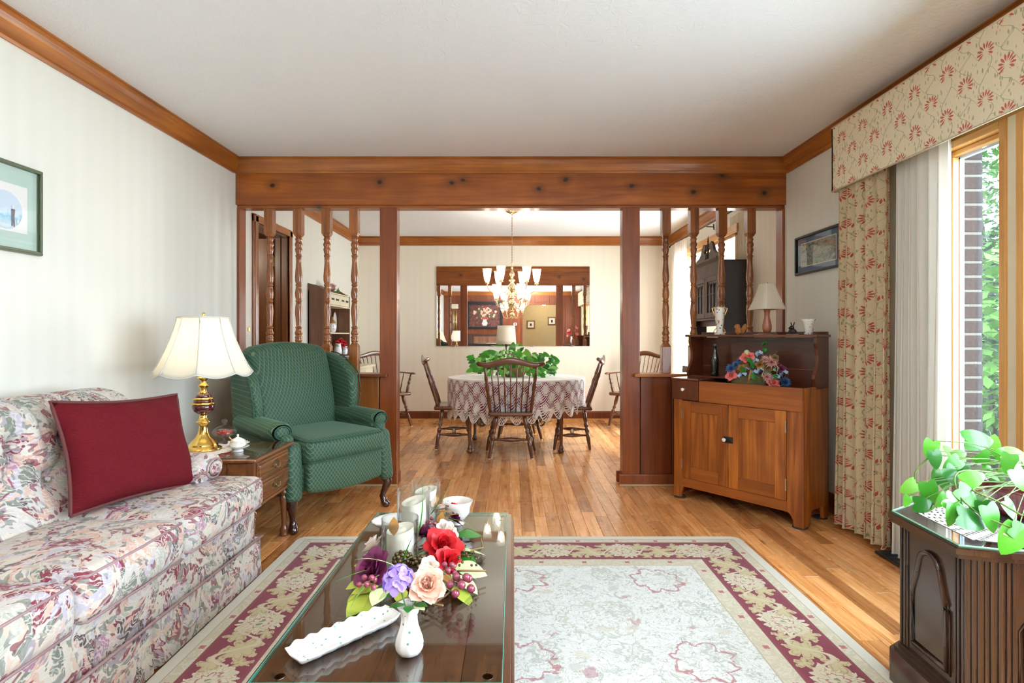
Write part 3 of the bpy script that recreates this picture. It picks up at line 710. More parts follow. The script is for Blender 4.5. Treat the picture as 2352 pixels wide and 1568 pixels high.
# ---- rear wall behind the camera (seen in the mirror): boards, doorway, hall
RW = bpy.data.objects.new('wall_rear', None); COL.objects.link(RW); struct(RW)
DX0, DX1 = .30, 1.32
x = XL
rb = random.Random(3)
while x < XR-.01:
    w = rb.choice((.16, .20, .24)); x1 = min(x+w, XR)
    z0_ = 2.05 if (x > DX0-.1 and x1 < DX1+.12) else 0
    if x < DX0 < x1 or (x < DX0-.0 and x1 > DX0-.1): x1 = DX0
    if x < DX1 < x1: x1 = DX1
    z0_ = 2.05 if (x >= DX0-.001 and x1 <= DX1+.001) else 0
    MB().bbox(x+.003, x1-.003, YB-.02, YB, z0_, H, .004).build('panel_board', M_rear, RW); x = x1
MB().box(XL, DX0, YB-.1, YB-.02, 0, H).box(DX1, XR, YB-.1, YB-.02, 0, H).box(DX0, DX1, YB-.1, YB-.02, 2.05, H).build('wall_core', M_gap, RW)
MB().prism([(YB+a, H+b) for a, b in CP], XL, XR, 0).build('crown_moulding', M_crownx, RW)
for x0, x1, a, b in ((DX0-.06, DX0, 0, 2.11), (DX1, DX1+.06, 0, 2.11), (DX0, DX1, 2.05, 2.11)): MB().bbox(x0, x1, YB, YB+.02, a, b, .004).build('door_casing', M_rear, RW)
m = MB().box(-.3, 2.4, -4.0, -3.95, 0, H).box(-.35, -.3, -4, YB-.1, 0, H).box(2.4, 2.45, -4, YB-.1, 0, H).box(-.3, 2.4, -4, YB-.1, H, H+.05).box(-.3, 2.4, -4, YB-.1, -.05, 0)
struct(m.build('wall_hall', M_tan))
lamp('hall_light', 'POINT', (1.0, -3.0, 2.2), 30, (1, .9, .75), .1)  # bare point light for the hall, no ceiling fitting modelled
# ---- living room window units
def casement(nm, y0, y1, near_mull):
    w = bpy.data.objects.new(nm, None); COL.objects.link(w); struct(w)
    X = XR
    for a, b, za, zb in ((y1-.035, y1, WZ0, WZ1), (y0, y0+.03, WZ0, WZ1)):
        MB().bbox(X-.055, X+.016, a, b, za, zb, .004).build('frame_upright', M_trim, w)
    MB().bbox(X-.055, X+.016, y0+.03, y1-.035, WZ1-.035, WZ1, .004).build('frame_head', M_trimy, w)
    MB().bbox(X-.02, X+.016, y0+.03, y1-.035, WZ1-.058, WZ1-.035, .004).build('frame_head', M_trimy, w)
    MB().bbox(X-.055, X+.016, y0+.03, y1-.035, WZ0, WZ0+.035, .004).build('frame_sill', M_trimy, w)
    s0, s1 = y0+.03, y1-.035
    s = MB().box(X+.010, X+.030, s1-.010, s1, WZ0+.04, WZ1-.06).box(X+.010, X+.030, s0, s0+.010, WZ0+.04, WZ1-.06).box(X+.010, X+.030, s0, s1, WZ1-.07, WZ1-.06).box(X+.010, X+.030, s0, s1, WZ0+.035, WZ0+.055)
    s.build('sash', M_sashm, w)
    MB().bbox(X-.02, X+.010, s1-.006, s1, WZ0+.035, WZ1-.06, .002).bbox(X-.02, X+.010, s0, s0+.006, WZ0+.035, WZ1-.06, .002).build('sash_stop', M_trim, w)
    MB().box(X+.018, X+.022, s0+.010, s1-.010, WZ0+.055, WZ1-.07).build('glass_pane', M_win, w)
    return w
M_sashm = plain('grey_blue_sash', (.42, .52, .60), .5)
w = casement('window_1', 2.195, 2.54, 1)
for z in (1.48, .86): MB().bbox(XR-.01, XR+.008, 2.228, 2.242, z-.02, z+.02, .004).build('sash_lock', M_black, w)
edges = [2.15, 1.30, .45, -.35, -1.1]
for i in range(4): casement('window_%d' % (i+2), edges[i+1]+.02, edges[i]-.0, 0)
MB().box(XR-.045, XR+.02, 2.150, 2.195, WZ0, WZ1).build('trim_6', M_cream)['kind'] = 'structure'
struct(MB().box(XR-.03, XR-.0, WY0, WY1, WZ1, WZ1+.05).build('trim_7', M_trimy))
# dining window
w = bpy.data.objects.new('window_6', None); COL.objects.link(w); struct(w)
for a, b in ((VY0, VY0+.05), (VY1-.07, VY1), ((VY0+VY1)/2-.04, (VY0+VY1)/2+.04)): MB().bbox(XR2-.03, XR2+.08, a, b, .3, 2.1, .004).build('frame_upright', M_trim, w)
for a, b in ((.3, .35), (2.05, 2.1)): MB().bbox(XR2-.03, XR2+.08, VY0, VY1, a, b, .004).build('frame_rail', M_trimy, w)
MB().bbox(XR2-.05, XR2-.03, VY1-.02, VY1+.06, .25, 2.16, .004).build('casing', M_trim, w)
MB().bbox(XR2-.05, XR2-.03, VY0-.04, VY1+.06, 2.08, 2.16, .004).build('casing', M_trimy, w)
MB().box(XR2+.04, XR2+.046, VY0, VY1, .33, 2.07).build('glass_pane', M_win, w)
for z in (.95, 1.72): MB().bbox(XR2-.055, XR2-.035, VY1-.05, VY1-.01, z-.03, z+.03, .004).build('hinge_plate', M_nickel, w)
# ---- outside: ground, brick pier, planting
struct(MB().box(2.3, 14, -6, 16, -.35, -.30).build('ground_lawn', plain('grass_lawn', (.05, .13, .02), .9)))
M_mortar = plain('mortar', (.13, .125, .115), .9, 0, (80, .6))
M_brick = plain('dark_brick', (.018, .009, .009), .85, 0, (50, .6))
bp = thing('brick_pier', 'dark brown brick pier with pale mortar joints outside the window', 'brick pier', (2.112, 2.555, -.30))
MB().box(-.036, .002, .002, .60, 0, 2.85).build('grey_jamb_board', plain('dark_grey_board', (.02, .024, .03), .8), bp)
MB().box(.006, .094, .006, .60, 0, 2.85).build('mortar_bed', M_mortar, bp)
br = MB().soft(.096, .19, .056, .003, 2, 1, nc=1, smooth=False).mesh('brick', M_brick)
for k in range(40):
    for j in range(3):
        o = bpy.data.objects.new('brick', br); COL.objects.link(o); o.parent = bp
        o.location = (.050+random.uniform(-.002, .002), .098+j*.20-(.1 if k % 2 else 0)*(j > 0), .04+k*.0677)
        if j == 0: o.scale.y = 1.0
M_fol = [plain('mid_green_foliage', (.08, .24, .03), .6), plain('shrub_foliage', (.13, .34, .045), .6), plain('deep_foliage', (.018, .08, .025), .6)]  # mid, bright and dark leaf greens
def foliage(m, cx, cy, cz, rx, ry, rz_, n, s, seed):
    q = random.Random(seed)
    for i in range(n):
        while True:
            p = Vector((q.uniform(-1, 1), q.uniform(-1, 1), q.uniform(-1, 1)))
            if .35 < p.length < 1: break
        c = Vector((cx+p.x*rx, cy+p.y*ry, cz+p.z*rz_)); a = q.uniform(0, 2*pi); t = q.uniform(-.9, .5)
        d = Vector((cos(a)*cos(t), sin(a)*cos(t), sin(t))); e = d.cross(Vector((q.uniform(-.4, .4), q.uniform(-.4, .4), 1))).normalized(); L = s*q.uniform(.6, 1.3)
        m.add([c, c+d*L*.5+e*L*.26, c+d*L, c+d*L*.5-e*L*.26, c+d*L*.5+Vector((0, 0, L*.06))], [(0, 1, 4), (1, 2, 4), (2, 3, 4), (3, 0, 4)])
sh = thing('leafy_shrub', 'broad-leaved bright green shrub just outside the narrow window', 'shrub', (4.3, 4.9, -.3))
foliage(mm := MB(), 0, 0, 1.15, 1.0, 1.0, 1.15, 2600, .16, 5); stuff(mm.build('leaves', M_fol[1], sh))
MB().tube([(0, 0, 0), (.05, 0, .5), (0, .05, 1.2)], [.04, .03, .015]).tube([(0, 0, .3), (.2, .1, .8), (.5, .2, 1.5)], [.03, .02, .01]).build('stem', M_dark, sh)
for i, (x, y, z, r_, n_, k, lb) in enumerate(((7.4, 8.6, 3.6, 2.2, 6000, 0, 'tall green tree beyond the shrub outside the window'), (5.6, 6.9, 1.2, 1.2, 3000, 2, 'dark green bush between the shrub and the tall tree'), (11.5, 3.0, 3.0, 2.6, 3500, 0, 'tree standing off to the side of the garden'), (11.5, 13.5, 3.5, 3.4, 5000, 2, 'darker tree at the back of the garden'))):
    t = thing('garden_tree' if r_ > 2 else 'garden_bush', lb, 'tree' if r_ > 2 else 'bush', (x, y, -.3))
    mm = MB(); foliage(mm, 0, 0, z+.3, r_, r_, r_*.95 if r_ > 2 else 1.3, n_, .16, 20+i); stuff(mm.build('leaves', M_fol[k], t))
    MB().tube([(0, 0, 0), (.1, 0, z*.5), (0, .1, z)], [.16, .12, .05]).build('trunk', M_dark, t)
# ---------------------------------------------------------------- rug
rx, ry = (RUG[1]-RUG[0])/2, (RUG[3]-RUG[2])/2
M_rug = rugmat(rx, ry)
def rugp(hx, hy, r, k=6):
    P = []
    for cx, cy, a0 in ((hx-r, hy-r, 0), (-hx+r, hy-r, pi/2), (-hx+r, -hy+r, pi), (hx-r, -hy+r, 3*pi/2)):
        for i in range(k+1): a = a0+pi/2*i/k; P.append((cx+r*cos(a), cy+r*sin(a)))
    return P
rug = MB().prism(rugp(rx, ry, .05), 0.0, .010).build('area_rug', M_rug); rug.location = ((RUG[0]+RUG[1])/2, (RUG[2]+RUG[3])/2, .0012)
tag(rug, 'large pale oriental rug with burgundy floral border on the strip floor', 'rug')

# ---------------------------------------------------------------- sofa (faces +X, along the left wall)
SY0, SY1, SXF = .28, 2.54, -1.185
sofa = thing('floral_sofa', 'floral chintz sofa in cream, burgundy and grey green along the left wall', 'sofa', (-1.6, 1.4, 0))
m = MB(); m.soft(.815, SY1-SY0, .22, .03, 6, M=T(-1.603, (SY0+SY1)/2, .245)); m.build('rail', M_sofa, sofa, w=True)
# skirt with kick pleats
def skirt(u, v):
    y = SY0+(SY1-SY0)*u; x = SXF+.005
    fold = 0
    for c in (1.02, 1.80): fold += -.014*math.exp(-((y-c)/.012)**2)
    return (x+fold+.012*(1-v)*.6, y, .018+.165*v)
m = MB(); m.grid(skirt, 140, 3); m.grid(lambda u, v: (SXF-.72*u+.004, SY1+.004, .018+.165*v), 8, 2); m.grid(lambda u, v: (SXF-.72*u+.004, SY0-.004, .018+.165*v), 8, 2)
m.build('skirt', M_sofa, sofa, w=True, solid=.004)
m = MB(); m.tube([(SXF+.014, SY0, .186), (SXF+.014, SY1+.004, .186), (SXF-.7, SY1+.006, .186)], .0045, 6); m.build('skirt_piping', M_pipe, sofa, w=True)
cush = [(SY0-.01, .955), (.955, 1.47), (1.47, 1.955), (1.955, SY1+.03)]
cush = [(SY0-.01, .96), (.96, 1.475), (1.475, 1.965), (1.965, SY1+.03)][0:4]
ny = (.28, .98), (.98, 1.472), (1.472, 1.957), (1.957, 2.565)
for i, (a, b) in enumerate(ny):
    L = b-a-.006; last = i == 3
    def dfm(p, L=L, last=last, first=(i == 0)):
        x, y, z = p
        if z > 0: z += .018*max(0, 1-(2*y/L)**4)*max(0, 1-(x/.30)**2)
        return (x, y, z)
    wx = .47
    m = MB()
    m.soft(wx, L, .145, .040, 6, M=T(SXF+.02-wx/2, (a+b)/2, .392), fn=dfm, puff=(.015, 0, 0))
    if last:   # the T end that wraps round the front of the arm
        pass
    o = m.build('seat_cushion', M_sofa, sofa, w=True)
    # welts follow the cushion's front top and bottom edges
    m = MB()
    for z in (.456, .330):
        xf = SXF+.011
        m.tube([(xf-.05, a+.016, z), (xf, a+.030, z), (xf+.007, (a+b)/2, z), (xf, b-.030, z), (xf-.05, b-.016, z)], .0042, 6)
    m.build('cushion_piping', M_pipe, sofa, w=True)
# arms: rolled, set back from the cushion front
for yc, sg in ((2.43, 1), (.40, -1)):
    m = MB()
    m.soft(.62, .17, .40, .035, 4, M=T(-1.665, yc, .36))
    x0, x1 = -1.99, -1.335
    prof = []
    for i in range(9): a = pi/2*i/8; prof.append((.082*sin(a)+.002, -.03*cos(a)))
    def arm(u, v):
        a = 2*pi*v; x = x0+(x1-x0)*u; k = 1.0
        if u > .95: k = sqrt(max(0, 1-((u-.95)/.05)**2))*.45+.55
        return (x, yc+sg*.012+(.098)*cos(a)*k, .528+(.066)*sin(a)*k)
    m.grid(arm, 24, 20)
    m.lathe([(.001, .020), (.03, .018), (.054, .006)], 20, T(x1-.004, yc+sg*.012, .528) @ R(pi/2, 'Y'), sx=.66, sy=1.0)
    m.build('arm', M_sofa, sofa, w=True)
    m = MB(); m.tube([(x1-.004, yc+sg*.012+.062*cos(t*pi/12), .528+.042*sin(t*pi/12)) for t in range(25)], .004, 6)
    m.tube([(x1-.012, yc-.055, .30), (x1-.012, yc-.06, .47)], .004, 6); m.build('arm_piping', M_pipe, sofa, w=True)
# tufted back, rolled over at the top
tufts = []
for r_, (zz, ph) in enumerate(((.60, 0), (.735, .5))):
    for k in range(-1, 12): tufts.append((zz, .30+.21*(k+ph)))
prof = [(-1.60, .40), (-1.625, .50), (-1.66, .62), (-1.685, .72), (-1.705, .80), (-1.735, .852), (-1.785, .880), (-1.85, .892), (-1.92, .884), (-1.98, .86), (-2.03, .80), (-2.05, .70)]
def curve(P, t):
    t *= len(P)-1; i = min(int(t), len(P)-2); f = t-i
    p = [Vector(P[max(0, min(len(P)-1, j))]) for j in (i-1, i, i+1, i+2)]
    return .5*((2*p[1])+(-p[0]+p[2])*f+(2*p[0]-5*p[1]+4*p[2]-p[3])*f*f+(-p[0]+3*p[1]-3*p[2]+p[3])*f**3)
BYA, BYB = .34, 2.52
def back(u, v):
    y = BYA+(BYB-BYA)*u; q = curve(prof, v); x, z = q
    e = min(u*(BYB-BYA), (1-u)*(BYB-BYA)); 
    if e < .12: k = sqrt(max(0, 1-((.12-e)/.12)**2)); z = .40+(z-.40)*(.80+.20*k); x = x-.05*(1-k)
    d = 0
    for (tz, ty) in tufts:
        dd = ((z-tz)**2+(y-ty)**2); d += .048*math.exp(-dd/.0013)+.018*math.exp(-dd/.006)
    if z > .70:
        f = abs(((y-.30)/.21+.5) % 1-.5)*.21; d += .020*math.exp(-(f/.012)**2)*min(1, (z-.70)/.06)
    if .58 < z < .755:   # diamond folds between the buttons
        t = (z-.60)/.135; c = (y-.30)/.21
        for s_ in (t*.5, -t*.5):
            f = abs((c+s_+.5) % 1-.5)*.21; d += .014*math.exp(-(f/.011)**2)
    nx = .93
    return (x-d*nx, y, z-d*.25 if z > .8 else z)
m = MB(); m.grid(back, 170, 60); m.build('back', M_sofa, sofa, w=True)
m = MB(); m.grid(lambda u, v: (-1.66-.37*v, BYB-.006, .40+(.36+.03*sin(v*pi))*u), 6, 6); m.grid(lambda u, v: (-1.66-.37*v, BYA+.006, .40+(.36+.03*sin(v*pi))*u), 6, 6); m.build('back_end_panel', M_sofa, sofa, w=True)
m = MB()
for tz, ty in tufts:
    if BYA+.08 < ty < BYB-.06:
        q = min(range(60), key=lambda i: abs(curve(prof, i/59*.5)[1]-tz)); x = curve(prof, q/59*.5)[0]-.036
        m.ball((x, ty, tz), .011, 6)
m.build('button', M_sofa, sofa, w=True)['kind'] = 'stuff'
# ---------------------------------------------------------------- red pillow
def pillow(name, cs, thick, matl, cordm, label):
    bl, br_, tr, tl = [Vector(c) for c in cs]; c0 = (bl+br_+tr+tl)/4; nrm = ((br_-bl).cross(tl-bl)).normalized()
    p = thing(name, label, 'pillow', (c0.x, c0.y, min(bl.z, br_.z)))
    def pt(u, v, s):
        q = (bl.lerp(br_, u)).lerp(tl.lerp(tr, u), v)
        a, b = 2*u-1, 2*v-1
        q = c0+(q-c0)*1.05; q = q-(q-c0)*(.085*(1-a*a)*abs(b)**3+.085*(1-b*b)*abs(a)**3)
        t = thick*((1-a**4)*(1-b**4))**.55*(1+.08*sin(5*a+2*b)+.07*sin(7*b-3*a)+.05*sin(14*a*abs(b)+3*b))
        return q+nrm*t*s
    m = MB(); m.grid(lambda u, v: pt(u, v, 1), 26, 26); m.grid(lambda u, v: pt(v, u, -1.0), 26, 26); m.build('cover', matl, p, w=True)
    edge = [(i/20, 0) for i in range(20)]+[(1, i/20) for i in range(20)]+[(1-i/20, 1) for i in range(20)]+[(0, 1-i/20) for i in range(21)]
    m = MB(); m.tube([c0+(pt(u, v, 0)-c0)*1.018 for u, v in edge], .0062, 8); m.build('corded_edge', cordm, p, w=True)
    return p
def at(px, py, D): return W(px, py, D)
pillow('throw_pillow', (at(172, 1174, 1.93), at(450, 1106, 2.38), at(400, 912, 2.46), at(128, 930, 1.97)), .066, M_pil, M_cord, 'dark red throw pillow with corded edge leaning on the floral sofa')

# ---------------------------------------------------------------- end table
ex0, ex1, ey0, ey1, ez = -2.00, -1.255, 2.645, 3.085, .525
et = thing('end_table', 'wooden end table with two drawers and glass top between sofa and green chair', 'end table', (-1.65, 2.87, 0))
MB().bbox(ex0, ex1+.012, ey0-.012, ey1+.012, ez-.022, ez-.006, .006).build('top', M_end, et, w=True)
MB().bbox(ex0+.01, ex1, ey0, ey1, ez-.006, ez, .002).build('glass_top', M_tglass, et, w=True)
MB().bbox(ex0+.02, ex1-.01, ey0+.01, ey1-.01, .285, ez-.022, .003).build('case', M_end, et, w=True)
MB().bbox(ex0+.02, ex1+.0, ey0+.0, ey1+.0, .272, .288, .005).build('base_moulding', M_end, et, w=True)
MB().box(ex0+.08, ex1-.14, ey0+.004, ey0+.010, .29, ez-.03).box(ex1-.135, ex1-.045, ey0+.004, ey0+.010, .29, ez-.03).build('side_board', M_end, et, w=True)
for za, zb in ((.405, .492), (.300, .392)):
    d = MB().bbox(ex1-.012, ex1-.002, ey0+.035, ey1-.035, za, zb, .003).bbox(ex1-.006, ex1+.006, ey0+.05, ey1-.05, za+.014, zb-.014, .008).build('drawer', M_end, et, w=True)
    m = MB(); yc = (ey0+ey1)/2; zc = (za+zb)/2; x = ex1+.006
    P = [(0, .022), (.010, .016), (.022, .020), (.030, .008), (.042, .004), (.034, -.006), (.024, -.014), (.010, -.012), (0, -.024), (-.010, -.012), (-.024, -.014), (-.034, -.006), (-.042, .004), (-.030, .008), (-.022, .020), (-.010, .016)]
    m.prism([(yc+a, zc+b) for a, b in P], x, x+.003, 0)
    m.tube([(x+.004, yc+sx, zc+.004+dz) for sx, dz in ()]+[(x+.003, yc-.026, zc+.004), (x+.014, yc-.026, zc+.002), (x+.016, yc-.018, zc-.014), (x+.016, yc, zc-.018), (x+.016, yc+.018, zc-.014), (x+.014, yc+.026, zc+.002), (x+.003, yc+.026, zc+.004)], .0028, 6)
    m.build('handle', M_abrass, d, w=True)
for x in (ex1-.03, ex0+.05):
    for y in (ey0+.03, ey1-.03):
        MB().bbox(x-.022, x+.022, y-.024, y+.024, .272, ez-.022, .006).build('corner_post', M_endz, et, w=True)
        lm = MB(); lm.lathe([(.013, 0), (.021, .004), (.022, .012), (.017, .018), (.024, .030), (.020, .045), (.0135, .060), (.0135, .085), (.017, .14), (.022, .19), (.024, .215), (.018, .225), (.016, .232), (.026, .240), (.027, .250), (.017, .258), (.020, .272)], 18, T(x, y, 0))
        lm.build('leg', M_endz, et, w=True)
MB().bbox(ex0+.10, ex1-.01, ey1+.014, ey1+.030, .30, ez-.014, .004).build('drop_leaf', M_end, et, w=True)

def doily(name, loc, r, label, n=14, sx=1.0, amp=.08):
    m = MB(); N = n*6; vs = [(0, 0, .002)]
    for k, rr in ((0, .5), (1, 1)):
        for i in range(N):
            a = 2*pi*i/N; q = r*rr*(1+(amp*abs(sin(a*n/2)) if k else 0)); vs.append((q*cos(a)*sx, q*sin(a), .0018+(.0012*sin(a*5) if k else 0)))
    fs = [(0, 1+i, 1+(i+1) % N) for i in range(N)]+[(1+i, 1+N+i, 1+N+(i+1) % N, 1+(i+1) % N) for i in range(N)]
    m.add(vs, fs); o = m.build(name, M_doily, None, solid=.0012); o.location = loc
    return tag(o, label, 'doily')
doily('lace_doily', (-1.62, 2.83, ez), .155, 'white lace doily under the brass lamp on the end table')
# ---------------------------------------------------------------- table lamp
lampx, lampy = -1.615, 2.84
tl = thing('table_lamp', 'tall brass and burgundy table lamp with scalloped cream shade on the end table', 'lamp', (lampx, lampy, ez+.003))
b_ = [(.086, 0), (.088, .006), (.080, .011), (.070, .014), (.068, .028), (.066, .032), (.050, .050), (.034, .068), (.024, .092), (.020, .118), (.021, .135), (.034, .141), (.036, .146), (.024, .152), (.018, .170), (.019, .184)]
MB().lathe(b_, 32).build('base', M_brass, tl)
MB().lathe([(.019, .184), (.034, .192), (.048, .204), (.054, .218), (.054, .228), (.050, .234)], 32).build('enamel_bowl', M_burg, tl)
MB().lathe([(.050, .234), (.058, .237), (.058, .242), (.048, .246)], 32).build('collar', M_brass, tl)
MB().lathe([(.048, .246), (.046, .260)], 32).build('enamel_band', M_burg, tl)
MB().lathe([(.046, .260), (.050, .263), (.050, .268), (.040, .272)], 32).build('collar', M_brass, tl)
MB().lathe([(.040, .272), (.034, .284), (.026, .292)], 32).build('enamel_cap', M_burg, tl)
MB().lathe([(.026, .292), (.018, .302), (.015, .316), (.024, .330), (.027, .335), (.016, .342), (.013, .356), (.018, .364), (.030, .371), (.030, .376), (.014, .382), (.012, .410), (.012, .430), (.016, .432), (.016, .47), (.006, .475), (.003, .70)], 28).build('stem', M_brass, tl)
MB().lathe([(.004, .688), (.012, .692), (.004, .698), (.009, .706), (.003, .714)], 16).build('finial', M_brass, tl)
NP = 8
def shp(u, v, off=0):
    a = 2*pi*v+pi/8; z = .402+(.688-.402)*(1-u)
    f = (v*NP) % 1; sc = abs(sin(pi*f))
    r = .118+.107*u**1.35
    r = r*(1-.045*sc*(.3+.7*u))+off
    z -= .020*sc*u**3; r += .014*max(0, u-.9)*10*.5
    return (r*cos(a), r*sin(a), z)
sh_ = MB().grid(lambda u, v: shp(u, v), 16, 96).build('lamp_shade', M_shade, tl, solid=.0015)
for k in range(NP):
    MB().tube([shp(i/16, k/NP, .002) for i in range(17)], .0028, 5).build('shade_rib', M_trimw, sh_)
for u_ in (0, 1): MB().tube([shp(u_, i/96, .001) for i in range(97)], .0035, 5).build('shade_binding', M_trimw, sh_)
MB().ball((0, 0, .56), .030, 10).build('light_bulb', bulbm('lamp_bulb', (1, .88, .7), 9), tl)
lamp('table_lamp_light', 'POINT', (lampx, lampy, ez+.56), 9, (1, .84, .62), .035)
# candy dish and sugar bowl
cd = thing('candy_dish', 'lidded glass dish of red sweets behind the brass lamp', 'dish', (-1.60, 3.02, ez))
MB().lathe([(.035, 0), (.036, .004), (.010, .010), (.008, .026), (.020, .034), (.052, .046), (.062, .064), (.060, .066), (.048, .050), (.012, .038)], 28).build('bowl', M_glass, cd)
MB().lathe([(.062, .066), (.052, .082), (.026, .096), (.008, .100), (.006, .108), (.014, .116), (.016, .124), (.010, .134), (.001, .137)], 28).build('lid', M_glass, cd)
m = MB()
for i in range(40):
    a = random.uniform(0, 6.28); r = random.uniform(0, .042); m.ball((r*cos(a), r*sin(a), .050+random.uniform(0, .016)), .006, 4)
stuff(m.build('sweets', plain('red_sweets', (.6, .03, .03), .3), cd))
sb = thing('sugar_bowl', 'small white and gilt lidded sugar bowl on the end table', 'sugar bowl', (-1.415, 2.80, ez))
MB().lathe([(.026, 0), (.028, .004), (.024, .012), (.034, .020), (.054, .026), (.055, .028), (.034, .024), (.020, .022)], 28).build('saucer', M_porc, sb)
MB().lathe([(.022, .022), (.036, .030), (.040, .042), (.036, .052), (.037, .054)], 28).build('bowl', M_china3, sb)
MB().lathe([(.037, .054), (.030, .062), (.016, .070), (.005, .076), (.004, .080), (.007, .086), (.001, .090)], 24).build('lid', M_china3, sb)
MB().tube([(-.022, -.012, .060), (-.034, -.016, .074), (-.036, -.016, .080)], .003, 6).build('spoon', M_gold, sb)
m = MB(); 
for i in range(3): m.box(-.045, .045, -.05, .05, i*.004, i*.004+.003, R(.25*i, 'Z'))
o = m.build('paper_coaster_stack', M_white); o.location = (-1.52, 3.0, ez); 
tag(o, 'flat white paper napkins between the glass dish and the lamp', 'napkins'); stuff(o)

# ---------------------------------------------------------------- green wing chair
wc = thing('wing_chair', 'green lattice-patterned wing chair with rolled arms and dark cabriole legs', 'armchair', (-1.325, 3.56, 0), radians(51))
def ap(m, nm='', mt=None): return m.build(nm, mt or M_grn, wc)
# lower front panel with arched lower edge
def fp(p):
    x, y, z = p
    if z < 0: z -= .028*(1-(x/.27)**2)
    return (x, y, z)
m = MB(); m.soft(.52, .07, .20, .025, 6, M=T(0, -.385, .325), fn=fp, puff=(0, .008, 0)); ap(m, 'front_panel')
m = MB(); m.soft(.55, .62, .16, .03, 4, M=T(0, -.06, .30)); ap(m, 'seat_base')
m = MB(); m.soft(.545, .60, .140, .042, 7, M=T(0, -.135, .455), puff=(0, .012, .014)); ap(m, 'seat_cushion')
m = MB()
for z in (.395, .515):
    m.tube([(-.262, .1, z), (-.262, -.40, z), (-.245, -.437, z), (0, -.449, z), (.245, -.437, z), (.262, -.40, z), (.262, .1, z)], .0045, 6)
ap(m, 'cushion_welt', M_grnp)
for s in (-1, 1):
    def post(p, s=s):
        x, y, z = p; t = (z+.165)/.33
        return (x+s*.012*(1-t), y-.012*(1-t)*(1 if y < 0 else 0)+.02*t, z)
    m = MB(); m.soft(.098, .12, .335, .040, 4, M=T(s*.312, -.34, .345), fn=post); ap(m, 'front_post')
    m = MB(); m.soft(.075, .62, .36, .03, 4, M=T(s*.325, -.02, .37)); ap(m, 'side_panel')
    # rolled arm
    m = MB(); y0, y1 = -.285, .20
    def arm(u, v, s=s):
        a = 2*pi*v; y = y0+(y1-y0)*u
        k = 1 if u > .07 else .80+.20*sqrt(1-((.07-u)/.07)**2)
        return (s*.335+.074*cos(a)*k+s*.01*(1-u), y, .565+.058*sin(a)*k+.012*u)
    m.grid(arm, 18, 22)
    m.soft(.085, .47, .13, .03, 3, M=T(s*.322, -.05, .50)); ap(m, 'arm')
    m = MB(); sx_ = s*.345
    m.lathe([(.0005, .012), (.026, .011), (.038, .008), (.045, .0)], 24, T(sx_, -.286, .565) @ R(pi/2, 'X'), sy=.8)
    ap(m, 'arm_front')
    m = MB(); m.tube([(sx_+.046*cos(t*pi/12), -.292, .565+.037*sin(t*pi/12)) for t in range(25)], .0045, 6)
    m.tube([(sx_-s*.046, -.292, .56), (sx_-s*.050, -.296, .50), (sx_-s*.052, -.30, .44)], .0045, 6); ap(m, 'arm_welt', M_grnp)
    # wing
    def wing(p, s=s):
        x, y, z = p; t = (z+.235)/.47; f = (y+.16)/.32      # t up, f back
        top = 1-.30*max(0, 1-f)**2.2
        z = -.235+(z+.235)*top
        y = y-.035*sin(pi*min(1, t))*(1-f)+.055*t+.05*(1-t)*(1-f)
        return (x+s*(.030*(1-f)*t)-s*.004, y, z)
    m = MB(); m.soft(.072, .34, .475, .034, 7, M=T(s*.332, .145, .768), fn=wing); ap(m, 'wing')
    e = [wing((s*.034, -.168, -.20+.40*i/10)) for i in range(11)]+[wing((s*.034, -.168+.30*i/8, .237)) for i in range(9)]
    m = MB(); m.tube([Vector(q)+Vector((s*.332, .145-.004, .768)) for q in e], .0045, 6); ap(m, 'wing_welt', M_grnp)
# back
def bk(p):
    x, y, z = p; t = (z+.34)/.68
    z2 = z+.045*(1-(x/.28)**2)*max(0, t-.5)*2
    y2 = y+.13*t-.045*sin(pi*min(1, t*1.1))*(1 if y < 0 else 0)
    return (x*(1+.03*t), y2, z2)
m = MB(); m.soft(.560, .15, .66, .055, 9, M=T(0, .19, .705), fn=bk, puff=(0, .02, 0)); ap(m, 'backrest')
m = MB(); m.soft(.66, .06, .66, .03, 3, M=T(0, .305, .58) @ R(-.12, 'X')); ap(m, 'back_panel')
# cabriole legs
for s in (-1, 1):
    pts = [(s*.310, -.335, .235), (s*.325, -.362, .20), (s*.334, -.375, .165), (s*.322, -.358, .11), (s*.312, -.345, .07), (s*.318, -.362, .030), (s*.325, -.375, .014), (s*.325, -.375, .001)]
    m = MB(); m.tube(pts, [.042, .040, .030, .021, .018, .026, .027, .018], 14, up=Vector((0, 1, 0))); ap(m, 'leg', M_dleg)
    m = MB(); m.tube([(s*.30, .27, .24), (s*.31, .30, .12), (s*.32, .33, .001)], [.024, .020, .017], 10, up=Vector((0, 1, 0))); ap(m, 'leg', M_dleg)

# ---------------------------------------------------------------- coffee table
TX0, TX1, TY0, TY1, TZ = -.535, -.022, 1.10, 2.155, .412
ct = thing('coffee_table', 'long dark wood coffee table with green-edged glass top on the rug', 'coffee table', ((TX0+TX1)/2, (TY0+TY1)/2, .012))
m = MB(); gl = (.088, .405, .425)
cols = [TX0-.012, TX0+.085, TX1-.085, TX1+.018]
for i in range(3): MB().bbox(cols[i]+.0006, cols[i+1]-.0006, TY0-.010, TY1+.012, TZ-.022, TZ-.001, .0012).build('top_board', M_walnuty, ct, w=True)
MB().bbox(TX0-.020, TX1+.026, TY0-.018, TY1+.020, TZ-.040, TZ-.022, .006).build('top_moulding', M_walnuty, ct, w=True)
MB().bbox(TX0+.02, TX1-.01, TY0+.03, TY1-.03, TZ-.125, TZ-.040, .004).build('apron', M_walnuty, ct, w=True)
MB().bbox(TX0, TX1, TY0, TY1, TZ, TZ+.0075, .0015).build('glass_top', M_tglass, ct, w=True)
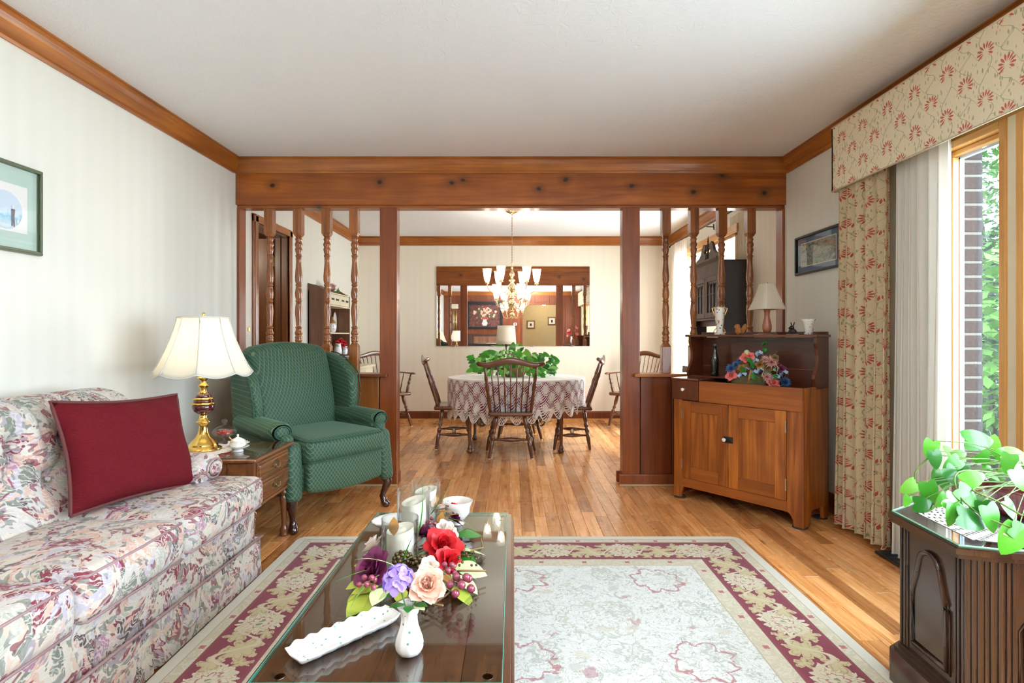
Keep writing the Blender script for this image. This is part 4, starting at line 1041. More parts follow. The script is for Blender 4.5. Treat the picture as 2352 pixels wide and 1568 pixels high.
e = .0015; m = MB()
for a in ((TX0-e, TX0, TY0, TY1), (TX1, TX1+e, TY0, TY1), (TX0-e, TX1+e, TY0-e, TY0), (TX0-e, TX1+e, TY1, TY1+e)): m.box(a[0], a[1], a[2], a[3], TZ+.0008, TZ+.0072)
m.build('glass_edge', M_gedge, ct, w=True)
for x in (TX0+.05, TX1-.03):
    for y in (TY0+.05, TY1-.05):
        MB().lathe([(.010, .001), (.012, .003)], 14, T(x, y-.02, TZ-.002)).lathe([(.011, .0), (.011, .001)], 14, T(x, y-.02, TZ+.0)).build('glass_pad', M_nickel, ct, w=True)
        MB().lathe([(.016, .012), (.022, .02), (.018, .05), (.014, .07), (.022, .20), (.027, .27), (.020, .28), (.026, .29)], 14, T(x, y, 0)).build('leg', M_walnut, ct, w=True)
GZ = TZ+.0076
# ---------------------------------------------------------------- flower makers
def petal(m, M, L, Wd, cup=.3, curl=.2, ruff=0.0, n=4):
    ph = random.uniform(0, 6)
    def f(u, v):
        a = 2*v-1; w = Wd*sin(pi*min(1, (.12+.80*u)))**.8*(1 if u < .9 else .9)
        y = L*u; x = a*w*.5; z = cup*L*u*u*(1-.3*u)+cup*.6*a*a*w*.5-curl*L*max(0, u-.6)**1.5*2+ruff*L*sin(a*7+ph)*u*.3
        return (x, y, z)
    m.grid(f, n, n, True, M)
def bloom(m, c, r, nrm=Vector((0, 0, 1)), layers=4, n0=5, cup=.55, ruff=.12):
    q = Vector((0, 0, 1)).rotation_difference(Vector(nrm)).to_matrix().to_4x4()
    for k in range(layers):
        t = k/max(1, layers-1); n = n0+ (k % 2)
        for i in range(n):
            tilt = radians(72-62*t)+random.uniform(-.1, .1)
            M = T(*c) @ q @ R(2*pi*i/n+k*.6+random.uniform(-.15, .15), 'Z') @ R(tilt, 'X') @ T(0, r*.02, 0)
            L = r*(.55+.45*t)*random.uniform(.9, 1.08)
            petal(m, M, L, L*1.0, cup*(1-.55*t), .25*t, ruff)
def mum(m, c, r, nrm, n=60, w=.16):
    q = Vector((0, 0, 1)).rotation_difference(Vector(nrm)).to_matrix().to_4x4()
    for i in range(n):
        t = (i+.5)/n; M = T(*c) @ q @ R(i*2.4, 'Z') @ R(radians(80-72*t), 'X'); L = r*(.55+.45*t)
        m.add([(0, 0, 0), (w*r*.5, L*.6, r*.05), (0, L, r*.02), (-w*r*.5, L*.6, r*.05), ], [(0, 1, 2, 3)], True, M)
def hyd(m, c, r, n=16, ps=.5, up=.1):
    for i in range(n):
        z = 1-(i+.5)/n*1.25; a = i*2.4; rr = sqrt(max(0, 1-z*z)); nn = Vector((rr*cos(a), rr*sin(a), z+up)).normalized()
        cc = Vector(c)+nn*r*.8; q = Vector((0, 0, 1)).rotation_difference(nn).to_matrix().to_4x4()
        for k in range(4):
            petal(m, T(*cc) @ q @ R(k*pi/2+a, 'Z') @ R(.15, 'X'), r*ps, r*ps, .1, .1, 0, 3)
        m.ball(tuple(cc+nn*r*.03), r*.06, 4)
def leafm(name, mt, L=1.0, Wd=.6, heart=True, droop=.25, fold=.12):
    m = MB(); n = 11; vs = []; fs = []
    for i in range(n+1):
        t = i/n
        if heart: w = Wd*.5*(1-t)**.72*(t+.10)**.32/.60+.0005; back = -.11*Wd*max(0, 1-t*5)
        else: w = Wd*.5*sin(pi*t)**.9+.002; back = 0
        z = -droop*t*t*L
        for a in (-1, -.55, 0, .55, 1):
            vs.append((a*w, t*L+(back if abs(a) > .3 else 0), z+fold*w*abs(a)-.10*w*(a*a)))
    for i in range(n):
        for j in range(4): fs.append((i*5+j, i*5+j+1, (i+1)*5+j+1, (i+1)*5+j))
    m.add(vs, fs, True); return m.mesh(name, mt)
def put(me, name, parent, c, d, up, s, roll=0):
    d = Vector(d).normalized(); a = d.cross(Vector(up)).normalized(); u = a.cross(d).normalized()
    M = Matrix((( a.x, d.x, u.x, c[0]), (a.y, d.y, u.y, c[1]), (a.z, d.z, u.z, c[2]), (0, 0, 0, 1)))
    o = bpy.data.objects.new(name, me); COL.objects.link(o); o.parent = parent
    o.matrix_local = M @ R(roll, 'Y') @ Matrix.Diagonal((s, s, s, 1)); return o
LV = {k: leafm('leaf', mt, 1, .62, False, .3) for k, mt in (('y', M_yleaf), ('p', M_pleaf), ('o', M_oleaf), ('g', M_green2))}
# ---------------------------------------------------------------- centrepiece on the coffee table
cpX, cpY = -.245, 1.66
cp = thing('flower_centrepiece', 'long silk flower centrepiece of red, plum and cream blooms around the candles', 'flower arrangement', (cpX, cpY, GZ))
def L3(px, py, h):   # point at height h above the glass under that pixel
    z = GZ+h; D = (EYE-z)*F/(py-771); return Vector(((px-1178)*D/F-cpX, D-cpY, h))
m = MB()
for i in range(26):
    t = i/25; a = Vector((random.uniform(-.09, .10), -.26+.52*t, .012+random.uniform(0, .012)))
    m.tube([a, a+Vector((random.uniform(-.06, .06), random.uniform(-.08, .08), random.uniform(.0, .03))), a+Vector((random.uniform(-.09, .09), random.uniform(-.1, .1), .01))], .003, 5)
stuff(m.build('twig_base', M_dried, cp))
for nm, mt, px, py, h, r, nr in (('red_peony', M_redf, 1015, 1258, .055, .062, (.3, -.5, .8)), ('red_peony', M_redf, 1028, 1292, .035, .050, (.7, -.5, .5)), ('plum_peony', M_purf, 862, 1310, .045, .064, (-.5, -.6, .6)), ('plum_peony', M_purf, 1042, 1195, .035, .036, (.6, .2, .6)),
        ('cream_rose', M_crmf, 862, 1258, .040, .046, (-.7, 0, .6)), ('red_rose', M_redf, 1035, 1175, .045, .048, (.3, .3, .8)), ('cream_lily', M_crmf, 1024, 1222, .065, .044, (.5, -.3, .8)), ('white_rose', M_crmf, 985, 1302, .050, .030, (.1, -.7, .7)), ('plum_rose', M_purf, 975, 1230, .04, .044, (0, 0, 1)), ('cream_rose', M_crmf, 1015, 1170, .06, .030, (0, .2, 1))):
    m = MB(); bloom(m, L3(px, py, h), r, nr, 4, 5); m.build(nm, mt, cp)
for px, py, n, s, mt, rr in ((975, 1215, 14, .030, M_berry, .0075), (1060, 1345, 9, .030, M_berry, .011), (845, 1340, 7, .022, M_berry, .008), (1000, 1205, 9, .03, M_berry, .007), (925, 1285, 34, .026, M_bronzeb, .0065), (965, 1290, 20, .020, M_bronzeb, .0065), (1075, 1285, 14, .03, M_bronzeb, .004), (1030, 1310, 8, .022, M_berry, .008)):
    c = L3(px, py, .05); m = MB()
    for i in range(n):
        z = 1-(i+.5)/n*1.6; a = i*2.4; q = sqrt(max(0, 1-z*z)); m.ball((c.x+s*q*cos(a), c.y+s*q*sin(a), max(.008, c.z+s*z*.8)), rr, 6)
    m.build('berry_cluster', mt, cp)
for k, px, py, h, dx, dy, dz, s in (('p', 1035, 1262, .03, 1, .25, .05, .11), ('p', 1040, 1300, .03, 1, -.1, .0, .10), ('p', 1035, 1318, .03, .9, -.6, .0, .10), ('y', 868, 1335, .03, -.7, -.8, .1, .10), ('y', 858, 1355, .02, -.1, -1, .0, .09), ('g', 880, 1290, .03, -1, .3, .2, .08), ('g', 1045, 1230, .03, 1, .2, .2, .09), ('o', 1010, 1190, .06, .9, .6, .3, .09), ('p', 1045, 1262, .02, 1, .15, .1, .075), ('p', 1048, 1300, .02, .9, -.5, 0, .075), ('y', 1035, 1345, .02, .9, -.6, -.15, .085), ('y', 870, 1345, .03, -.9, -.5, .2, .07), ('p', 880, 1350, .03, -.1, -.9, .1, .07), ('y', 850, 1360, .02, -.4, -.9, -.05, .085), ('g', 1040, 1270, .015, .9, -.5, .1, .08), ('o', 1000, 1180, .07, .8, .2, .3, .065), ('o', 993, 1165, .07, .1, .4, 1, .065), ('o', 905, 1230, .12, -.1, .1, 1, .05), ('y', 858, 1300, .02, -.9, .1, .2, .06),
        ('o', 1010, 1205, .05, .2, -.3, .8, .045), ('p', 1015, 1330, .02, .8, -.7, 0, .07), ('o', 1020, 1320, .05, .3, -.8, .3, .05), ('g', 960, 1340, .02, .1, -1, .1, .08), ('g', 905, 1340, .02, -.3, -1, .1, .07), ('p', 1050, 1245, .02, .9, .5, .1, .06), ('g', 1055, 1215, .02, 1, .2, .1, .06), ('y', 920, 1350, .02, .2, -1, 0, .06), ('g', 985, 1250, .04, .6, -.2, .6, .05), ('y', 845, 1330, .02, -1, -.5, 0, .06), ('p', 900, 1350, .03, -.5, -1, .2, .055)):
    put(LV[k], 'leaf', cp, L3(px, py, h), (dx, dy, dz), (0, 0, 1) if abs(dz) < .7 else (0, -1, .2), s, random.uniform(-.4, .4))
for pts in (((910, 1300, .06), (860, 1275, .10), (815, 1285, .09)), ((985, 1300, .06), (1020, 1310, .07), (1060, 1345, .05)), ((925, 1290, .05), (935, 1255, .12), (958, 1210, .17)), ((990, 1180, .05), (1020, 1140, .13), (1050, 1085, .22)), ((880, 1300, .05), (820, 1310, .07), (760, 1340, .04)), ((960, 1230, .05), (975, 1170, .15), (970, 1110, .22)), ((870, 1320, .05), (835, 1335, .06), (805, 1395, .02)), ((985, 1262, .05), (960, 1275, .07), (915, 1290, .06)), ((1030, 1190, .05), (1075, 1195, .07), (1105, 1225, .02))):
    a, b, c = [L3(*p) for p in pts]; P = [a.lerp(b, t/6).lerp(b.lerp(c, t/6), t/6) for t in range(7)]
    MB().tube(P, [.0035*(1-.85*i/6) for i in range(7)], 4, flat=.3).build('grass_blade', random.choice((M_green, M_stem)) if pts[1][0] != 860 else M_pleaf, cp)
# hurricanes with candles
for i, (px, D, hh, lb) in enumerate(((919, 1.63, .155, 'nearest of the three clear hurricane glasses on the coffee table'), (950, 1.83, .185, 'middle hurricane glass of the three on the coffee table'), (978, 2.04, .155, 'farthest of the three clear hurricane glasses on the coffee table'))):
    x = (px-1178)*D/F
    h = thing('hurricane_glass', lb, 'candle holder', (x, D, GZ+.001), 0, 'hurricane glasses on the coffee table')
    MB().lathe([(.001, .001), (.052, .001), (.054, .004), (.055, hh), (.0535, hh), (.0525, .006), (.001, .005)], 40, caps=False).build('glass_cylinder', M_glass, h)
    MB().tube([(.0543*cos(t*pi/20), .0543*sin(t*pi/20), hh) for t in range(41)], .0012, 5).build('rim', M_glass, h)
    ch = hh*.76
    def rf(a, k): return 1
    m = MB(); R_ = .040
    m.grid(lambda u, v: (R_*cos(2*pi*v), R_*sin(2*pi*v), .001+u*(ch-.001)*(1+.07*sin(2*pi*v+1)*u)), 8, 32)
    m.grid(lambda u, v: (R_*(1-u)*cos(2*pi*v)+.0, R_*(1-u)*sin(2*pi*v), ch*(1+.07*sin(2*pi*v+1)*(1-u))-.014*sin(pi*min(1, u*1.4))*u), 8, 32)
    o = m.build('pillar_candle', M_wax); o.location = (x, D, GZ+.0062)
    tag(o, ('ivory pillar candle with a wavy top in the nearest hurricane glass', 'ivory pillar candle in the middle hurricane glass', 'ivory pillar candle in the farthest hurricane glass')[i], 'candle', 'pillar candles on the coffee table')
    pass
# bud vase and its two flowers
vx, vy = -.229, 1.205
bv = thing('bud_vase', 'small ribbed white porcelain vase with green sprigs at the front of the coffee table', 'vase', (vx, vy, GZ))
vp = [(.020, 0), (.026, .003), (.030, .012), (.031, .022), (.029, .034), (.024, .048), (.0195, .062), (.0175, .074), (.0178, .084), (.021, .094), (.026, .103), (.0275, .107), (.0262, .107), (.020, .096), (.016, .080)]
MB().lathe(vp, 48, rf=lambda a, i: 1+.028*cos(a*9)*(1 if 2 < i < 12 else .4)).build('body', M_china2, bv)
m = MB(); c0 = W(925, 1340, 1.20)-Vector((vx, vy, GZ)); 
f1 = thing('hydrangea_bloom', 'lilac hydrangea bloom standing in the small white vase', 'flower', (vx, vy, GZ+.06))
hyd(m := MB(), W(916, 1335, 1.20)-f1.location, .034, 18, .62, .1); m.build('petals', M_lilf, f1)
MB().tube([(0, 0, 0), (-.008, 0, .04), tuple(W(918, 1345, 1.2)-f1.location)], .002, 5).build('stem', M_stem, f1)
f2 = thing('peach_rose', 'large peach rose standing in the small white vase beside the lilac bloom', 'flower', (vx, vy, GZ+.06))
m = MB(); bloom(m, W(982, 1345, 1.20)-f2.location, .046, (.15, -.75, .65), 5, 6, .6, .2); m.build('petals', M_peaf, f2)
MB().tube([(0, 0, 0), (.006, 0, .04), tuple(W(975, 1350, 1.21)-f2.location)], .002, 5).build('stem', M_stem, f2)
for dx, dy, k in ((-.8, -.5, 'g'), (.1, -1, 'g'), (.9, -.4, 'g'), (.5, .8, 'g'), (.95, -.75, 'p')): put(LV[k], 'leaf', f2, (dx*.01, dy*.008, .048), (dx, dy, .35), (0, 0, 1), .036)
# ribbed tray
tr = thing('serving_tray', 'small white scalloped porcelain tray with green sprigs on the coffee table', 'tray', (-.387, 1.262, GZ), radians(47.5))
def trayf(u, v):
    a = 2*v-1; b = 2*u-1; Lx, Ly = .128, .040
    e = max(abs(a)**1.0, abs(b)); 
    x = b*Lx; y = a*Ly*(1+.05*cos(b*24)*abs(a))
    if abs(b) > .8: y *= 1-.25*((abs(b)-.8)/.2); x *= 1+.03*(1-abs(a))
    z = .003+.017*max(max(0, abs(a)-.62)/.38, max(0, abs(b)-.88)/.12)**1.5
    z += .0018*cos(b*24)*abs(a)
    return (x, y, z)
MB().grid(trayf, 60, 20).build('dish', M_china2, tr, solid=.003)
# footed bowl and leaf dish
fb = thing('footed_bowl', 'white footed porcelain bowl with pinched rim at the far end of the coffee table', 'bowl', (-.206, 2.03, GZ))
MB().lathe([(.024, 0), (.026, .004), (.018, .010), (.016, .014), (.030, .022), (.044, .042), (.047, .066), (.054, .088), (.052, .088), (.044, .066), (.040, .044), (.012, .022)], 40, rf=lambda a, i: 1+.06*cos(a*2+1)*(1 if i > 6 else .3)).build('bowl_body', M_porc, fb)
m = MB()
for k in range(3): m.ball((-.044+.008*k, -.018-.004*k, .080+.004*k), .012-.002*k, 6)
m.build('moulded_rim_flowers', M_porc, fb)
sd = thing('shell_dish', 'white shell-shaped porcelain dish behind the candles on the coffee table', 'dish', (-.448, 1.985, GZ), radians(35))
def shell(u, v):
    a = 2*pi*v; r = .068*(1+.18*cos(a))*(1+.03*cos(14*a)*u)*u+.001
    return (r*cos(a)*1.15, r*sin(a)*.85, .003+.030*u**2.5)
MB().grid(shell, 10, 56).build('dish', M_porc, sd, solid=.003)
MB().lathe([(.022, 0), (.026, .002), (.020, .008)], 20).build('foot', M_porc, sd)
# ---------------------------------------------------------------- dry sink cabinet, set cornerwise
LX, LY, RX, RY = 1.125, 3.80, 1.672, 3.13
ang = atan2(RY-LY, RX-LX); SWd = sqrt((RX-LX)**2+(RY-LY)**2); SDp = .355
ds = thing('dry_sink', 'wooden dry sink cabinet with two panelled doors and high shelf back in the right corner', 'cabinet', (LX, LY, 0), ang)
def sb_(m, nm, mt, p=None): return m.build(nm, mt, p or ds)
# local frame: x along the front (0..SWd), y = depth back (0..SDp)
W_ = SWd
m = MB().bbox(0, .068, 0, .02, .095, .69, .002); m.prism([(0, .01), (.055, .01), (.058, .035), (.068, .070), (.075, .095), (0, .095)], 0, .02, 1); sb_(m, 'left_stile', M_sink)
m = MB().bbox(W_-.095, W_, 0, .02, .095, .69, .002); m.prism([(W_-.055, .01), (W_, .01), (W_, .095), (W_-.105, .095), (W_-.075, .075), (W_-.060, .045)], 0, .02, 1); sb_(m, 'right_stile', M_sink)
sb_(MB().bbox(.068, W_-.095, 0, .02, .085, .147, .002), 'bottom_rail', M_sinkx)
sb_(MB().box(0, .02, .02, SDp, .02, .82).box(0, .02, .02, .06, 0.01, .02), 'left_side', M_sink)
m = MB(); m.bbox(W_-.02, W_, .021, SDp, .09, .815, .002); m.prism([(.021, .01), (.09, .01), (.11, .09), (.021, .09)], W_-.02, W_, 0); m.prism([(SDp-.07, .01), (SDp, .01), (SDp, .09), (SDp-.09, .09)], W_-.02, W_, 0); sb_(m, 'right_side', M_sink)
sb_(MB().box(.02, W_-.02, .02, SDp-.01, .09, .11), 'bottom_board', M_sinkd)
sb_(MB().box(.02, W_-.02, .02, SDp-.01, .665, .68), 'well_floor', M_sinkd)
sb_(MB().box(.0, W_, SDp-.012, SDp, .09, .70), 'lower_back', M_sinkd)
sb_(MB().bbox(.200, W_, -.014, .012, .680, .818, .003), 'well_front', M_sinkx)
for (a, b, ni) in ((.070, .404, 0), (.408, W_-.097, 1)):
    d = MB().bbox(a+.06, b-.06, -.002, .010, .225, .605, .001).build('door', M_sink, ds)
    MB().bbox(a, a+.066, -.009, .012, .150, .677, .002).build('door_stile', M_sink, d)
    MB().bbox(b-.066, b, -.009, .012, .150, .677, .002).build('door_stile', M_sink, d)
    MB().bbox(a+.066, b-.066, -.0085, .012, .150, .228, .002).build('door_rail', M_sinkx, d)
    MB().bbox(a+.066, b-.066, -.0085, .012, .602, .677, .002).build('door_rail', M_sinkx, d)
    hx = a-.003 if ni == 0 else b-.002
    for z in (.245, .585): MB().bbox(hx-.001, hx+.006, -.014, -.006, z-.035, z+.035, .001).build('hinge', M_nickel, d)
m = MB(); m.bbox(.375, .442, -.015, -.008, .435, .475, .006); sb_(m, 'latch_plate', M_black)
sb_(MB().lathe([(.007, 0), (.006, .008), (.012, .014), (.013, .020), (.008, .025)], 16, T(.390, -.014, .455) @ R(pi/2, 'X')), 'door_knob', M_porc)
sb_(MB().lathe([(.010, 0), (.010, .004), (.004, .005)], 14, T(.428, -.015, .455) @ R(pi/2, 'X')), 'keyhole_disc', M_black)
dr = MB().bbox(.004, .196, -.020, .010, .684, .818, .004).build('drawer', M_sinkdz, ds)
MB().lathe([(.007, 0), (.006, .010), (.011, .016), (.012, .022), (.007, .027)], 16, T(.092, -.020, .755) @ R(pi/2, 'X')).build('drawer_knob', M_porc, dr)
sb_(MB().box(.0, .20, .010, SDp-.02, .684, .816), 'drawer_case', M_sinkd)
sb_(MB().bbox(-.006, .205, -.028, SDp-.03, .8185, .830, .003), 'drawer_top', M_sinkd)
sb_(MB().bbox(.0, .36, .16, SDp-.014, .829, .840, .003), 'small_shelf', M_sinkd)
# gallery back: three boards, scroll sides, shelf
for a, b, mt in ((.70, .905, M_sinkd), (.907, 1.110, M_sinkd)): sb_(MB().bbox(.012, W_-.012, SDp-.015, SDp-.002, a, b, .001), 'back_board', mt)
sc_ = [(SDp, .83), (.175, .83), (.160, .842), (.150, .862), (.158, .885), (.185, .915), (.205, .955), (.205, 1.0), (.190, 1.045), (.175, 1.075), (.178, 1.112), (SDp, 1.112)]
for x0, x1 in ((0, .018), (W_-.018, W_)):
    P = sc_ if x0 == 0 else [(a, b if b > .835 else .80) for a, b in sc_]
    sb_(MB().prism(P, x0, x1, 0), 'scroll_side', M_sinkdz)
sb_(MB().bbox(-.012, W_+.012, .150, SDp+.002, 1.112, 1.128, .004), 'top_shelf', M_sinkd)
sb_(MB().bbox(-.0, W_+.0, SDp-.012, SDp, 1.128, 1.146, .002), 'shelf_back_rail', M_sinkd)
for x, y in ((.03, .03), (W_-.035, .035), (.03, SDp-.04), (W_-.035, SDp-.04)):
    m = MB(); m.lathe([(.042, .0015), (.042, .005), (.036, .006), (.036, .010)], 24, T(x, y, 0)); sb_(m, 'floor_pad', M_blackp)
SM = T(LX, LY, 0) @ R(ang, 'Z')
def onshelf(px, back=.235, z=1.1285):   # point on the shelf line whose image column is px
    best = None
    for i in range(400):
        x = W_*i/399; p = SM @ Vector((x, back, z)); e = abs(1178+F*p.x/p.y-px)
        if best is None or e < best[0]: best = (e, p)
    return best[1]
# bottle
p = onshelf(1642, .24, .8405)
bt = thing('wine_bottle', 'dark glass bottle standing on the left of the dry sink', 'bottle', p)
MB().lathe([(.022, 0), (.026, .004), (.027, .012), (.027, .105), (.024, .130), (.014, .165), (.011, .185), (.0105, .200), (.013, .202), (.013, .208), (.010, .210)], 28).build('bottle_body', plain('dark_green_glass', (.008, .011, .008), .06, 0, None, Coat_Weight=1.0), bt)
MB().lathe([(.008, .209), (.0085, .222), (.007, .2225)], 14).build('cork', plain('dusty_cork', (.20, .22, .20), .8), bt)
# tall gilt vase
p = onshelf(1653, .235)
gv = thing('gilt_vase', 'tall painted china vase with gilt scroll handles on the dry sink shelf', 'vase', p)
MB().lathe([(.034, 0), (.032, .008), (.024, .018), (.021, .034), (.023, .060), (.027, .100), (.031, .140), (.034, .170), (.032, .180), (.036, .190), (.033, .190), (.029, .178), (.026, .14)], 36, rf=lambda a, i: 1+(.10*cos(a*4+.5) if i in (0, 1) else .05*cos(a*6) if 8 < i < 11 else 0)).build('vase_body', M_china, gv)
va = atan2(-p.y, -p.x)+pi/2
for s in (-1, 1):
    u = Vector((cos(0), 0, 0))*s
    P = [(s*.030, 0, .120), (s*.040, 0, .145), (s*.050, 0, .170), (s*.053, 0, .184), (s*.043, 0, .186), (s*.037, 0, .172)]
    P2 = [(s*.022, 0, .045), (s*.036, 0, .030), (s*.040, 0, .016), (s*.030, 0, .012), (s*.034, 0, .004)]
    MB().tube(P, [.0035, .004, .004, .0045, .004, .003], 8, up=Vector((0, 1, 0))).build('handle', M_gold, gv)
    MB().tube(P2, [.003, .004, .004, .004, .004], 8, up=Vector((0, 1, 0))).build('scroll_foot', M_gold, gv)
MB().tube([(.0355*cos(t*pi/16)*(1+.05*cos(6*t*pi/16)), .0355*sin(t*pi/16)*(1+.05*cos(6*t*pi/16)), .190+.003*cos(t*pi/16*6)) for t in range(33)], .0016, 5).build('gilt_rim', M_gold, gv)
# carved squirrel-like basket: round body and tail
p = onshelf(1700, .235)
M_rust = plain('rust_woven', (.42, .17, .045), .85, 0, (140, 1.0))
sq_ = thing('squirrel_figurine', 'small rust-brown woven squirrel figure on the dry sink shelf', 'figurine', p)
def egg(c, rx_, ry_, rz_, M=None):
    m = MB(); prof = [(max(1e-4, sin(pi*i/10)), -cos(pi*i/10)) for i in range(11)]
    return m.lathe([(r, z) for r, z in prof], 16, T(*c) @ (M or Matrix()) @ Matrix.Diagonal((rx_, ry_, rz_, 1)))
egg((-.012, 0, .026), .022, .018, .027).build('body', M_rust, sq_); egg((-.020, -.002, .052), .020, .015, .018).build('head', M_rust, sq_)
egg((.026, 0, .038), .017, .016, .036, R(.35, 'Y')).build('tail', M_rust, sq_); egg((-.034, -.010, .057), .0028, .0028, .0028).build('eye', M_black, sq_)
egg((-.004, -.014, .022), .006, .005, .012, R(-.4, 'Y')).build('paw', M_rust, sq_)
# small lamp
p = onshelf(1762, .235)
do_ = doily('lace_doily', (p.x-.008, p.y-.0, 1.1285), .058, 'white lace doily under the small lamp on the dry sink', 12, 1.25)
s2 = thing('small_table_lamp', 'small turned-wood lamp with square ivory shade on the dry sink shelf', 'lamp', (p.x, p.y, 1.1305))
MB().lathe([(.056, 0), (.058, .004), (.052, .009), (.028, .011)], 30).build('base_plate', M_sinkd, s2)
MB().lathe([(.014, .010), (.022, .014), (.028, .032), (.029, .052), (.024, .080), (.0165, .110), (.0165, .135), (.021, .165), (.018, .168), (.006, .170), (.004, .330)], 28).build('stem', plain('reddish_turned_wood', (.36, .13, .065), .3, 0, None, Coat_Weight=.4), s2)
def sqs(u, v):
    a = 2*pi*v; k = 1/max(abs(cos(a)), abs(sin(a))); k = min(k, 1.28)
    r = .038+.048*u**1.25; z = .325-.165*u-(.010*u*abs(sin(2*a))*0)
    r += .004*max(0, u-.92)*12
    return (r*k*cos(a+.2), r*k*sin(a+.2), z)
shd = MB().grid(sqs, 14, 64).build('lamp_shade', shade('ivory_shade', (.86, .81, .68), .3), s2, solid=.0012)
for k in range(4): MB().tube([tuple(Vector(sqs(i/14, (k+.5)/4))*1.004) for i in range(15)], .0016, 5).build('shade_rib', M_trimw, shd)
MB().lathe([(.004, .325), (.006, .331), (.002, .336)], 10).build('finial', M_brass, s2)
# bunny and its doily, cup
p = onshelf(1820, .235)
doily('lace_doily', (p.x, p.y, 1.1285), .034, 'small white doily under the dark rabbit figure', 10)
bn = thing('rabbit_figurine', 'small dark bronze rabbit figure on the dry sink shelf', 'figurine', (p.x, p.y, 1.131), ang)
M_dbz = plain('dark_bronze', (.035, .020, .020), .35, .3, (60, .5))
egg((0, 0, .016), .025, .017, .018).build('body', M_dbz, bn); egg((-.004, 0, .040), .015, .012, .014).build('head', M_dbz, bn); egg((-.016, -.002, .037), .008, .007, .007).build('muzzle', M_dbz, bn)
for s in (-1, 1): egg((.001+s*.006, s*.004, .062), .004, .003, .014, R(s*.25, 'Y')).build('ear', M_dbz, bn)
egg((.024, 0, .010), .007, .007, .007).build('tail', M_dbz, bn); egg((-.016, -.012, .008), .012, .006, .007).build('paw', M_dbz, bn)
p = onshelf(1857, .235)
cu = thing('china_cup', 'flared white china cup with flower sprig on the dry sink shelf', 'cup', p)
MB().lathe([(.024, 0), (.025, .003), (.024, .012), (.0255, .014), (.025, .030), (.027, .055), (.033, .078), (.043, .094), (.041, .094), (.031, .076), (.024, .05), (.022, .006)], 36).build('cup_body', china('flower_sprig_china', [(.55, .25, .2), (.2, .2, .3), (.75, .5, .3), (.25, .4, .25)], (.80, .84, .80), 60, .33), cu)
# dried flower arrangement in the well
fa = thing('dried_flower_arrangement', 'mixed coral, blue and pink flower arrangement in the well of the dry sink', 'flower arrangement', tuple(SM @ Vector((.46, .15, .68))))
fo = fa.location.copy()
def at2(px, py, dy=0.0):
    # point on the vertical plane through the arrangement, facing the camera
    n = Vector((fo.x, fo.y, 0)).normalized(); r = Vector(((px-1178)/F, 1, -(py-771)/F)); D = (fo.dot(n)+dy)/(r.dot(n)); q = r*D; q.z += EYE; return q-fo
m = MB(); q = random.Random(4)
for i in range(420):
    px = q.uniform(1672, 1806); t = abs((px-1739)/70); py = q.uniform(835+30*t, 900); a = at2(px, py, q.uniform(-.05, .06)); d = Vector((q.uniform(-1, 1), q.uniform(-1, 1), q.uniform(-.3, 1)))*.022
    m.add([a, a+d*.5+Vector((.003, 0, .002)), a+d, a+d*.5-Vector((.003, 0, 0))], [(0, 1, 2, 3)])
m.add([tuple(at2(px, 905)) for px in ()], [])
stuff(m.build('moss', M_dried, fa))
egg(tuple(at2(1739, 880)), .17, .07, .07).build('moss_mound', plain('moss_foam', (.10, .075, .03), .95, 0, (70, 1.0)), fa)
MB().lathe([(.09, 0), (.12, .03), (.125, .06), (.10, .06)], 24, sx=1.2, sy=.75).build('basket', M_dried, fa)
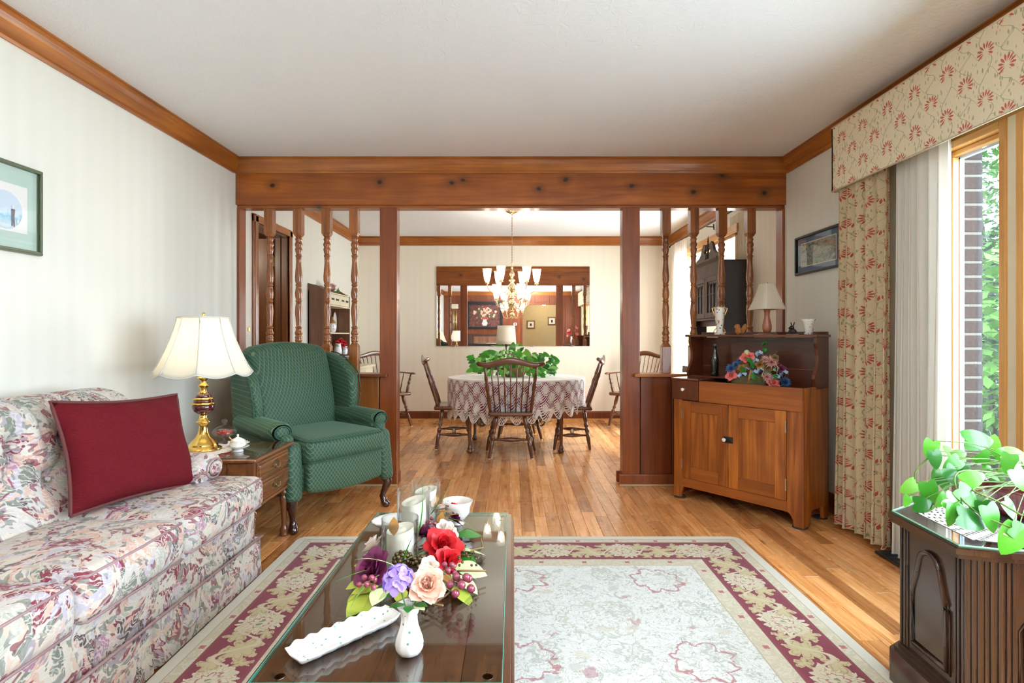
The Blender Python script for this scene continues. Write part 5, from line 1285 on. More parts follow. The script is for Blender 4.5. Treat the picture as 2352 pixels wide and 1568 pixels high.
for nm, mt, px, py, r, kind in (('pink_chrysanthemum', M_blsf, 1730, 868, .030, 'm'), ('coral_flower', M_corf, 1722, 818, .026, 'b'), ('blue_cornflower', M_bluf, 1690, 838, .026, 'm'), ('pale_blue_blossom', M_skyf, 1707, 862, .020, 'h'), ('pale_blue_blossom', M_skyf, 1783, 868, .020, 'h'), ('bronze_rose', M_oleaf, 1745, 838, .024, 'b'), ('bronze_rose', M_dried, 1780, 822, .022, 'b'), ('pink_chrysanthemum', M_blsf, 1757, 826, .028, 'm'), ('coral_flower', M_corf, 1713, 822, .030, 'b'), ('blush_chrysanthemum', M_blsf, 1771, 832, .044, 'm'), ('coral_flower', M_corf, 1680, 862, .034, 'b'), ('pink_chrysanthemum', M_blsf, 1762, 866, .034, 'm'), ('coral_flower', M_corf, 1776, 880, .036, 'b'), ('plum_flower', M_purf, 1794, 848, .026, 'b'),
        ('blue_cornflower', M_bluf, 1679, 847, .034, 'm'), ('blue_cornflower', M_bluf, 1802, 878, .038, 'm'), ('blue_cornflower', M_bluf, 1699, 828, .020, 'm'), ('pale_blue_blossom', M_skyf, 1744, 813, .018, 'h'), ('pale_blue_blossom', M_skyf, 1736, 830, .016, 'h'), ('pale_blue_blossom', M_skyf, 1716, 848, .016, 'h'), ('pale_blue_blossom', M_skyf, 1733, 857, .018, 'h'), ('pale_blue_blossom', M_skyf, 1748, 850, .018, 'h'), ('pale_blue_blossom', M_skyf, 1696, 868, .020, 'h'), ('pale_blue_blossom', M_skyf, 1801, 858, .020, 'h'),
        ('green_pod', M_pleaf, 1715, 809, .014, 'o'), ('green_pod', M_pleaf, 1718, 823, .010, 'o'), ('green_pod', M_green2, 1757, 790, .013, 'h'), ('green_pod', M_green2, 1758, 804, .015, 'o'), ('bronze_rose', M_oleaf, 1703, 845, .024, 'b'), ('bronze_rose', M_dried, 1762, 845, .026, 'b'), ('bronze_rose', M_dried, 1722, 838, .022, 'b')):
    c = at2(px, py, -.05); r *= 1.22; m = MB(); nn = (Vector((-fo.x*.3, -fo.y*.3, .5))+Vector(((px-1739)*.008, 0, 0))).normalized()
    if kind == 'b': bloom(m, c, r, nn, 3, 5, .4, .3)
    elif kind == 'm': mum(m, c, r, nn, 70, .13)
    elif kind == 'h': hyd(m, c, r, 7, .7)
    else: m.ball(tuple(c), r, 8)
    m.build(nm, mt, fa)
for px, py, k in ((1730, 832, 'g'), (1738, 862, 'g'), (1742, 870, 'g'), (1775, 850, 'g'), (1755, 858, 'g'), (1790, 870, 'g'), (1712, 855, 'g'), (1731, 846, 'g')):
    put(LV[k], 'leaf', fa, at2(px, py, -.06), (random.uniform(-1, 1), -.3, random.uniform(-.2, .8)), (0, -1, .3), .05)
for pts in (((1750, 848), (1738, 845), (1742, 830), (1760, 822), (1770, 830)), ((1757, 850), (1764, 838), (1778, 832), (1788, 845), (1782, 862)), ((1775, 878), (1760, 875), (1750, 862), (1755, 850))):
    MB().tube([at2(a, b, -.065) for a, b in pts], .006, 6, flat=.3).build('dried_ribbon', M_straw, fa)
MB().tube([at2(1757, 840), at2(1757, 805), at2(1757, 788)], .0012, 4).tube([at2(1770, 835), at2(1778, 815), at2(1786, 806)], .0015, 4).tube([at2(1706, 855), at2(1700, 830), at2(1697, 820)], .002, 4).build('stem', M_dried, fa)
MB().tube([at2(1718, 885, -.08), at2(1722, 862, -.08), at2(1725, 848, -.08)], [.007, .009, .003], 7).build('pheasant_feather', M_oleaf, fa)

# ---------------------------------------------------------------- pictures
def picture(nm, label, cat, side, X, y0, y1, z0, z1, fw, fm, parts):
    p = thing(nm, label, cat, (X, (y0+y1)/2, z0)); s = side
    def bx(a0, a1, ya, yb, za, zb): return MB().bbox(min(X+s*a0, X+s*a1), max(X+s*a0, X+s*a1), ya, yb, za, zb, .002)
    m = MB()
    for ya, yb, za, zb in ((y0, y1, z0, z0+fw), (y0, y1, z1-fw, z1), (y0, y0+fw, z0+fw, z1-fw), (y1-fw, y1, z0+fw, z1-fw)):
        m.bbox(min(X, X+s*.022), max(X, X+s*.022), ya, yb, za, zb, .004); k = fw*.35
        m.bbox(min(X+s*.012, X+s*.026), max(X+s*.012, X+s*.026), ya+(k if ya == y0 else 0), yb-(k if yb == y1 else 0), za+(k if za == z0 else 0), zb-(k if zb == z1 else 0), .003)
    m.build('frame', fm, p, w=True)
    for i, (nm2, mt, a, b, c_, d_) in enumerate(parts): bx(.004+i*.0012, .0052+i*.0012, y0+a, y1-b, z0+c_, z1-d_).build(nm2, mt, p, w=True)
    bx(.0135, .0145, y0+fw*.6, y1-fw*.6, z0+fw*.6, z1-fw*.6).build('picture_glass', M_pglass, p, w=True)
    return p
M_pglass = glass('picture_glass', (1, 1, 1), .9)
M_gframe = plain('dark_green_frame', (.12, .145, .085), .35); M_mat = plain('sage_mat', (.52, .68, .60), .8)
g = G('watercolour_print'); x, y, z = g.sep(g.tc()); # round winter scene, local metres
cy_, cz_ = 0.0, .30
dy = g.ma('SUBTRACT', y, .0); dz = g.ma('SUBTRACT', z, .168)
r = g.ma('SQRT', g.ma('ADD', g.ma('MULTIPLY', dy, dy), g.ma('MULTIPLY', dz, dz)))
n = g.noise(g.tc(), 30, 4)
sk = g.ramp(g.ma('ADD', g.ma('MULTIPLY', z, 5.0), g.ma('MULTIPLY', n, .4)), [(.45, (.15, .48, .66)), (.75, (.72, .80, .84)), (.9, (.20, .50, .68)), (1.0, (.62, .74, .86))])
c = g.mix(g.ma('LESS_THAN', r, .078), (.86, .86, .83, 1), sk)
M_print1 = g.bsdf(Base_Color=c, Roughness=.8)
pic1 = picture('framed_print', 'green-framed round winter scene print on the left wall above the sofa', 'picture', 1, XL, 2.045, 2.375, 1.466, 1.834, .016, M_gframe, (('mat_board', M_mat, .012, .012, .012, .012), ('inner_mat', plain('print_border', (.60, .72, .66), .8), .060, .060, .080, .086), ('print', M_print1, .063, .063, .083, .089)))
m = MB(); X = XL+.009; yc, zc = 2.244, 1.612
m.prism([(yc-.006, zc-.04), (yc-.002, zc-.04), (yc, zc-.01), (yc+.003, zc-.042), (yc+.008, zc-.042), (yc+.006, zc), (yc+.009, zc+.03), (yc-.008, zc+.03)], X, X+.0008, 0)
m.build('figure_print', plain('dark_print_ink', (.12, .10, .13), .8), pic1, w=True)
m = MB(); m.prism([(yc+.006*cos(t)*1, zc+.040+.007*sin(t)) for t in [i*.6 for i in range(10)]], X, X+.0008, 0); m.prism([(yc+.022+.005*cos(t), zc-.016+.009*sin(t)) for t in [i*.6 for i in range(10)]], X, X+.0008, 0); m.build('figure_head_print', M_porcw, pic1, w=True)
M_bmat = plain('slate_blue_mat', (.09, .19, .30), .8)
g = G('heron_print'); n = g.noise(g.map(g.tc(), (1, 8, 18)), 1.4, 4, .6, 1.5)
M_print2 = g.bsdf(Base_Color=g.ramp(n, [(.35, (.10, .09, .08)), (.48, (.20, .30, .26)), (.58, (.36, .40, .34)), (.66, (.42, .14, .09)), (.75, (.50, .46, .38))]), Roughness=.8)
picture('framed_print', 'dark-framed print with slate blue mat on the right wall beside the curtain', 'picture', -1, XR, 3.36, 3.90, 1.548, 1.818, .016, M_black, (('mat_board', M_bmat, .013, .013, .013, .013), ('mat_bevel', plain('mat_bevel_cream', (.75, .70, .62), .7), .060, .060, .052, .052), ('print', M_print2, .066, .066, .058, .058)))

# ---------------------------------------------------------------- cornice board and curtains
VX = 1.883
vc = thing('window_valance', 'straight upholstered valance box in floral print above the living room window', 'valance', (XR, 1.2, 1.97))
m = MB(); Y0v, Y1v = -1.2, 3.215
m.grid(lambda u, v: (VX+.0, Y1v-(Y1v-Y0v)*u, 1.97+.372*v), 2, 2, False, None, ((Y1v-Y0v), .372)); m.grid(lambda u, v: (XR-(XR-VX)*u, Y1v, 1.97+.372*v), 2, 2, False, None, (.16, .372)); m.grid(lambda u, v: (XR-(XR-VX)*u, Y0v, 1.97+.372*v), 2, 2, False, None, (.16, .372))
m.build('fabric_front', M_val, vc, w=True, solid=.012)
MB().tube([(VX-.001, Y0v, 1.969), (VX-.001, Y1v, 1.969), (XR-.01, Y1v+.001, 1.969)], .004, 6).build('lower_welt', M_cream, vc, w=True)
MB().tube([(VX-.001, Y0v, 2.343), (VX-.001, Y1v, 2.343), (XR-.01, Y1v+.001, 2.343)], .004, 6).build('upper_welt', M_cream, vc, w=True)
MB().box(VX+.014, XR-.002, Y0v+.01, Y1v-.014, 2.325, 2.34).build('top_board', M_cream, vc, w=True)
def drape(y0, y1, xa, xb, z0, z1, folds, amp, seed, flare=.0, pinch=.0):
    q = random.Random(seed); ph = [q.uniform(-.5, .5) for _ in range(40)]
    def f(u, v):
        s = u*folds; y = y0+(y1-y0)*u
        k = amp*(.55+.45*v)*(1+.3*ph[int(s) % 40])
        a = 2*pi*s+ph[(int(s)+7) % 40]*.6*sin(pi*(s % 1))
        x = xa+(xb-xa)*u+k*cos(a)+.006*sin(9*u+3*v)
        yy = y+k*.35*sin(2*a)+flare*v*(u-.5)
        z = z1+(z0-z1)*v
        return (x, yy, z)
    return f
def curtain(nm, label, f, mt, nu, width, loc, hgt, grp=None, extra=None):
    c = thing(nm, label, 'curtain', loc, 0, grp)
    m = MB(); m.grid(f, nu, 24, True, None, (width, hgt)); m.build('cloth', mt, c, w=True)
    def edge(u): return [Vector(f(u, i/24)) for i in range(25)]
    m = MB(); m.tube([Vector(f(i/nu, 1.0)) for i in range(nu+1)], .0035, 4); m.build('hem', mt, c, w=True)
    return c
curtain('floral_curtain', 'floral-print side curtain hanging nearest the dry sink', drape(3.20, 2.775, 1.910, 1.925, .03, 2.02, 5.6, .036, 2), M_curt, 110, .80, (1.92, 3.0, .03), 1.99)
curtain('linen_curtain', 'plain linen lining curtain between the floral curtain and the window', drape(2.775, 2.425, 1.950, 1.945, .022, 2.02, 6.4, .032, 5), M_linen, 120, .7, (1.95, 2.6, .03), 1.99)
vt = thing('floor_register', 'black floor vent deflector on the floor under the curtains', 'vent', (1.95, 2.6, 0))
MB().bbox(1.86, 1.955, 2.42, 2.80, .004, .018, .004).build('frame', M_black, vt, w=True)
for i in range(9): MB().box(1.868, 1.947, 2.44+i*.04, 2.465+i*.04, .018, .021).build('slat', M_blackp, vt, w=True)

# ---------------------------------------------------------------- octagonal commode
A = [(1.415, 1.885), (1.212, 1.760), (1.188, 1.458), (1.345, 1.340), (1.66, 1.345), (1.80, 1.46), (1.80, 1.76), (1.66, 1.885)]
A = [(1.415, 1.885), (1.212, 1.760), (1.188, 1.458), (1.272, 1.430), (1.68, 1.37), (1.86, 1.52), (1.86, 1.78), (1.70, 1.885)]
cxm = sum(a for a, b in A)/8; cym = sum(b for a, b in A)/8
def inset(P, k): return [(cxm+(a-cxm)*k, cym+(b-cym)*k) for a, b in P]
oc = thing('corner_commode', 'dark walnut faceted side cabinet with carved arched panels and glass top', 'cabinet', (cxm, cym, 0))
def pr(P, a, b, nm, mt): return MB().prism(P[::-1], a, b, 2).build(nm, mt, oc, w=True)
pr(inset(A, 1.0), .535, .550, 'top', M_walnut); pr(inset(A, .975), .522, .535, 'top_moulding', M_walnut); pr(inset(A, .985), .550, .553, 'top_edge', M_walnut)
pr(inset(A, .955), .553, .559, 'glass_top', M_tglass)
e = inset(A, .957); m = MB()
m.tube([(a, b, .556) for a, b in e+[e[0]]], .0032, 5, smooth=False); m.build('glass_edge', plain('pale_green_glass_edge', (.45, .85, .62), .1), oc, w=True)
Bd = inset(A, .885)
pr(Bd, .10, .522, 'body', M_walnut)
Pl = inset(A, .985); pr(Pl, .012, .118, 'plinth', M_walnut); pr(inset(A, .95), .118, .128, 'plinth_moulding', M_walnut); pr(inset(A, .915), .128, .138, 'plinth_moulding', M_walnut)
for x, y in Pl: MB().lathe([(.02, .0012), (.02, .012)], 10, T(cxm+(x-cxm)*.93, cym+(y-cym)*.93, 0)).build('foot_pad', M_blackp, oc, w=True)
def arch(w, h, sh=.0):   # cathedral outline, centred on x, base at 0
    P = [(-w, 0), (w, 0), (w, h*.55), (w*.93, h*.60), (w*.80, h*.68), (w*.66, h*.80), (w*.56, h*.90), (w*.42, h*.965), (w*.20, h*.995), (0, h), (-w*.20, h*.995), (-w*.42, h*.965), (-w*.56, h*.90), (-w*.66, h*.80), (-w*.80, h*.68), (-w*.93, h*.60), (-w, h*.55)]
    return P
for i in range(8):
    p0 = Vector((*Bd[i], 0)); p1 = Vector((*Bd[(i+1) % 8], 0)); d = (p1-p0); L = d.length; d.normalize(); nrm = Vector((d.y, -d.x, 0))
    if nrm.dot(Vector((p0.x-cxm, p0.y-cym, 0))) < 0: nrm = -nrm
    M = Matrix(((d.x, -nrm.x, 0, 0), (d.y, -nrm.y, 0, 0), (0, 0, 1, 0), (0, 0, 0, 1))); C_ = (p0+p1)/2
    M.translation = C_; w = L/2
    # corner pilaster strips
    for s in (-1, 1):
        MB().bbox(s*w-.005 if s > 0 else s*w-.002, s*w+.002 if s > 0 else s*w+.005, -.006, .002, .14, .52, .002, M).build('corner_bead', M_walnut, oc, w=True)
        MB().bbox(s*(w-.018)-.004, s*(w-.018)+.004, -.005, .001, .14, .52, .002, M).build('fluted_strip', M_walnut, oc, w=True)
        MB().bbox(s*(w-.031)-.003, s*(w-.031)+.003, -.004, .001, .14, .52, .0015, M).build('fluted_strip', M_walnut, oc, w=True)
    if L > .16:
        k = w-.062; Mp = M @ T(0, 0, .175)
        out = arch(k, .30)
        ring = [Mp @ Vector((a, -.004, b)) for a, b in out]; ring.append(ring[0]); ring.append(ring[1])
        MB().tube(ring, .0085, 8).build('arch_moulding', M_walnut, oc, w=True)
        inn = [(a*.86, .012+b*.93) for a, b in out]; m = MB(); m.prism(inn, -.005, .001, 1, Mp); m.build('raised_panel', M_walnut, oc, w=True)
        out2 = [(a*1.13, b*1.04-.012) for a, b in out]; ring = [Mp @ Vector((a, -.001, b)) for a, b in out2]; ring.append(ring[0])
        MB().tube(ring, .003, 6).build('outer_bead', M_walnut, oc, w=True)
OZ = .5592
m = MB(); P = inset(A, .80); m.prism([(a, b) for a, b in inset(A, .78)][::-1], OZ+.0002, OZ+.0012, 2); o = m.build('lace_runner', M_doily, None, w=True); tag(o, 'white lace cloth under the potted vine on the walnut side cabinet', 'doily')
# pot and trailing philodendron
PX, PY = 1.565, 1.60
pt_ = thing('oval_planter', 'glossy burgundy oval planter on the walnut side cabinet', 'planter', (PX, PY, OZ+.0015))
MB().lathe([(.070, .001), (.085, .001), (.088, .010), (.10, .012), (.118, .020), (.126, .028), (.118, .034), (.105, .036)], 40, sx=1.15, sy=.85).build('saucer', M_black, pt_)
MB().lathe([(.075, .012), (.085, .016), (.105, .045), (.120, .085), (.127, .100), (.132, .104), (.133, .130), (.130, .134), (.118, .130), (.114, .112)], 44, sx=1.30, sy=.95).build('bowl', plain('burgundy_glaze', (.17, .008, .022), .1, 0, None, Coat_Weight=1.0), pt_)
MB().lathe([(.001, .120), (.06, .122), (.115, .118), (.118, .116)], 30, sx=1.30, sy=.95).build('soil', M_soil, pt_)
HL = [leafm('heart_leaf', mt, 1, .78, True, .22, .10) for mt in (M_green, M_green2, M_green3, plain('bright_leaf', (.10, .46, .03), .3, 0, None, Coat_Weight=.2))]
for h in HL: h.name = 'leaf'
vn = thing('heartleaf_vine', 'trailing heart-leaved green vine growing out of the burgundy planter', 'plant', (PX, PY, OZ+.135))
vo_ = vn.location.copy()
def Wp(px, py, D): return W(px, py, D)-vo_
q = random.Random(12)
def vine(pts, rad=.0022, mt=None):
    P = [Vector(p) for p in pts]; out = []
    for i in range(len(P)-1):
        for k in range(5): out.append(curve3(P, i+k/5))
    out.append(P[-1]); MB().tube(out, rad, 5).build('vine_stem', mt or M_stem, vn)
def curve3(P, t):
    i = min(int(t), len(P)-2); f = t-i; p = [P[max(0, min(len(P)-1, j))] for j in (i-1, i, i+1, i+2)]
    return .5*((2*p[1])+(-p[0]+p[2])*f+(2*p[0]-5*p[1]+4*p[2]-p[3])*f*f+(-p[0]+3*p[1]-3*p[2]+p[3])*f**3)
def hleaf(px, py, D, dx, dz, s, k, dy=-.2):   # a leaf whose centre shows at (px, py), tip pointing (dx, dz) in the picture plane
    d = Vector((dx, dy, dz)).normalized(); c = Wp(px, py, D)-d*s*.45
    o = put(HL[k], 'leaf', vn, c, d, Vector((q.uniform(-.35, .15), -1, q.uniform(.1, .7))), s, q.uniform(-.25, .25)); return c
# big leaves read from the photograph: px, py, depth, tip direction, size, tone
for a in ((2250, 1010, 1.62, 1, .05, .085, 0), (2282, 1022, 1.68, .1, .9, .06, 2), (2138, 1030, 1.62, -.4, -1, .055, 3), (2150, 1055, 1.58, .2, -1, .055, 1), (2090, 1118, 1.60, -1, -.5, .055, 2), (2085, 1150, 1.58, -.4, -1, .035, 3), (2137, 1133, 1.52, .2, -1, .068, 0), (2190, 1065, 1.52, -.9, -.5, .055, 0), (2188, 1092, 1.50, .7, -.9, .058, 1), (2238, 1098, 1.46, .9, .4, .060, 3), (2226, 1140, 1.44, .7, -.6, .068, 0), (2200, 1165, 1.43, .8, -.7, .075, 3), (2190, 1182, 1.42, -.2, -1, .060, 0), (2235, 1195, 1.40, .9, -.3, .075, 1),
          (2280, 1190, 1.39, .3, -1, .072, 0), (2262, 1172, 1.41, .1, -1, .05, 1), (2325, 1170, 1.42, .6, -.8, .06, 0), (2325, 1238, 1.36, -.6, -.7, .080, 3), (2350, 1225, 1.36, .8, -.5, .06, 0), (2345, 1100, 1.44, .5, -.9, .065, 3), (2318, 1063, 1.52, -.3, -.8, .055, 0), (2340, 1050, 1.55, .9, -.2, .07, 2), (2205, 1045, 1.66, -.8, .3, .05, 2), (2215, 1075, 1.60, .5, .5, .045, 1), (2170, 1110, 1.60, .3, -.8, .045, 1), (2125, 1160, 1.50, 1, -.1, .06, 1), (2260, 1050, 1.58, .3, .8, .045, 0), (2300, 1040, 1.6, .7, .5, .045, 3), (2180, 1035, 1.70, -.6, .6, .04, 2), (2155, 1095, 1.62, -.5, -.8, .05, 0), (2240, 1155, 1.46, -.5, -.8, .045, 1), (2165, 1150, 1.50, -.6, -.6, .045, 3)):
    c = hleaf(*a[:6], a[6]); 
    e_ = Vector((random.uniform(-.04, .04), random.uniform(-.03, .03), -.005)); mid = (c+e_)/2+Vector((0, 0, random.uniform(.015, .05)))
    vine([e_, mid, c], .0013)
for i in range(46):   # small inner leaves
    a = q.uniform(0, 2*pi); r_ = q.uniform(.02, .15); s = q.uniform(.020, .042); c = Vector((r_*cos(a)*1.2, r_*sin(a)*.8, q.uniform(.0, .07)))
    put(HL[q.choice((0, 1, 2, 3))], 'leaf', vn, c, (cos(a), sin(a), q.uniform(-.8, .4)), (0, -.5, 1), s, q.uniform(-.5, .5)); 
vine([(-.02, 0, 0), (-.12, -.02, .05), Wp(2160, 1045, 1.6), Wp(2135, 1050, 1.6), Wp(2105, 1080, 1.6), Wp(2102, 1100, 1.6)]); vine([(0, -.05, 0), Wp(2240, 1120, 1.46), Wp(2290, 1150, 1.42), Wp(2350, 1185, 1.38)], .0024); vine([(-.05, -.03, 0), Wp(2190, 1110, 1.52), Wp(2140, 1170, 1.50), Wp(2098, 1175, 1.52)])
vine([(0, 0, 0), Wp(2215, 1080, 1.5), Wp(2200, 1130, 1.45), Wp(2250, 1180, 1.41), Wp(2320, 1210, 1.37)])
# ---------------------------------------------------------------- mirror on the dining wall
mr = thing('wall_mirror', 'wide frameless mirror on the end wall of the dining room', 'mirror', (.003, YE, .985))
MB().box(-1.018, 1.024, YE-.012, YE-.006, .985, 2.045).build('mirror_plate', M_mirror, mr, w=True)
MB().box(-1.018, 1.024, YE-.006, YE-.001, .985, 2.045).build('backing', M_black, mr, w=True)
for i in range(4):
    x = -.8+i*.53; MB().bbox(x-.02, x+.02, YE-.016, YE-.001, .978, .992, .002).build('clip', M_nickel, mr, w=True)
# ---------------------------------------------------------------- dining chairs
def chair_proto(arms=False):
    nm = 'windsor_armchair' if arms else 'windsor_chair'
    c = thing(nm, '', 'chair')
    def sf(p):
        x, y, z = p; t = (y+.19)/.38
        x *= 1.0-.13*max(0, t-.3); 
        if z > 0: z -= .012*max(0, 1-(x/.17)**2-((y)/.15)**2)
        return (x, y, z)
    MB().soft(.445, .395, .040, .017, 8, M=T(0, 0, .408), fn=sf).build('seat', M_chairx, c)
    LP = [(0, .011), (.04, .014), (.30, .0205), (.36, .0205), (.40, .0145), (.43, .0145), (.45, .021), (.50, .023), (.54, .016), (.56, .0125), (.60, .019), (.63, .019), (.66, .012), (.72, .018), (.80, .0225), (.90, .0205), (1, .016)]
    feet = [(-.235, -.175), (.235, -.175), (-.195, .175), (.195, .175)]; tops = [(-.145, -.11), (.145, -.11), (-.125, .115), (.125, .115)]
    for (fx, fy), (tx, ty) in zip(feet, tops):
        lg = MB().turned((fx, fy, .002), (tx, ty, .392), LP, 12).build('leg', M_chair, c)
        MB().lathe([(.012, 0), (.013, .006), (.011, .008)], 10, T(fx, fy, 0.0005)).build('glide', M_porcw, lg)
    def at_(k, z): (fx, fy), (tx, ty) = feet[k], tops[k]; t = z/.392; return (fx+(tx-fx)*t, fy+(ty-fy)*t, z)
    SPR = [(0, .009), (.10, .010), (.16, .010), (.18, .014), (.20, .010), (.35, .018), (.5, .022), (.65, .018), (.80, .010), (.82, .014), (.84, .010), (1, .009)]
    MB().turned(at_(0, .145), at_(2, .145), SPR, 10).build('side_stretcher', M_chair, c); MB().turned(at_(1, .145), at_(3, .145), SPR, 10).build('side_stretcher', M_chair, c)
    a = Vector(at_(0, .145)).lerp(Vector(at_(2, .145)), .5); b = Vector(at_(1, .145)).lerp(Vector(at_(3, .145)), .5)
    MB().turned(a, b, SPR, 10).build('cross_stretcher', M_chair, c)
    def crest(x): return .285+.035*(1-(x/.30)**2)   # y of the crest: bowed backwards
    PR = [(0, .012), (.10, .017), (.30, .0175), (.42, .0135), (.45, .0135), (.47, .018), (.55, .019), (.62, .013), (.65, .012), (.70, .017), (.78, .013), (1, .009)]
    for s in (-1, 1): MB().turned((s*.185, .150, .420), (s*.232, crest(.23)-.004, .860), PR, 10).build('back_post', M_chair, c)
    for i in range(7):
        k = (i-3)/3; x0, x1 = k*.140, k*.178; y0 = .165+.014*(1-k*k)
        MB().turned((x0, y0, .422), (x1, crest(x1)-.002, .868), [(0, .0055), (.25, .0065), (.42, .0085), (.55, .0062), (1, .0042)], 8).build('spindle', M_chair, c)
    def cr(u, v):
        x = (u-.5)*.615; e = abs(x)/.3075; 
        zc = .880+.020*cos(min(1, e/.78)*pi)*1-.0+(.014*max(0, (e-.72)/.28)); hh = .030*(1-.30*min(1, e/.8)**2)
        if e > .94: hh *= sqrt(max(.02, 1-((e-.94)/.06)**2))
        a = 2*pi*v; ca, sa = cos(a), sin(a)
        yy = crest(x)+ (.011 if e < .8 else .013)*ca-.030*max(0, (e-.8))*5*.5
        return (x, yy, zc+hh*(abs(sa)**.7)*(1 if sa > 0 else -1))
    MB().grid(cr, 44, 14).build('crest_rail', M_chairx, c)
    if arms:
        for s in (-1, 1):
            P = [(s*.215, .245, .655), (s*.245, .15, .655), (s*.262, .02, .655), (s*.258, -.10, .655), (s*.262, -.165, .655), (s*.262, -.20, .652)]
            MB().tube(P, [.014, .018, .020, .022, .028, .016], 10, flat=.5).build('arm', M_chairx, c)
            MB().turned((s*.195, -.13, .42), (s*.255, -.13, .648), PR, 10).build('arm_post', M_chair, c)
            MB().turned((s*.195, .03, .42), (s*.255, .04, .648), [(0, .006), (.4, .009), (1, .005)], 8).build('arm_spindle', M_chair, c)
    return c
gch = 'windsor chairs around the dining table'
c1 = chair_proto()
c1.location = (-.020, 5.115, 0); c1.rotation_euler = (0, 0, pi); c1['label'] = 'windsor chair in front of the dining table with its spindled back to the camera'; c1['group'] = gch
dup(c1, (-.60, 5.56, 0), radians(96), 'windsor chair at the left end of the dining table, facing right', gch)
dup(c1, (.60, 5.52, 0), radians(-96), 'windsor chair at the right end of the dining table, facing left', gch)
dup(c1, (.065, 6.02, 0), radians(3), 'windsor chair on the far side of the dining table, mostly hidden by plant and cloth', gch)
c5 = chair_proto(True); c5.location = (-1.545, 6.70, 0); c5.rotation_euler = (0, 0, radians(42)); c5['label'] = 'windsor armchair in the left corner of the dining room'; c5['group'] = 'armchairs in the dining corners'
dup(c5, (1.475, 6.70, 0), radians(-42), 'windsor armchair in the right corner of the dining room', 'armchairs in the dining corners')
# ---------------------------------------------------------------- dining table and cloths
tx, ty, tz = .035, 5.54, .694
dt = thing('dining_table', 'oval wooden dining table with pad feet under a white crocheted cloth', 'table', (tx, ty, 0))
MB().lathe([(.99, tz-.024), (1.0, tz-.018), (1.0, tz-.004), (.99, tz)], 60, sx=.672, sy=.50).build('tabletop', M_chairx, dt)
MB().lathe([(.80, tz-.10), (.80, tz-.024)], 48, sx=.672, sy=.50).build('apron', M_chairx, dt)
for px, y in ((1079, 5.215), (1289, 5.215), (1091, 5.86), (1283, 5.86)):
    x = (px-1178)*y/F-tx; m = MB()
    m.lathe([(.020, .002), (.030, .008), (.033, .020), (.028, .030), (.024, .036), (.026, .042), (.020, .055), (.0155, .080), (.017, .20), (.022, .40), (.026, .56), (.026, tz-.03)], 16, T(x, y-ty, 0))
    m.build('leg', M_chair, dt)
def ovalp(a, off): return ((.675+off)*cos(a), (.505+off)*sin(a))
def cloth_fn(z0_, drop, sc, off, n=30, wav=.010):
    def f(u, v):
        a = 2*pi*u; hem = drop*(1-.30*sin(pi*((u*n) % 1))*0)
        s_ = abs(sin(pi*((u*n) % 1)))   # scallops
        d = (drop+sc*(s_-.6)-.035*cos(a)+.015*sin(3*a))*v
        w = .010+wav*sin(a*17+1)*v+.006*sin(a*31)*v-.015*v
        x, y = ovalp(a, off+w+.012*(1-(1-min(1, v*8))**2))
        return (x, y, z0_-d)
    return f
lc = thing('lace_tablecloth', 'white crocheted lace tablecloth with scalloped hem over the dining table', 'tablecloth', (tx, ty, tz))
per = 3.75
m = MB(); m.grid(cloth_fn(.009, .36, .075, .006), 352, 20, True, None, (per, .36)); m.build('lace_skirt', M_lace, lc)
N = 120; m = MB(); vs = [(0, 0, .009)]+[(*ovalp(2*pi*i/N, .016), .009) for i in range(N)]; m.add(vs, [(0, 1+i, 1+(i+1) % N) for i in range(N)]); m.build('lace_top', M_white, lc, solid=.001)
f = cloth_fn(.009, .36, .075, .006); MB().tube([f(i/352, 1) for i in range(353)], .004, 4).build('picot_edge', M_white, lc)
uc = thing('burgundy_tablecloth', 'dusty burgundy undercloth showing through the lace on the dining table', 'tablecloth', (tx, ty, tz))
M_uc = plain('burgundy_cloth', (.26, .03, .09), .8)
m = MB(); m.grid(cloth_fn(.004, .275, 0, -.006, wav=.008), 240, 6); vs = [(0, 0, .0045)]+[(*ovalp(2*pi*i/N, .004), .0045) for i in range(N)]; m.add(vs, [(0, 1+i, 1+(i+1) % N) for i in range(N)]); m.build('cloth', M_uc, uc)
# plant on the table
dpz = tz+.010
tp = thing('basket_planter', 'round basket planter in the middle of the dining table', 'planter', (tx-.02, ty+.02, dpz))
MB().lathe([(.08, 0), (.10, .01), (.13, .05), (.14, .09), (.13, .095), (.12, .08), (.001, .075)], 28, caps=False).build('basket', M_dried, tp)
pv = thing('pothos_plant', 'spreading green pothos plant on the dining table behind the front chair', 'plant', (tx-.02, ty+.02, dpz+.08))
def wl(px, py, D): return W(px, py, D)-pv.location
q = random.Random(31); PL = [leafm('leaf', mt, 1, .72, True, .3, .12) for mt in (M_green, M_green2, M_green3, HL[3].materials[0])]
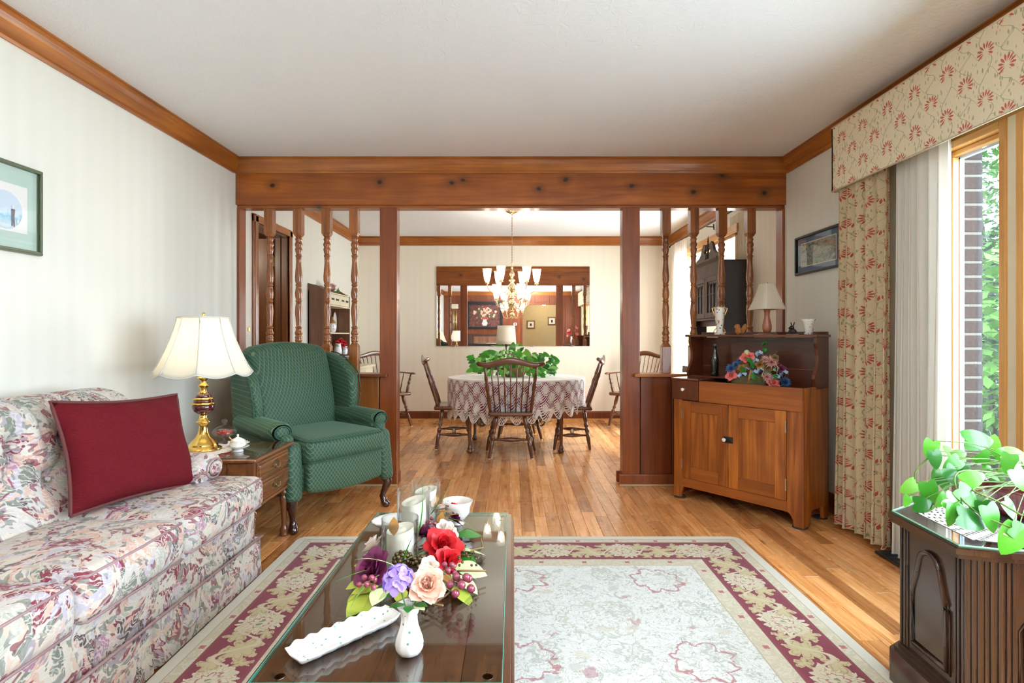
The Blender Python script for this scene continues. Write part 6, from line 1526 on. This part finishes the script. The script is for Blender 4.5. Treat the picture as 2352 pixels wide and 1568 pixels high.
# outline of the plant in the photograph, as spans of height per column
for i in range(210):
    px = q.uniform(1086, 1270); k = (px-1178)/90
    top = 800+26*abs(k)**1.5; py = q.uniform(top, 858) if abs(k) < .95 else q.uniform(815, 850)
    D = 5.54+q.uniform(-.24, .26); c = wl(px, py, D)
    if c.z < -.07: c.z = -.065+q.uniform(0, .02)
    d = Vector((k*1.2+q.uniform(-.7, .7), q.uniform(-1, .3), q.uniform(-.7, .6)))
    put(PL[q.choice((0, 0, 1, 2, 3))], 'leaf', pv, c, d, Vector((q.uniform(-.4, .4), -1, q.uniform(.2, 1))), q.uniform(.045, .080), q.uniform(-.5, .5))
for px, py, dx, dz, s in ((1268, 822, .9, -.3, .085), (1205, 806, .9, -.6, .09), (1175, 808, .2, 1, .10), (1128, 812, -1, .3, .085), (1085, 848, -.9, -.3, .07), (1248, 812, .6, -.2, .07), (1270, 850, .3, -.9, .06), (1158, 830, -.5, -.3, .09), (1225, 826, .6, .1, .09), (1098, 850, -.9, .1, .08)):
    put(PL[q.choice((0, 2, 3))], 'leaf', pv, wl(px, py, 5.45), (dx, -.2, dz), (.1, -1, .4), s)
for i in range(16):
    a = q.uniform(0, 6.28); x = .30*cos(a)*q.uniform(.5, 1.2); y = .20*sin(a)*q.uniform(.5, 1)
    MB().tube([(0, 0, 0), (x*.4, y*.4, .09), (x, y, q.uniform(-.03, .06))], .0025, 4).build('vine_stem', M_stem, pv)

# ---------------------------------------------------------------- tea cart and lamp behind the table
tc_ = thing('tea_cart', 'dark wheeled tea cart behind the dining table', 'cart', (-.02, 6.90, 0))
for z in (.26, .70): MB().bbox(-.42, .42, -.20, .20, z, z+.025, .005).build('tray_shelf', M_dark, tc_)
MB().bbox(-.42, .42, -.20, -.18, .725, .775, .004).build('tray_rail', M_dark, tc_)
for x in (-.40, .40):
    for y in (-.18, .18): MB().turned((x, y, .12), (x, y, .775), [(0, .014), (.2, .018), (.5, .012), (1, .016)], 10).build('leg', M_dark, tc_)
for x, y in ((.36, -.20), (-.36, -.20), (.36, .20), (-.36, .20)):
    wv_ = MB().tube([(x, y+.0, .065)] and [(x+.052*cos(t*pi/12), y, .065+.052*sin(t*pi/12)) for t in range(25)], .0095, 8, up=Vector((0, 1, 0))).build('wheel', M_black, tc_)
    m = MB(); m.lathe([(.012, -.008), (.012, .008)], 12, T(x, y, .065) @ R(pi/2, 'X'))
    for k in range(6): m.tube([(x, y, .065), (x+.05*cos(k*pi/3), y, .065+.05*sin(k*pi/3))], .003, 5)
    m.build('spokes', M_black, wv_)
l3 = thing('buffet_lamp', 'white drum-shaded lamp with dark turned base standing in front of the mirror', 'lamp', (-.085, 6.92, .7255))
MB().lathe([(.065, 0), (.068, .008), (.055, .016), (.030, .022), (.016, .04), (.012, .07), (.020, .09), (.024, .105), (.014, .125), (.010, .15), (.016, .18), (.020, .195), (.010, .21), (.008, .25), (.014, .262), (.014, .30), (.004, .31), (.003, .50)], 24).build('base', M_dark, l3)
m = MB(); m.grid(lambda u, v: ((.127-.017*u)*cos(2*pi*v), (.127-.017*u)*sin(2*pi*v), .292+.232*u), 4, 40); m.build('lamp_shade', shade('white_drum_shade', (.90, .86, .76), .4), l3, solid=.0015)
MB().tube([(.1275*cos(t*pi/20), .1275*sin(t*pi/20), .293) for t in range(41)], .0022, 5).build('shade_edge', M_trimw, l3)

# ---------------------------------------------------------------- chandelier
chx, chy = (1176-1178)*5.75/F, 5.75
ch = thing('brass_chandelier', 'ten-light two-tier brass chandelier with clear glass shades over the dining table', 'chandelier', (chx, chy, 0))
MB().lathe([(.066, 2.439), (.066, 2.432), (.050, 2.422), (.022, 2.412), (.010, 2.404), (.004, 2.398)][::-1], 28).build('canopy', M_brass2, ch)
lk = MB().tube([(.0085*cos(t*pi/6)*.75, 0, .0185*sin(t*pi/6)) for t in range(13)], .0018, 5, up=Vector((0, 1, 0))).mesh('chain_link', M_abrass)
z = 2.392; k = 0
while z > 1.895:
    o = bpy.data.objects.new('chain_link', lk); COL.objects.link(o); o.parent = ch; o.location = (0, 0, z-.012); o.rotation_euler = (0, 0, (k % 2)*pi/2+.5); z -= .028; k += 1
MB().lathe([(.0001, 1.390), (.006, 1.396), (.012, 1.404), (.008, 1.412), (.022, 1.422), (.040, 1.440), (.046, 1.462), (.036, 1.482), (.018, 1.496), (.014, 1.505), (.030, 1.514), (.034, 1.524), (.018, 1.534), (.011, 1.550), (.011, 1.575), (.020, 1.588), (.036, 1.600), (.046, 1.622), (.046, 1.642), (.030, 1.664), (.014, 1.680), (.022, 1.690), (.034, 1.702), (.022, 1.716), (.012, 1.726), (.011, 1.744), (.022, 1.756), (.028, 1.772), (.022, 1.790), (.012, 1.806), (.009, 1.830), (.014, 1.838), (.010, 1.850), (.004, 1.872)], 28).build('body', M_brass2, ch)
MB().tube([(.014*cos(t*pi/8), 0, 1.882+.014*sin(t*pi/8)) for t in range(17)], .0025, 6, up=Vector((0, 1, 0))).build('top_loop', M_brass2, ch)
def arm_(a, R_, zb, ze, n):
    P = [(.03, zb+.02), (R_*.28, zb-.045), (R_*.55, zb-.065), (R_*.85, zb-.040), (R_*.99, zb+.01), (R_, ze)]
    out = []
    for i in range(len(P)-1):
        for k in range(4):
            t = i+k/4; w = curve([(p[0], p[1]) for p in P], t/(len(P)-1)); out.append((w[0], 0, w[1]))
    out.append((R_, 0, ze)); 
    am = MB().tube(out, .0048, 8, R(a, 'Z'), up=Vector((0, 1, 0))).build('arm', M_brass2, ch)
    M = T(R_*cos(a), R_*sin(a), ze)
    MB().lathe([(.006, -.004), (.022, .0), (.024, .006), (.016, .010), (.016, .026), (.013, .030)], 18, M).build('bulb_cup', M_brass2, am)
    MB().lathe([(.018, .012), (.026, .030), (.036, .075), (.044, .125), (.049, .160), (.0478, .160), (.042, .122), (.034, .075), (.024, .032)], 26, M, caps=False).build('glass_shade', M_shadeg, am)
    MB().lathe([(.006, .028), (.008, .045), (.014, .070), (.016, .085), (.012, .100), (.004, .116), (.001, .120)], 14, M).build('bulb', M_bulb, am)
    lamp('chandelier_light', 'POINT', (chx+R_*cos(a), chy+R_*sin(a), ze+.085), 4.2, (1, .86, .70), .02)
for i in range(6): arm_(radians(5+60*i), .262, 1.625, 1.667, i)
for i in range(4): arm_(radians(30+90*i), .185, 1.465, 1.495, i)

# ---------------------------------------------------------------- sheer curtains and rod at the dining window
rd = thing('curtain_rod', 'thin dark curtain rod above the dining room window', 'curtain rod', (2.02, 5.9, 2.27))
MB().tube([(2.02, 4.30, 2.27), (2.02, 7.0, 2.27)], .008, 8).build('rod', M_black, rd, w=True)
for y in (4.5, 5.7, 6.95): MB().tube([(2.105, y, 2.23), (2.10, y, 2.29)], .005, 6).tube([(2.105, y, 2.26), (2.03, y, 2.262), (2.02, y, 2.27)], .005, 6).build('bracket', M_black, rd, w=True)
MB().ball((2.02, 7.02, 2.27), .018, 8).build('finial', M_black, rd, w=True)
curtain('sheer_curtain', 'bright white sheer curtain at the far side of the dining window', drape(6.90, 6.30, 2.0, 2.0, .05, 2.255, 8, .022, 13), M_sheer, 130, 1.2, (2.0, 6.6, .05), 2.2, 'sheers at the dining window')
curtain('sheer_curtain', 'gathered ivory sheer curtain above and behind the dark hutch cabinet', drape(5.25, 4.80, 2.086, 2.086, .05, 2.255, 9, .009, 17), M_sheer2, 140, 1.2, (2.086, 5.0, .05), 2.2, 'sheers at the dining window')

# ---------------------------------------------------------------- tall dark cabinet with scroll pediment
X0s, X1s, Y0s, Y1s = 1.832, 2.062, 4.80, 5.50
se = thing('tall_cabinet', 'tall dark cabinet with scrolled pediment and gothic fretwork door by the dining window', 'cabinet', (1.90, 5.15, 0))
def sbx(nm, mt, *a, r=.003): return MB().bbox(*a, r).build(nm, mt, se, w=True)
sbx('side_panel', M_dark, X0s, X1s, Y0s, Y0s+.02, .80, 1.79); sbx('side_panel', M_dark, X0s, X1s, Y1s-.02, Y1s, .80, 1.79)
sbx('back_panel', M_dark, X1s-.012, X1s, Y0s, Y1s, .80, 1.79); sbx('top_board', M_dark, X0s, X1s, Y0s, Y1s, 1.775, 1.795)
sbx('frieze', M_darkr, X0s-.008, X0s+.006, Y0s, Y1s, 1.665, 1.79)
m = MB(); m.prism([(X0s-.002, 1.785), (X0s-.045, 1.812), (X0s-.045, 1.824), (X0s+.02, 1.824), (X0s+.02, 1.785)], Y0s-.012, Y1s+.02, 1); m.build('cornice', M_darkr, se, w=True)
sbx('shelf', M_darkr, X0s, X1s-.01, Y0s+.02, Y1s-.02, 1.265, 1.285); sbx('lower_body', M_darkr, X0s-.12, X1s, Y0s, Y1s, .02, .82)
for za, zb in ((.10, .32), (.34, .56), (.58, .79)):
    d = sbx('drawer', M_darkr, X0s-.132, X0s-.12, Y0s+.03, Y1s-.03, za, zb); MB().tube([(X0s-.134, 5.08, (za+zb)/2), (X0s-.15, 5.15, (za+zb)/2-.01), (X0s-.134, 5.22, (za+zb)/2)], .004, 6).build('handle', M_brass, d, w=True)
sbx('niche_mirror', M_mirror, X0s+.06, X0s+.066, Y0s+.04, Y1s-.04, .86, 1.22)
sbx('mirror_frame', M_darkr, X0s+.055, X0s+.075, Y0s+.02, Y1s-.02, 1.21, 1.265)
# doors with tracery
for ya, yb in ((Y0s+.02, (Y0s+Y1s)/2-.004), ((Y0s+Y1s)/2+.004, Y1s-.02)):
    d = MB().bbox(X0s-.004, X0s+.000, ya+.04, yb-.04, 1.32, 1.63, .001).build('door', M_black, se, w=True)
    for a in ((ya, ya+.045, 1.285, 1.665), (yb-.045, yb, 1.285, 1.665), (ya+.045, yb-.045, 1.285, 1.335), (ya+.045, yb-.045, 1.62, 1.665)): MB().bbox(X0s-.014, X0s-.002, *a, .003).build('door_frame', M_darkr, d, w=True)
    y0, y1 = ya+.045, yb-.045; wd_ = (y1-y0)/3; m = MB()
    for k in (1, 2): m.box(X0s-.011, X0s-.004, y0+k*wd_-.004, y0+k*wd_+.004, 1.335, 1.54)
    m.box(X0s-.011, X0s-.004, y0, y1, 1.50, 1.508)
    for k in range(3):
        a, b = y0+k*wd_, y0+(k+1)*wd_; 
        m.tube([(X0s-.008, a+(b-a)*.5*(1-cos(t*pi/2/6)), 1.54+.06*sin(t*pi/2/6)) for t in range(7)], .0035, 5)
        m.tube([(X0s-.008, b-(b-a)*.5*(1-cos(t*pi/2/6)), 1.54+.06*sin(t*pi/2/6)) for t in range(7)], .0035, 5)
    m.build('tracery', M_darkr, d, w=True)
yc = (Y0s+Y1s)/2-.07
def scroll(s):
    P = []
    for t in range(11): a = t/10; P.append((yc+s*(.30-.24*a), 1.83+.10*a**1.6+.0))
    for t in range(13): a = -pi/2+(t/12)*pi*1.55; P.append((yc+s*(.095+.038*cos(a) if False else .085-.038*cos(a+pi)*1), 1.955+.038*sin(a)))
    return P
for s in (-1, 1):
    m = MB(); out = [(yc+s*.30, 1.824), (yc+s*.30, 1.85), (yc+s*.22, 1.865), (yc+s*.165, 1.90), (yc+s*.14, 1.95), (yc+s*.10, 1.985), (yc+s*.055, 1.975), (yc+s*.045, 1.94), (yc+s*.065, 1.915), (yc+s*.085, 1.92), (yc+s*.078, 1.90), (yc+s*.045, 1.88), (yc+s*.045, 1.824)]
    m.prism(out, X0s-.02, X0s+.004, 0); m.build('scroll', M_darkr, se, w=True)
MB().lathe([(.035, 1.824), (.035, 1.835), (.018, 1.845), (.024, 1.865), (.028, 1.875), (.014, 1.890), (.008, 1.905), (.020, 1.935), (.014, 1.965), (.005, 1.985), (.009, 1.995), (.003, 2.035), (.001, 2.055)], 18, T(X0s-.01, yc, 0)).build('finial', M_dark, se, w=True)

# ---------------------------------------------------------------- hutch on the left dining wall
hx0, hx1, hy0, hy1 = XL, -1.856, 5.49, 6.20
hu = thing('hutch', 'brown hutch with cream painted drawers and open shelves of china on the left dining wall', 'hutch', (-1.95, 5.85, 0))
def hb(nm, mt, *a, r=.003): return MB().bbox(*a, r).build(nm, mt, hu, w=True)
for y0, y1 in ((hy0, hy0+.018), (hy1-.018, hy1)):
    P = [(hx0, .80), (hx1, .80), (hx1, 1.565), (hx1-.05, 1.59), (hx1-.10, 1.62), (hx1-.13, 1.635), (hx0+.05, 1.64), (hx0, 1.655)]
    MB().prism(P, y0, y1, 1).build('side_panel', M_hutch, hu, w=True)
P = [(hy0, .80), (hy1, .80), (hy1, 1.58), (hy1-.08, 1.60), (hy1-.18, 1.64), ((hy0+hy1)/2, 1.66), (hy0+.18, 1.64), (hy0+.08, 1.60), (hy0, 1.58)]
MB().prism(P, hx0+.002, hx0+.014, 0).build('back_panel', M_hutch, hu, w=True)
hb('top_board', M_cream, hx0, hx1, hy0+.018, hy1-.018, 1.555, 1.568); hb('drawer_shelf', M_cream, hx0, hx1+.004, hy0+.018, hy1-.018, 1.425, 1.440)
for k in range(2):
    a = hy0+.025+k*.33; d = hb('drawer', M_cream, hx1-.10, hx1, a, a+.325, 1.443, 1.552)
    for j in (.09, .235): MB().ball((hx1+.008, a+j, 1.50), .008, 6).tube([(hx1+.004, a+j-.03, 1.50), (hx1+.004, a+j+.03, 1.50)], .005, 5).tube([(hx1+.004, a+j-.03, 1.49), (hx1+.004, a+j-.03, 1.51)], .005, 5).tube([(hx1+.004, a+j+.03, 1.49), (hx1+.004, a+j+.03, 1.51)], .005, 5).build('handle', M_black, d, w=True)
for z in (1.14,): hb('shelf', M_cream, hx0+.01, hx1, hy0+.018, hy1-.018, z, z+.014)
hb('shelf', M_hutch, hx0+.01, hx1, hy0+.018, hy1-.018, .862, .880)
hb('lower_cabinet', M_cream, hx0+.01, -1.60, hy0-.0, 6.22, .05, .775); hb('worktop', M_cream, hx0+.005, -1.575, hy0-.02, 6.24, .775, .800)
for k in range(2):
    a = hy0+.03+k*.345; d = hb('drawer', M_cream, -1.60, -1.590, a, a+.32, .62, .75); MB().tube([(-1.588, a+.12, .69), (-1.575, a+.16, .68), (-1.588, a+.20, .69)], .004, 6).build('handle', M_black, d, w=True)
    hb('door', M_cream, -1.60, -1.590, a, a+.32, .10, .60)
hb('base', M_hutch, hx0+.01, -1.61, hy0+.01, 6.21, 0.001, .05)
def hthing(nm, lb, cat, px, z, x=-1.94): 
    D = x*F/(px-1178); return thing(nm, lb, cat, (x, D, z))
j = hthing('ginger_jar', 'white lidded jar with dark branch pattern on the middle shelf of the hutch', 'jar', 762, 1.1545)
MB().lathe([(.032, 0), (.040, .01), (.050, .05), (.050, .085), (.042, .10)], 24).build('jar_body', china('branch_china', [(.15, .12, .12), (.2, .15, .2)], (.82, .82, .82), 60, .3), j)
MB().lathe([(.042, .10), (.044, .108), (.030, .130), (.012, .142), (.008, .150), (.014, .162), (.002, .172)], 20).build('lid', M_oleaf, j)
j = hthing('standing_platter', 'tall white oval dish standing behind the jar in the hutch', 'plate', 769, 1.1545, -2.0)
MB().lathe([(.001, -.004), (.052, -.006), (.060, .004), (.05, .004), (.001, .002)], 24, T(0, 0, .12) @ R(pi/2, 'Y') @ Matrix.Diagonal((1.9, 1, 1, 1))).build('dish', M_porc, j)
for nm, lb, px, x, mtl in (('posy_pitcher', 'white pitcher painted with purple flowers holding red roses on the lowest hutch shelf', 776, -1.92, M_chinab), ('white_mug', 'white patterned mug beside the rose pitcher on the hutch', 792, -1.90, M_chinab)):
    j = hthing(nm, lb, 'pitcher' if 'pitcher' in nm else 'mug', px, .8965+.014, x); k = 1 if 'pitcher' in nm else .75
    MB().lathe([(.030*k, 0), (.040*k, .012), (.044*k, .05), (.034*k, .085*k+.02), (.030, .11*k), (.036*k, .125*k), (.034*k, .125*k)], 24).build('vessel', mtl, j)
    MB().tube([(0, -.040*k, .03), (0, -.062*k, .045), (0, -.062*k, .075), (0, -.036*k, .09*k+.01)], .004, 6).build('handle', M_porc, j)
j = hthing('red_roses', 'bunch of red silk roses in the white pitcher on the hutch', 'flowers', 780, 1.025, -1.92)
for dx, dy, dz, s in ((0, 0, .03, .034), (.02, .05, .015, .032), (.02, .11, .01, .032), (-.01, -.05, .015, .030), (.0, .06, .045, .028), (.03, .02, -.012, .028)):
    m = MB(); bloom(m, (dx, dy, dz), s, (1, -.4, .6), 4, 5, .6, .15); m.build('rose', M_redf, j)
for dy in (-.09, -.06, .0): put(LV['g'], 'leaf', j, (.01, dy, -.01), (.3, -1, .1), (1, 0, .5), .05)
j = hthing('china_plate_stack', 'stack of blue and white plates on the lowest shelf of the hutch', 'plates', 786, .8805, -1.925)
for k in range(2): MB().lathe([(.04, k*.007), (.085, k*.007+.006), (.087, k*.007+.008), (.04, k*.007+.004)], 28, T(0, k*.004, 0)).build('plate', M_chinab, j)
j = hthing('white_bowl', 'small white cup near the camera end of the lowest hutch shelf', 'cup', 759, .881, -1.90)
MB().lathe([(.02, 0), (.034, .02), (.038, .05), (.036, .05), (.03, .02)], 20).build('cup_body', M_porc, j)
j = hthing('silk_posy', 'pink and white silk posy lying on top of the hutch', 'flowers', 765, 1.569, -1.93)
for i in range(9):
    m = MB(); c = (random.uniform(-.02, .03), random.uniform(-.10, .12), random.uniform(.03, .11)); bloom(m, c, .028, (1, -.5, .5), 3, 5, .4, .3); m.build('silk_flower', (M_blsf, M_crmf, M_crmf)[i % 3], j)
for i in range(8): put(LV['g'], 'leaf', j, (.02, random.uniform(-.08, .14), random.uniform(.02, .06)), (.5, random.uniform(-1, 1), random.uniform(-.3, .5)), (1, 0, .5), .06)
# light switch by the doorway
sw = thing('light_switch', 'ivory light switch plate with brass toggle on the wall left of the dining doorway', 'light switch', (XL, 4.245, 1.17))
MB().bbox(XL, XL+.006, 4.21, 4.28, 1.12, 1.22, .002).build('plate', M_switch, sw, w=True); MB().bbox(XL+.006, XL+.016, 4.235, 4.255, 1.155, 1.185, .002).build('toggle', M_brass, sw, w=True)

# ---------------------------------------------------------------- rear of the room, seen in the mirror
g = G('still_life_canvas'); x, y, z = g.sep(g.tc()); n = g.noise(g.tc(), 16, 4)
M_canvas = g.bsdf(Base_Color=g.ramp(n, [(.3, (.03, .010, .008)), (.6, (.13, .04, .028)), (.8, (.22, .09, .06))]), Roughness=.5)
bp_ = thing('flower_painting', 'large dark framed painting of a white vase of pale flowers on the rear wall', 'painting', (-.84, YB, 1.33))
for a in ((-1.38, -.30, 2.06, 2.14), (-1.38, -.30, 1.33, 1.39), (-1.38, -1.30, 1.39, 2.06), (-.38, -.30, 1.39, 2.06)): MB().bbox(a[0], a[1], YB+.001, YB+.035, a[2], a[3], .005).build('frame', M_black, bp_, w=True)
MB().box(-1.30, -.38, YB+.002, YB+.012, 1.39, 2.06).build('canvas', M_canvas, bp_, w=True)
q = random.Random(6); m1, m2, m3 = MB(), MB(), MB()
for i in range(80):
    a = q.uniform(0, 6.28); r_ = q.uniform(0, 1)**.6; x = -.84+.34*r_*cos(a); z = 1.80+.20*r_*sin(a); rr = q.uniform(.018, .045)
    (m1, m2, m3)[q.choice((0, 0, 1, 2))].prism([(x+rr*cos(t)*(1+.2*cos(5*t)), z+rr*sin(t)) for t in [k*pi/5 for k in range(10)]], YB+.012+.0002*i/4, YB+.0135+.0002*i/4, 1)
m1.build('painted_blooms', plain('painted_cream', (.62, .42, .30), .6), bp_, w=True)['kind'] = 'stuff'; m2.build('painted_blooms', plain('painted_red', (.40, .06, .04), .6), bp_, w=True)['kind'] = 'stuff'; m3.build('painted_leaves', plain('painted_green', (.08, .09, .03), .6), bp_, w=True)['kind'] = 'stuff'
MB().prism([(-.84+a, 1.42+b) for a, b in ((-.05, 0), (.05, 0), (.09, .07), (.05, .15), (.06, .19), (-.06, .19), (-.05, .15), (-.09, .07))], YB+.017, YB+.019, 1).build('painted_vase', plain('painted_white', (.60, .58, .52), .6), bp_, w=True)
og = thing('upright_organ', 'dark wooden upright organ against the rear panelled wall', 'organ', (-.85, -1.55, 0))
MB().bbox(-1.45, -.25, -1.73, -1.35, .02, .70, .01).build('body', M_dark, og, w=True)
MB().bbox(-1.45, -.25, -1.73, -1.52, .70, 1.18, .01).build('upper_case', M_darkr, og, w=True)
MB().bbox(-1.15, -.45, -1.53, -1.515, .90, 1.10, .006).build('music_stand', M_hutch, og, w=True); MB().tube([(-1.15, -1.505, .90), (-.45, -1.505, .90)], .006, 6).build('stand_lip', M_brass, og, w=True)
for k, (z, y) in enumerate(((.72, -1.40), (.80, -1.46))):
    MB().bbox(-1.40, -.30, y-.06, y+.06, z, z+.02, .003).build('keyboard', M_porcw, og, w=True)
    m = MB()
    for i in range(44):
        if i % 7 not in (2, 6): m.box(-1.385+i*.0245, -1.373+i*.0245, y-.06, y, z+.02, z+.03)
    stuff(m.build('black_keys', M_black, og, w=True))
MB().bbox(-1.42, -.28, -1.52, -1.50, .84, .885, .003).build('stop_panel', M_black, og, w=True)
th_ = thing('thermostat', 'small white thermostat on the rear panelled wall', 'thermostat', (.07, YB, 1.47)); MB().bbox(.02, .12, YB, YB+.025, 1.43, 1.51, .004).build('case', M_switch, th_, w=True); MB().bbox(.05, .09, YB+.025, YB+.028, 1.455, 1.49, .002).build('dial', M_black, th_, w=True)
cm = thing('door_chime', 'cream door chime with long brass tubes on the rear wall', 'door chime', (-1.74, YB, 1.9)); MB().bbox(-1.83, -1.63, YB, YB+.06, 1.93, 2.07, .01).build('cover', M_cream, cm, w=True)
for k in range(3): MB().tube([(-1.78+k*.05, YB+.04, 1.93), (-1.78+k*.05, YB+.04, 1.20)], .012, 8).build('tube', M_brass2, cm, w=True)
for i, (x, z) in enumerate(((.45, 1.50), (.98, 1.62))):
    p = thing('hall_picture', ('lower of the two small square frames in the hall behind the doorway', 'upper of the two small square frames in the hall behind the doorway')[i], 'picture', (x*1.35, -3.95, z))
    MB().bbox(-.14, .14, 0, .02, -.14, .14, .004).build('frame', M_hutch, p); MB().box(-.10, .10, .02, .023, -.10, .10).build('mount', M_porcw, p); MB().box(-.03, .03, .023, .026, -.05, .04).build('picture', M_dark, p)
hd = struct(MB().bbox(1.62, 1.95, -3.95, -3.90, 0, 2.05, .004).build('door_2', M_door))
sk_ = thing('lamp_stand_table', 'small dark table beside the rear wall carrying a lamp', 'side table', (-1.62, -1.2, 0))
MB().bbox(-.22, .22, -.22, .22, .55, .575, .006).build('top', M_dark, sk_)
for x in (-.18, .18):
    for y in (-.18, .18): MB().turned((x, y, .001), (x, y, .55), [(0, .012), (.5, .018), (1, .016)], 10).build('leg', M_dark, sk_)
l4 = dup(tl, (-1.62, -1.2, .578), 0, 'second scalloped-shade lamp near the rear wall, seen only in the mirror')
lamp('rear_lamp_light', 'POINT', (-1.62, -1.2, 1.14), 9, (1, .84, .62), .035)
sbd = thing('china_cabinet', 'dark side cabinet with flowers on the right of the rear wall', 'cabinet', (1.70, -1.55, 0))
MB().bbox(-.25, .30, -.18, .18, .001, .85, .01).build('body', M_dark, sbd); MB().bbox(-.28, .32, -.20, .20, .85, .88, .008).build('top', M_darkr, sbd)
for s in (0, 1): MB().bbox(-.23+s*.27, .02+s*.26, .18, .195, .08, .80, .004).build('door', M_darkr, sbd)
fv = thing('red_flower_bouquet', 'red and pink bouquet on the rear side cabinet', 'flowers', (1.75, -1.5, .881))
MB().lathe([(.04, 0), (.07, .08), (.05, .18), (.06, .22)], 20).build('vase', M_porc, fv)
for i in range(14):
    m = MB(); a = random.uniform(0, 6.28); bloom(m, (.13*cos(a), .09*sin(a), random.uniform(.25, .52)), .06, (cos(a), .6, .5), 3, 5, .5, .3); m.build('bloom', (M_redf, M_blsf, M_corf)[i % 3], fv)
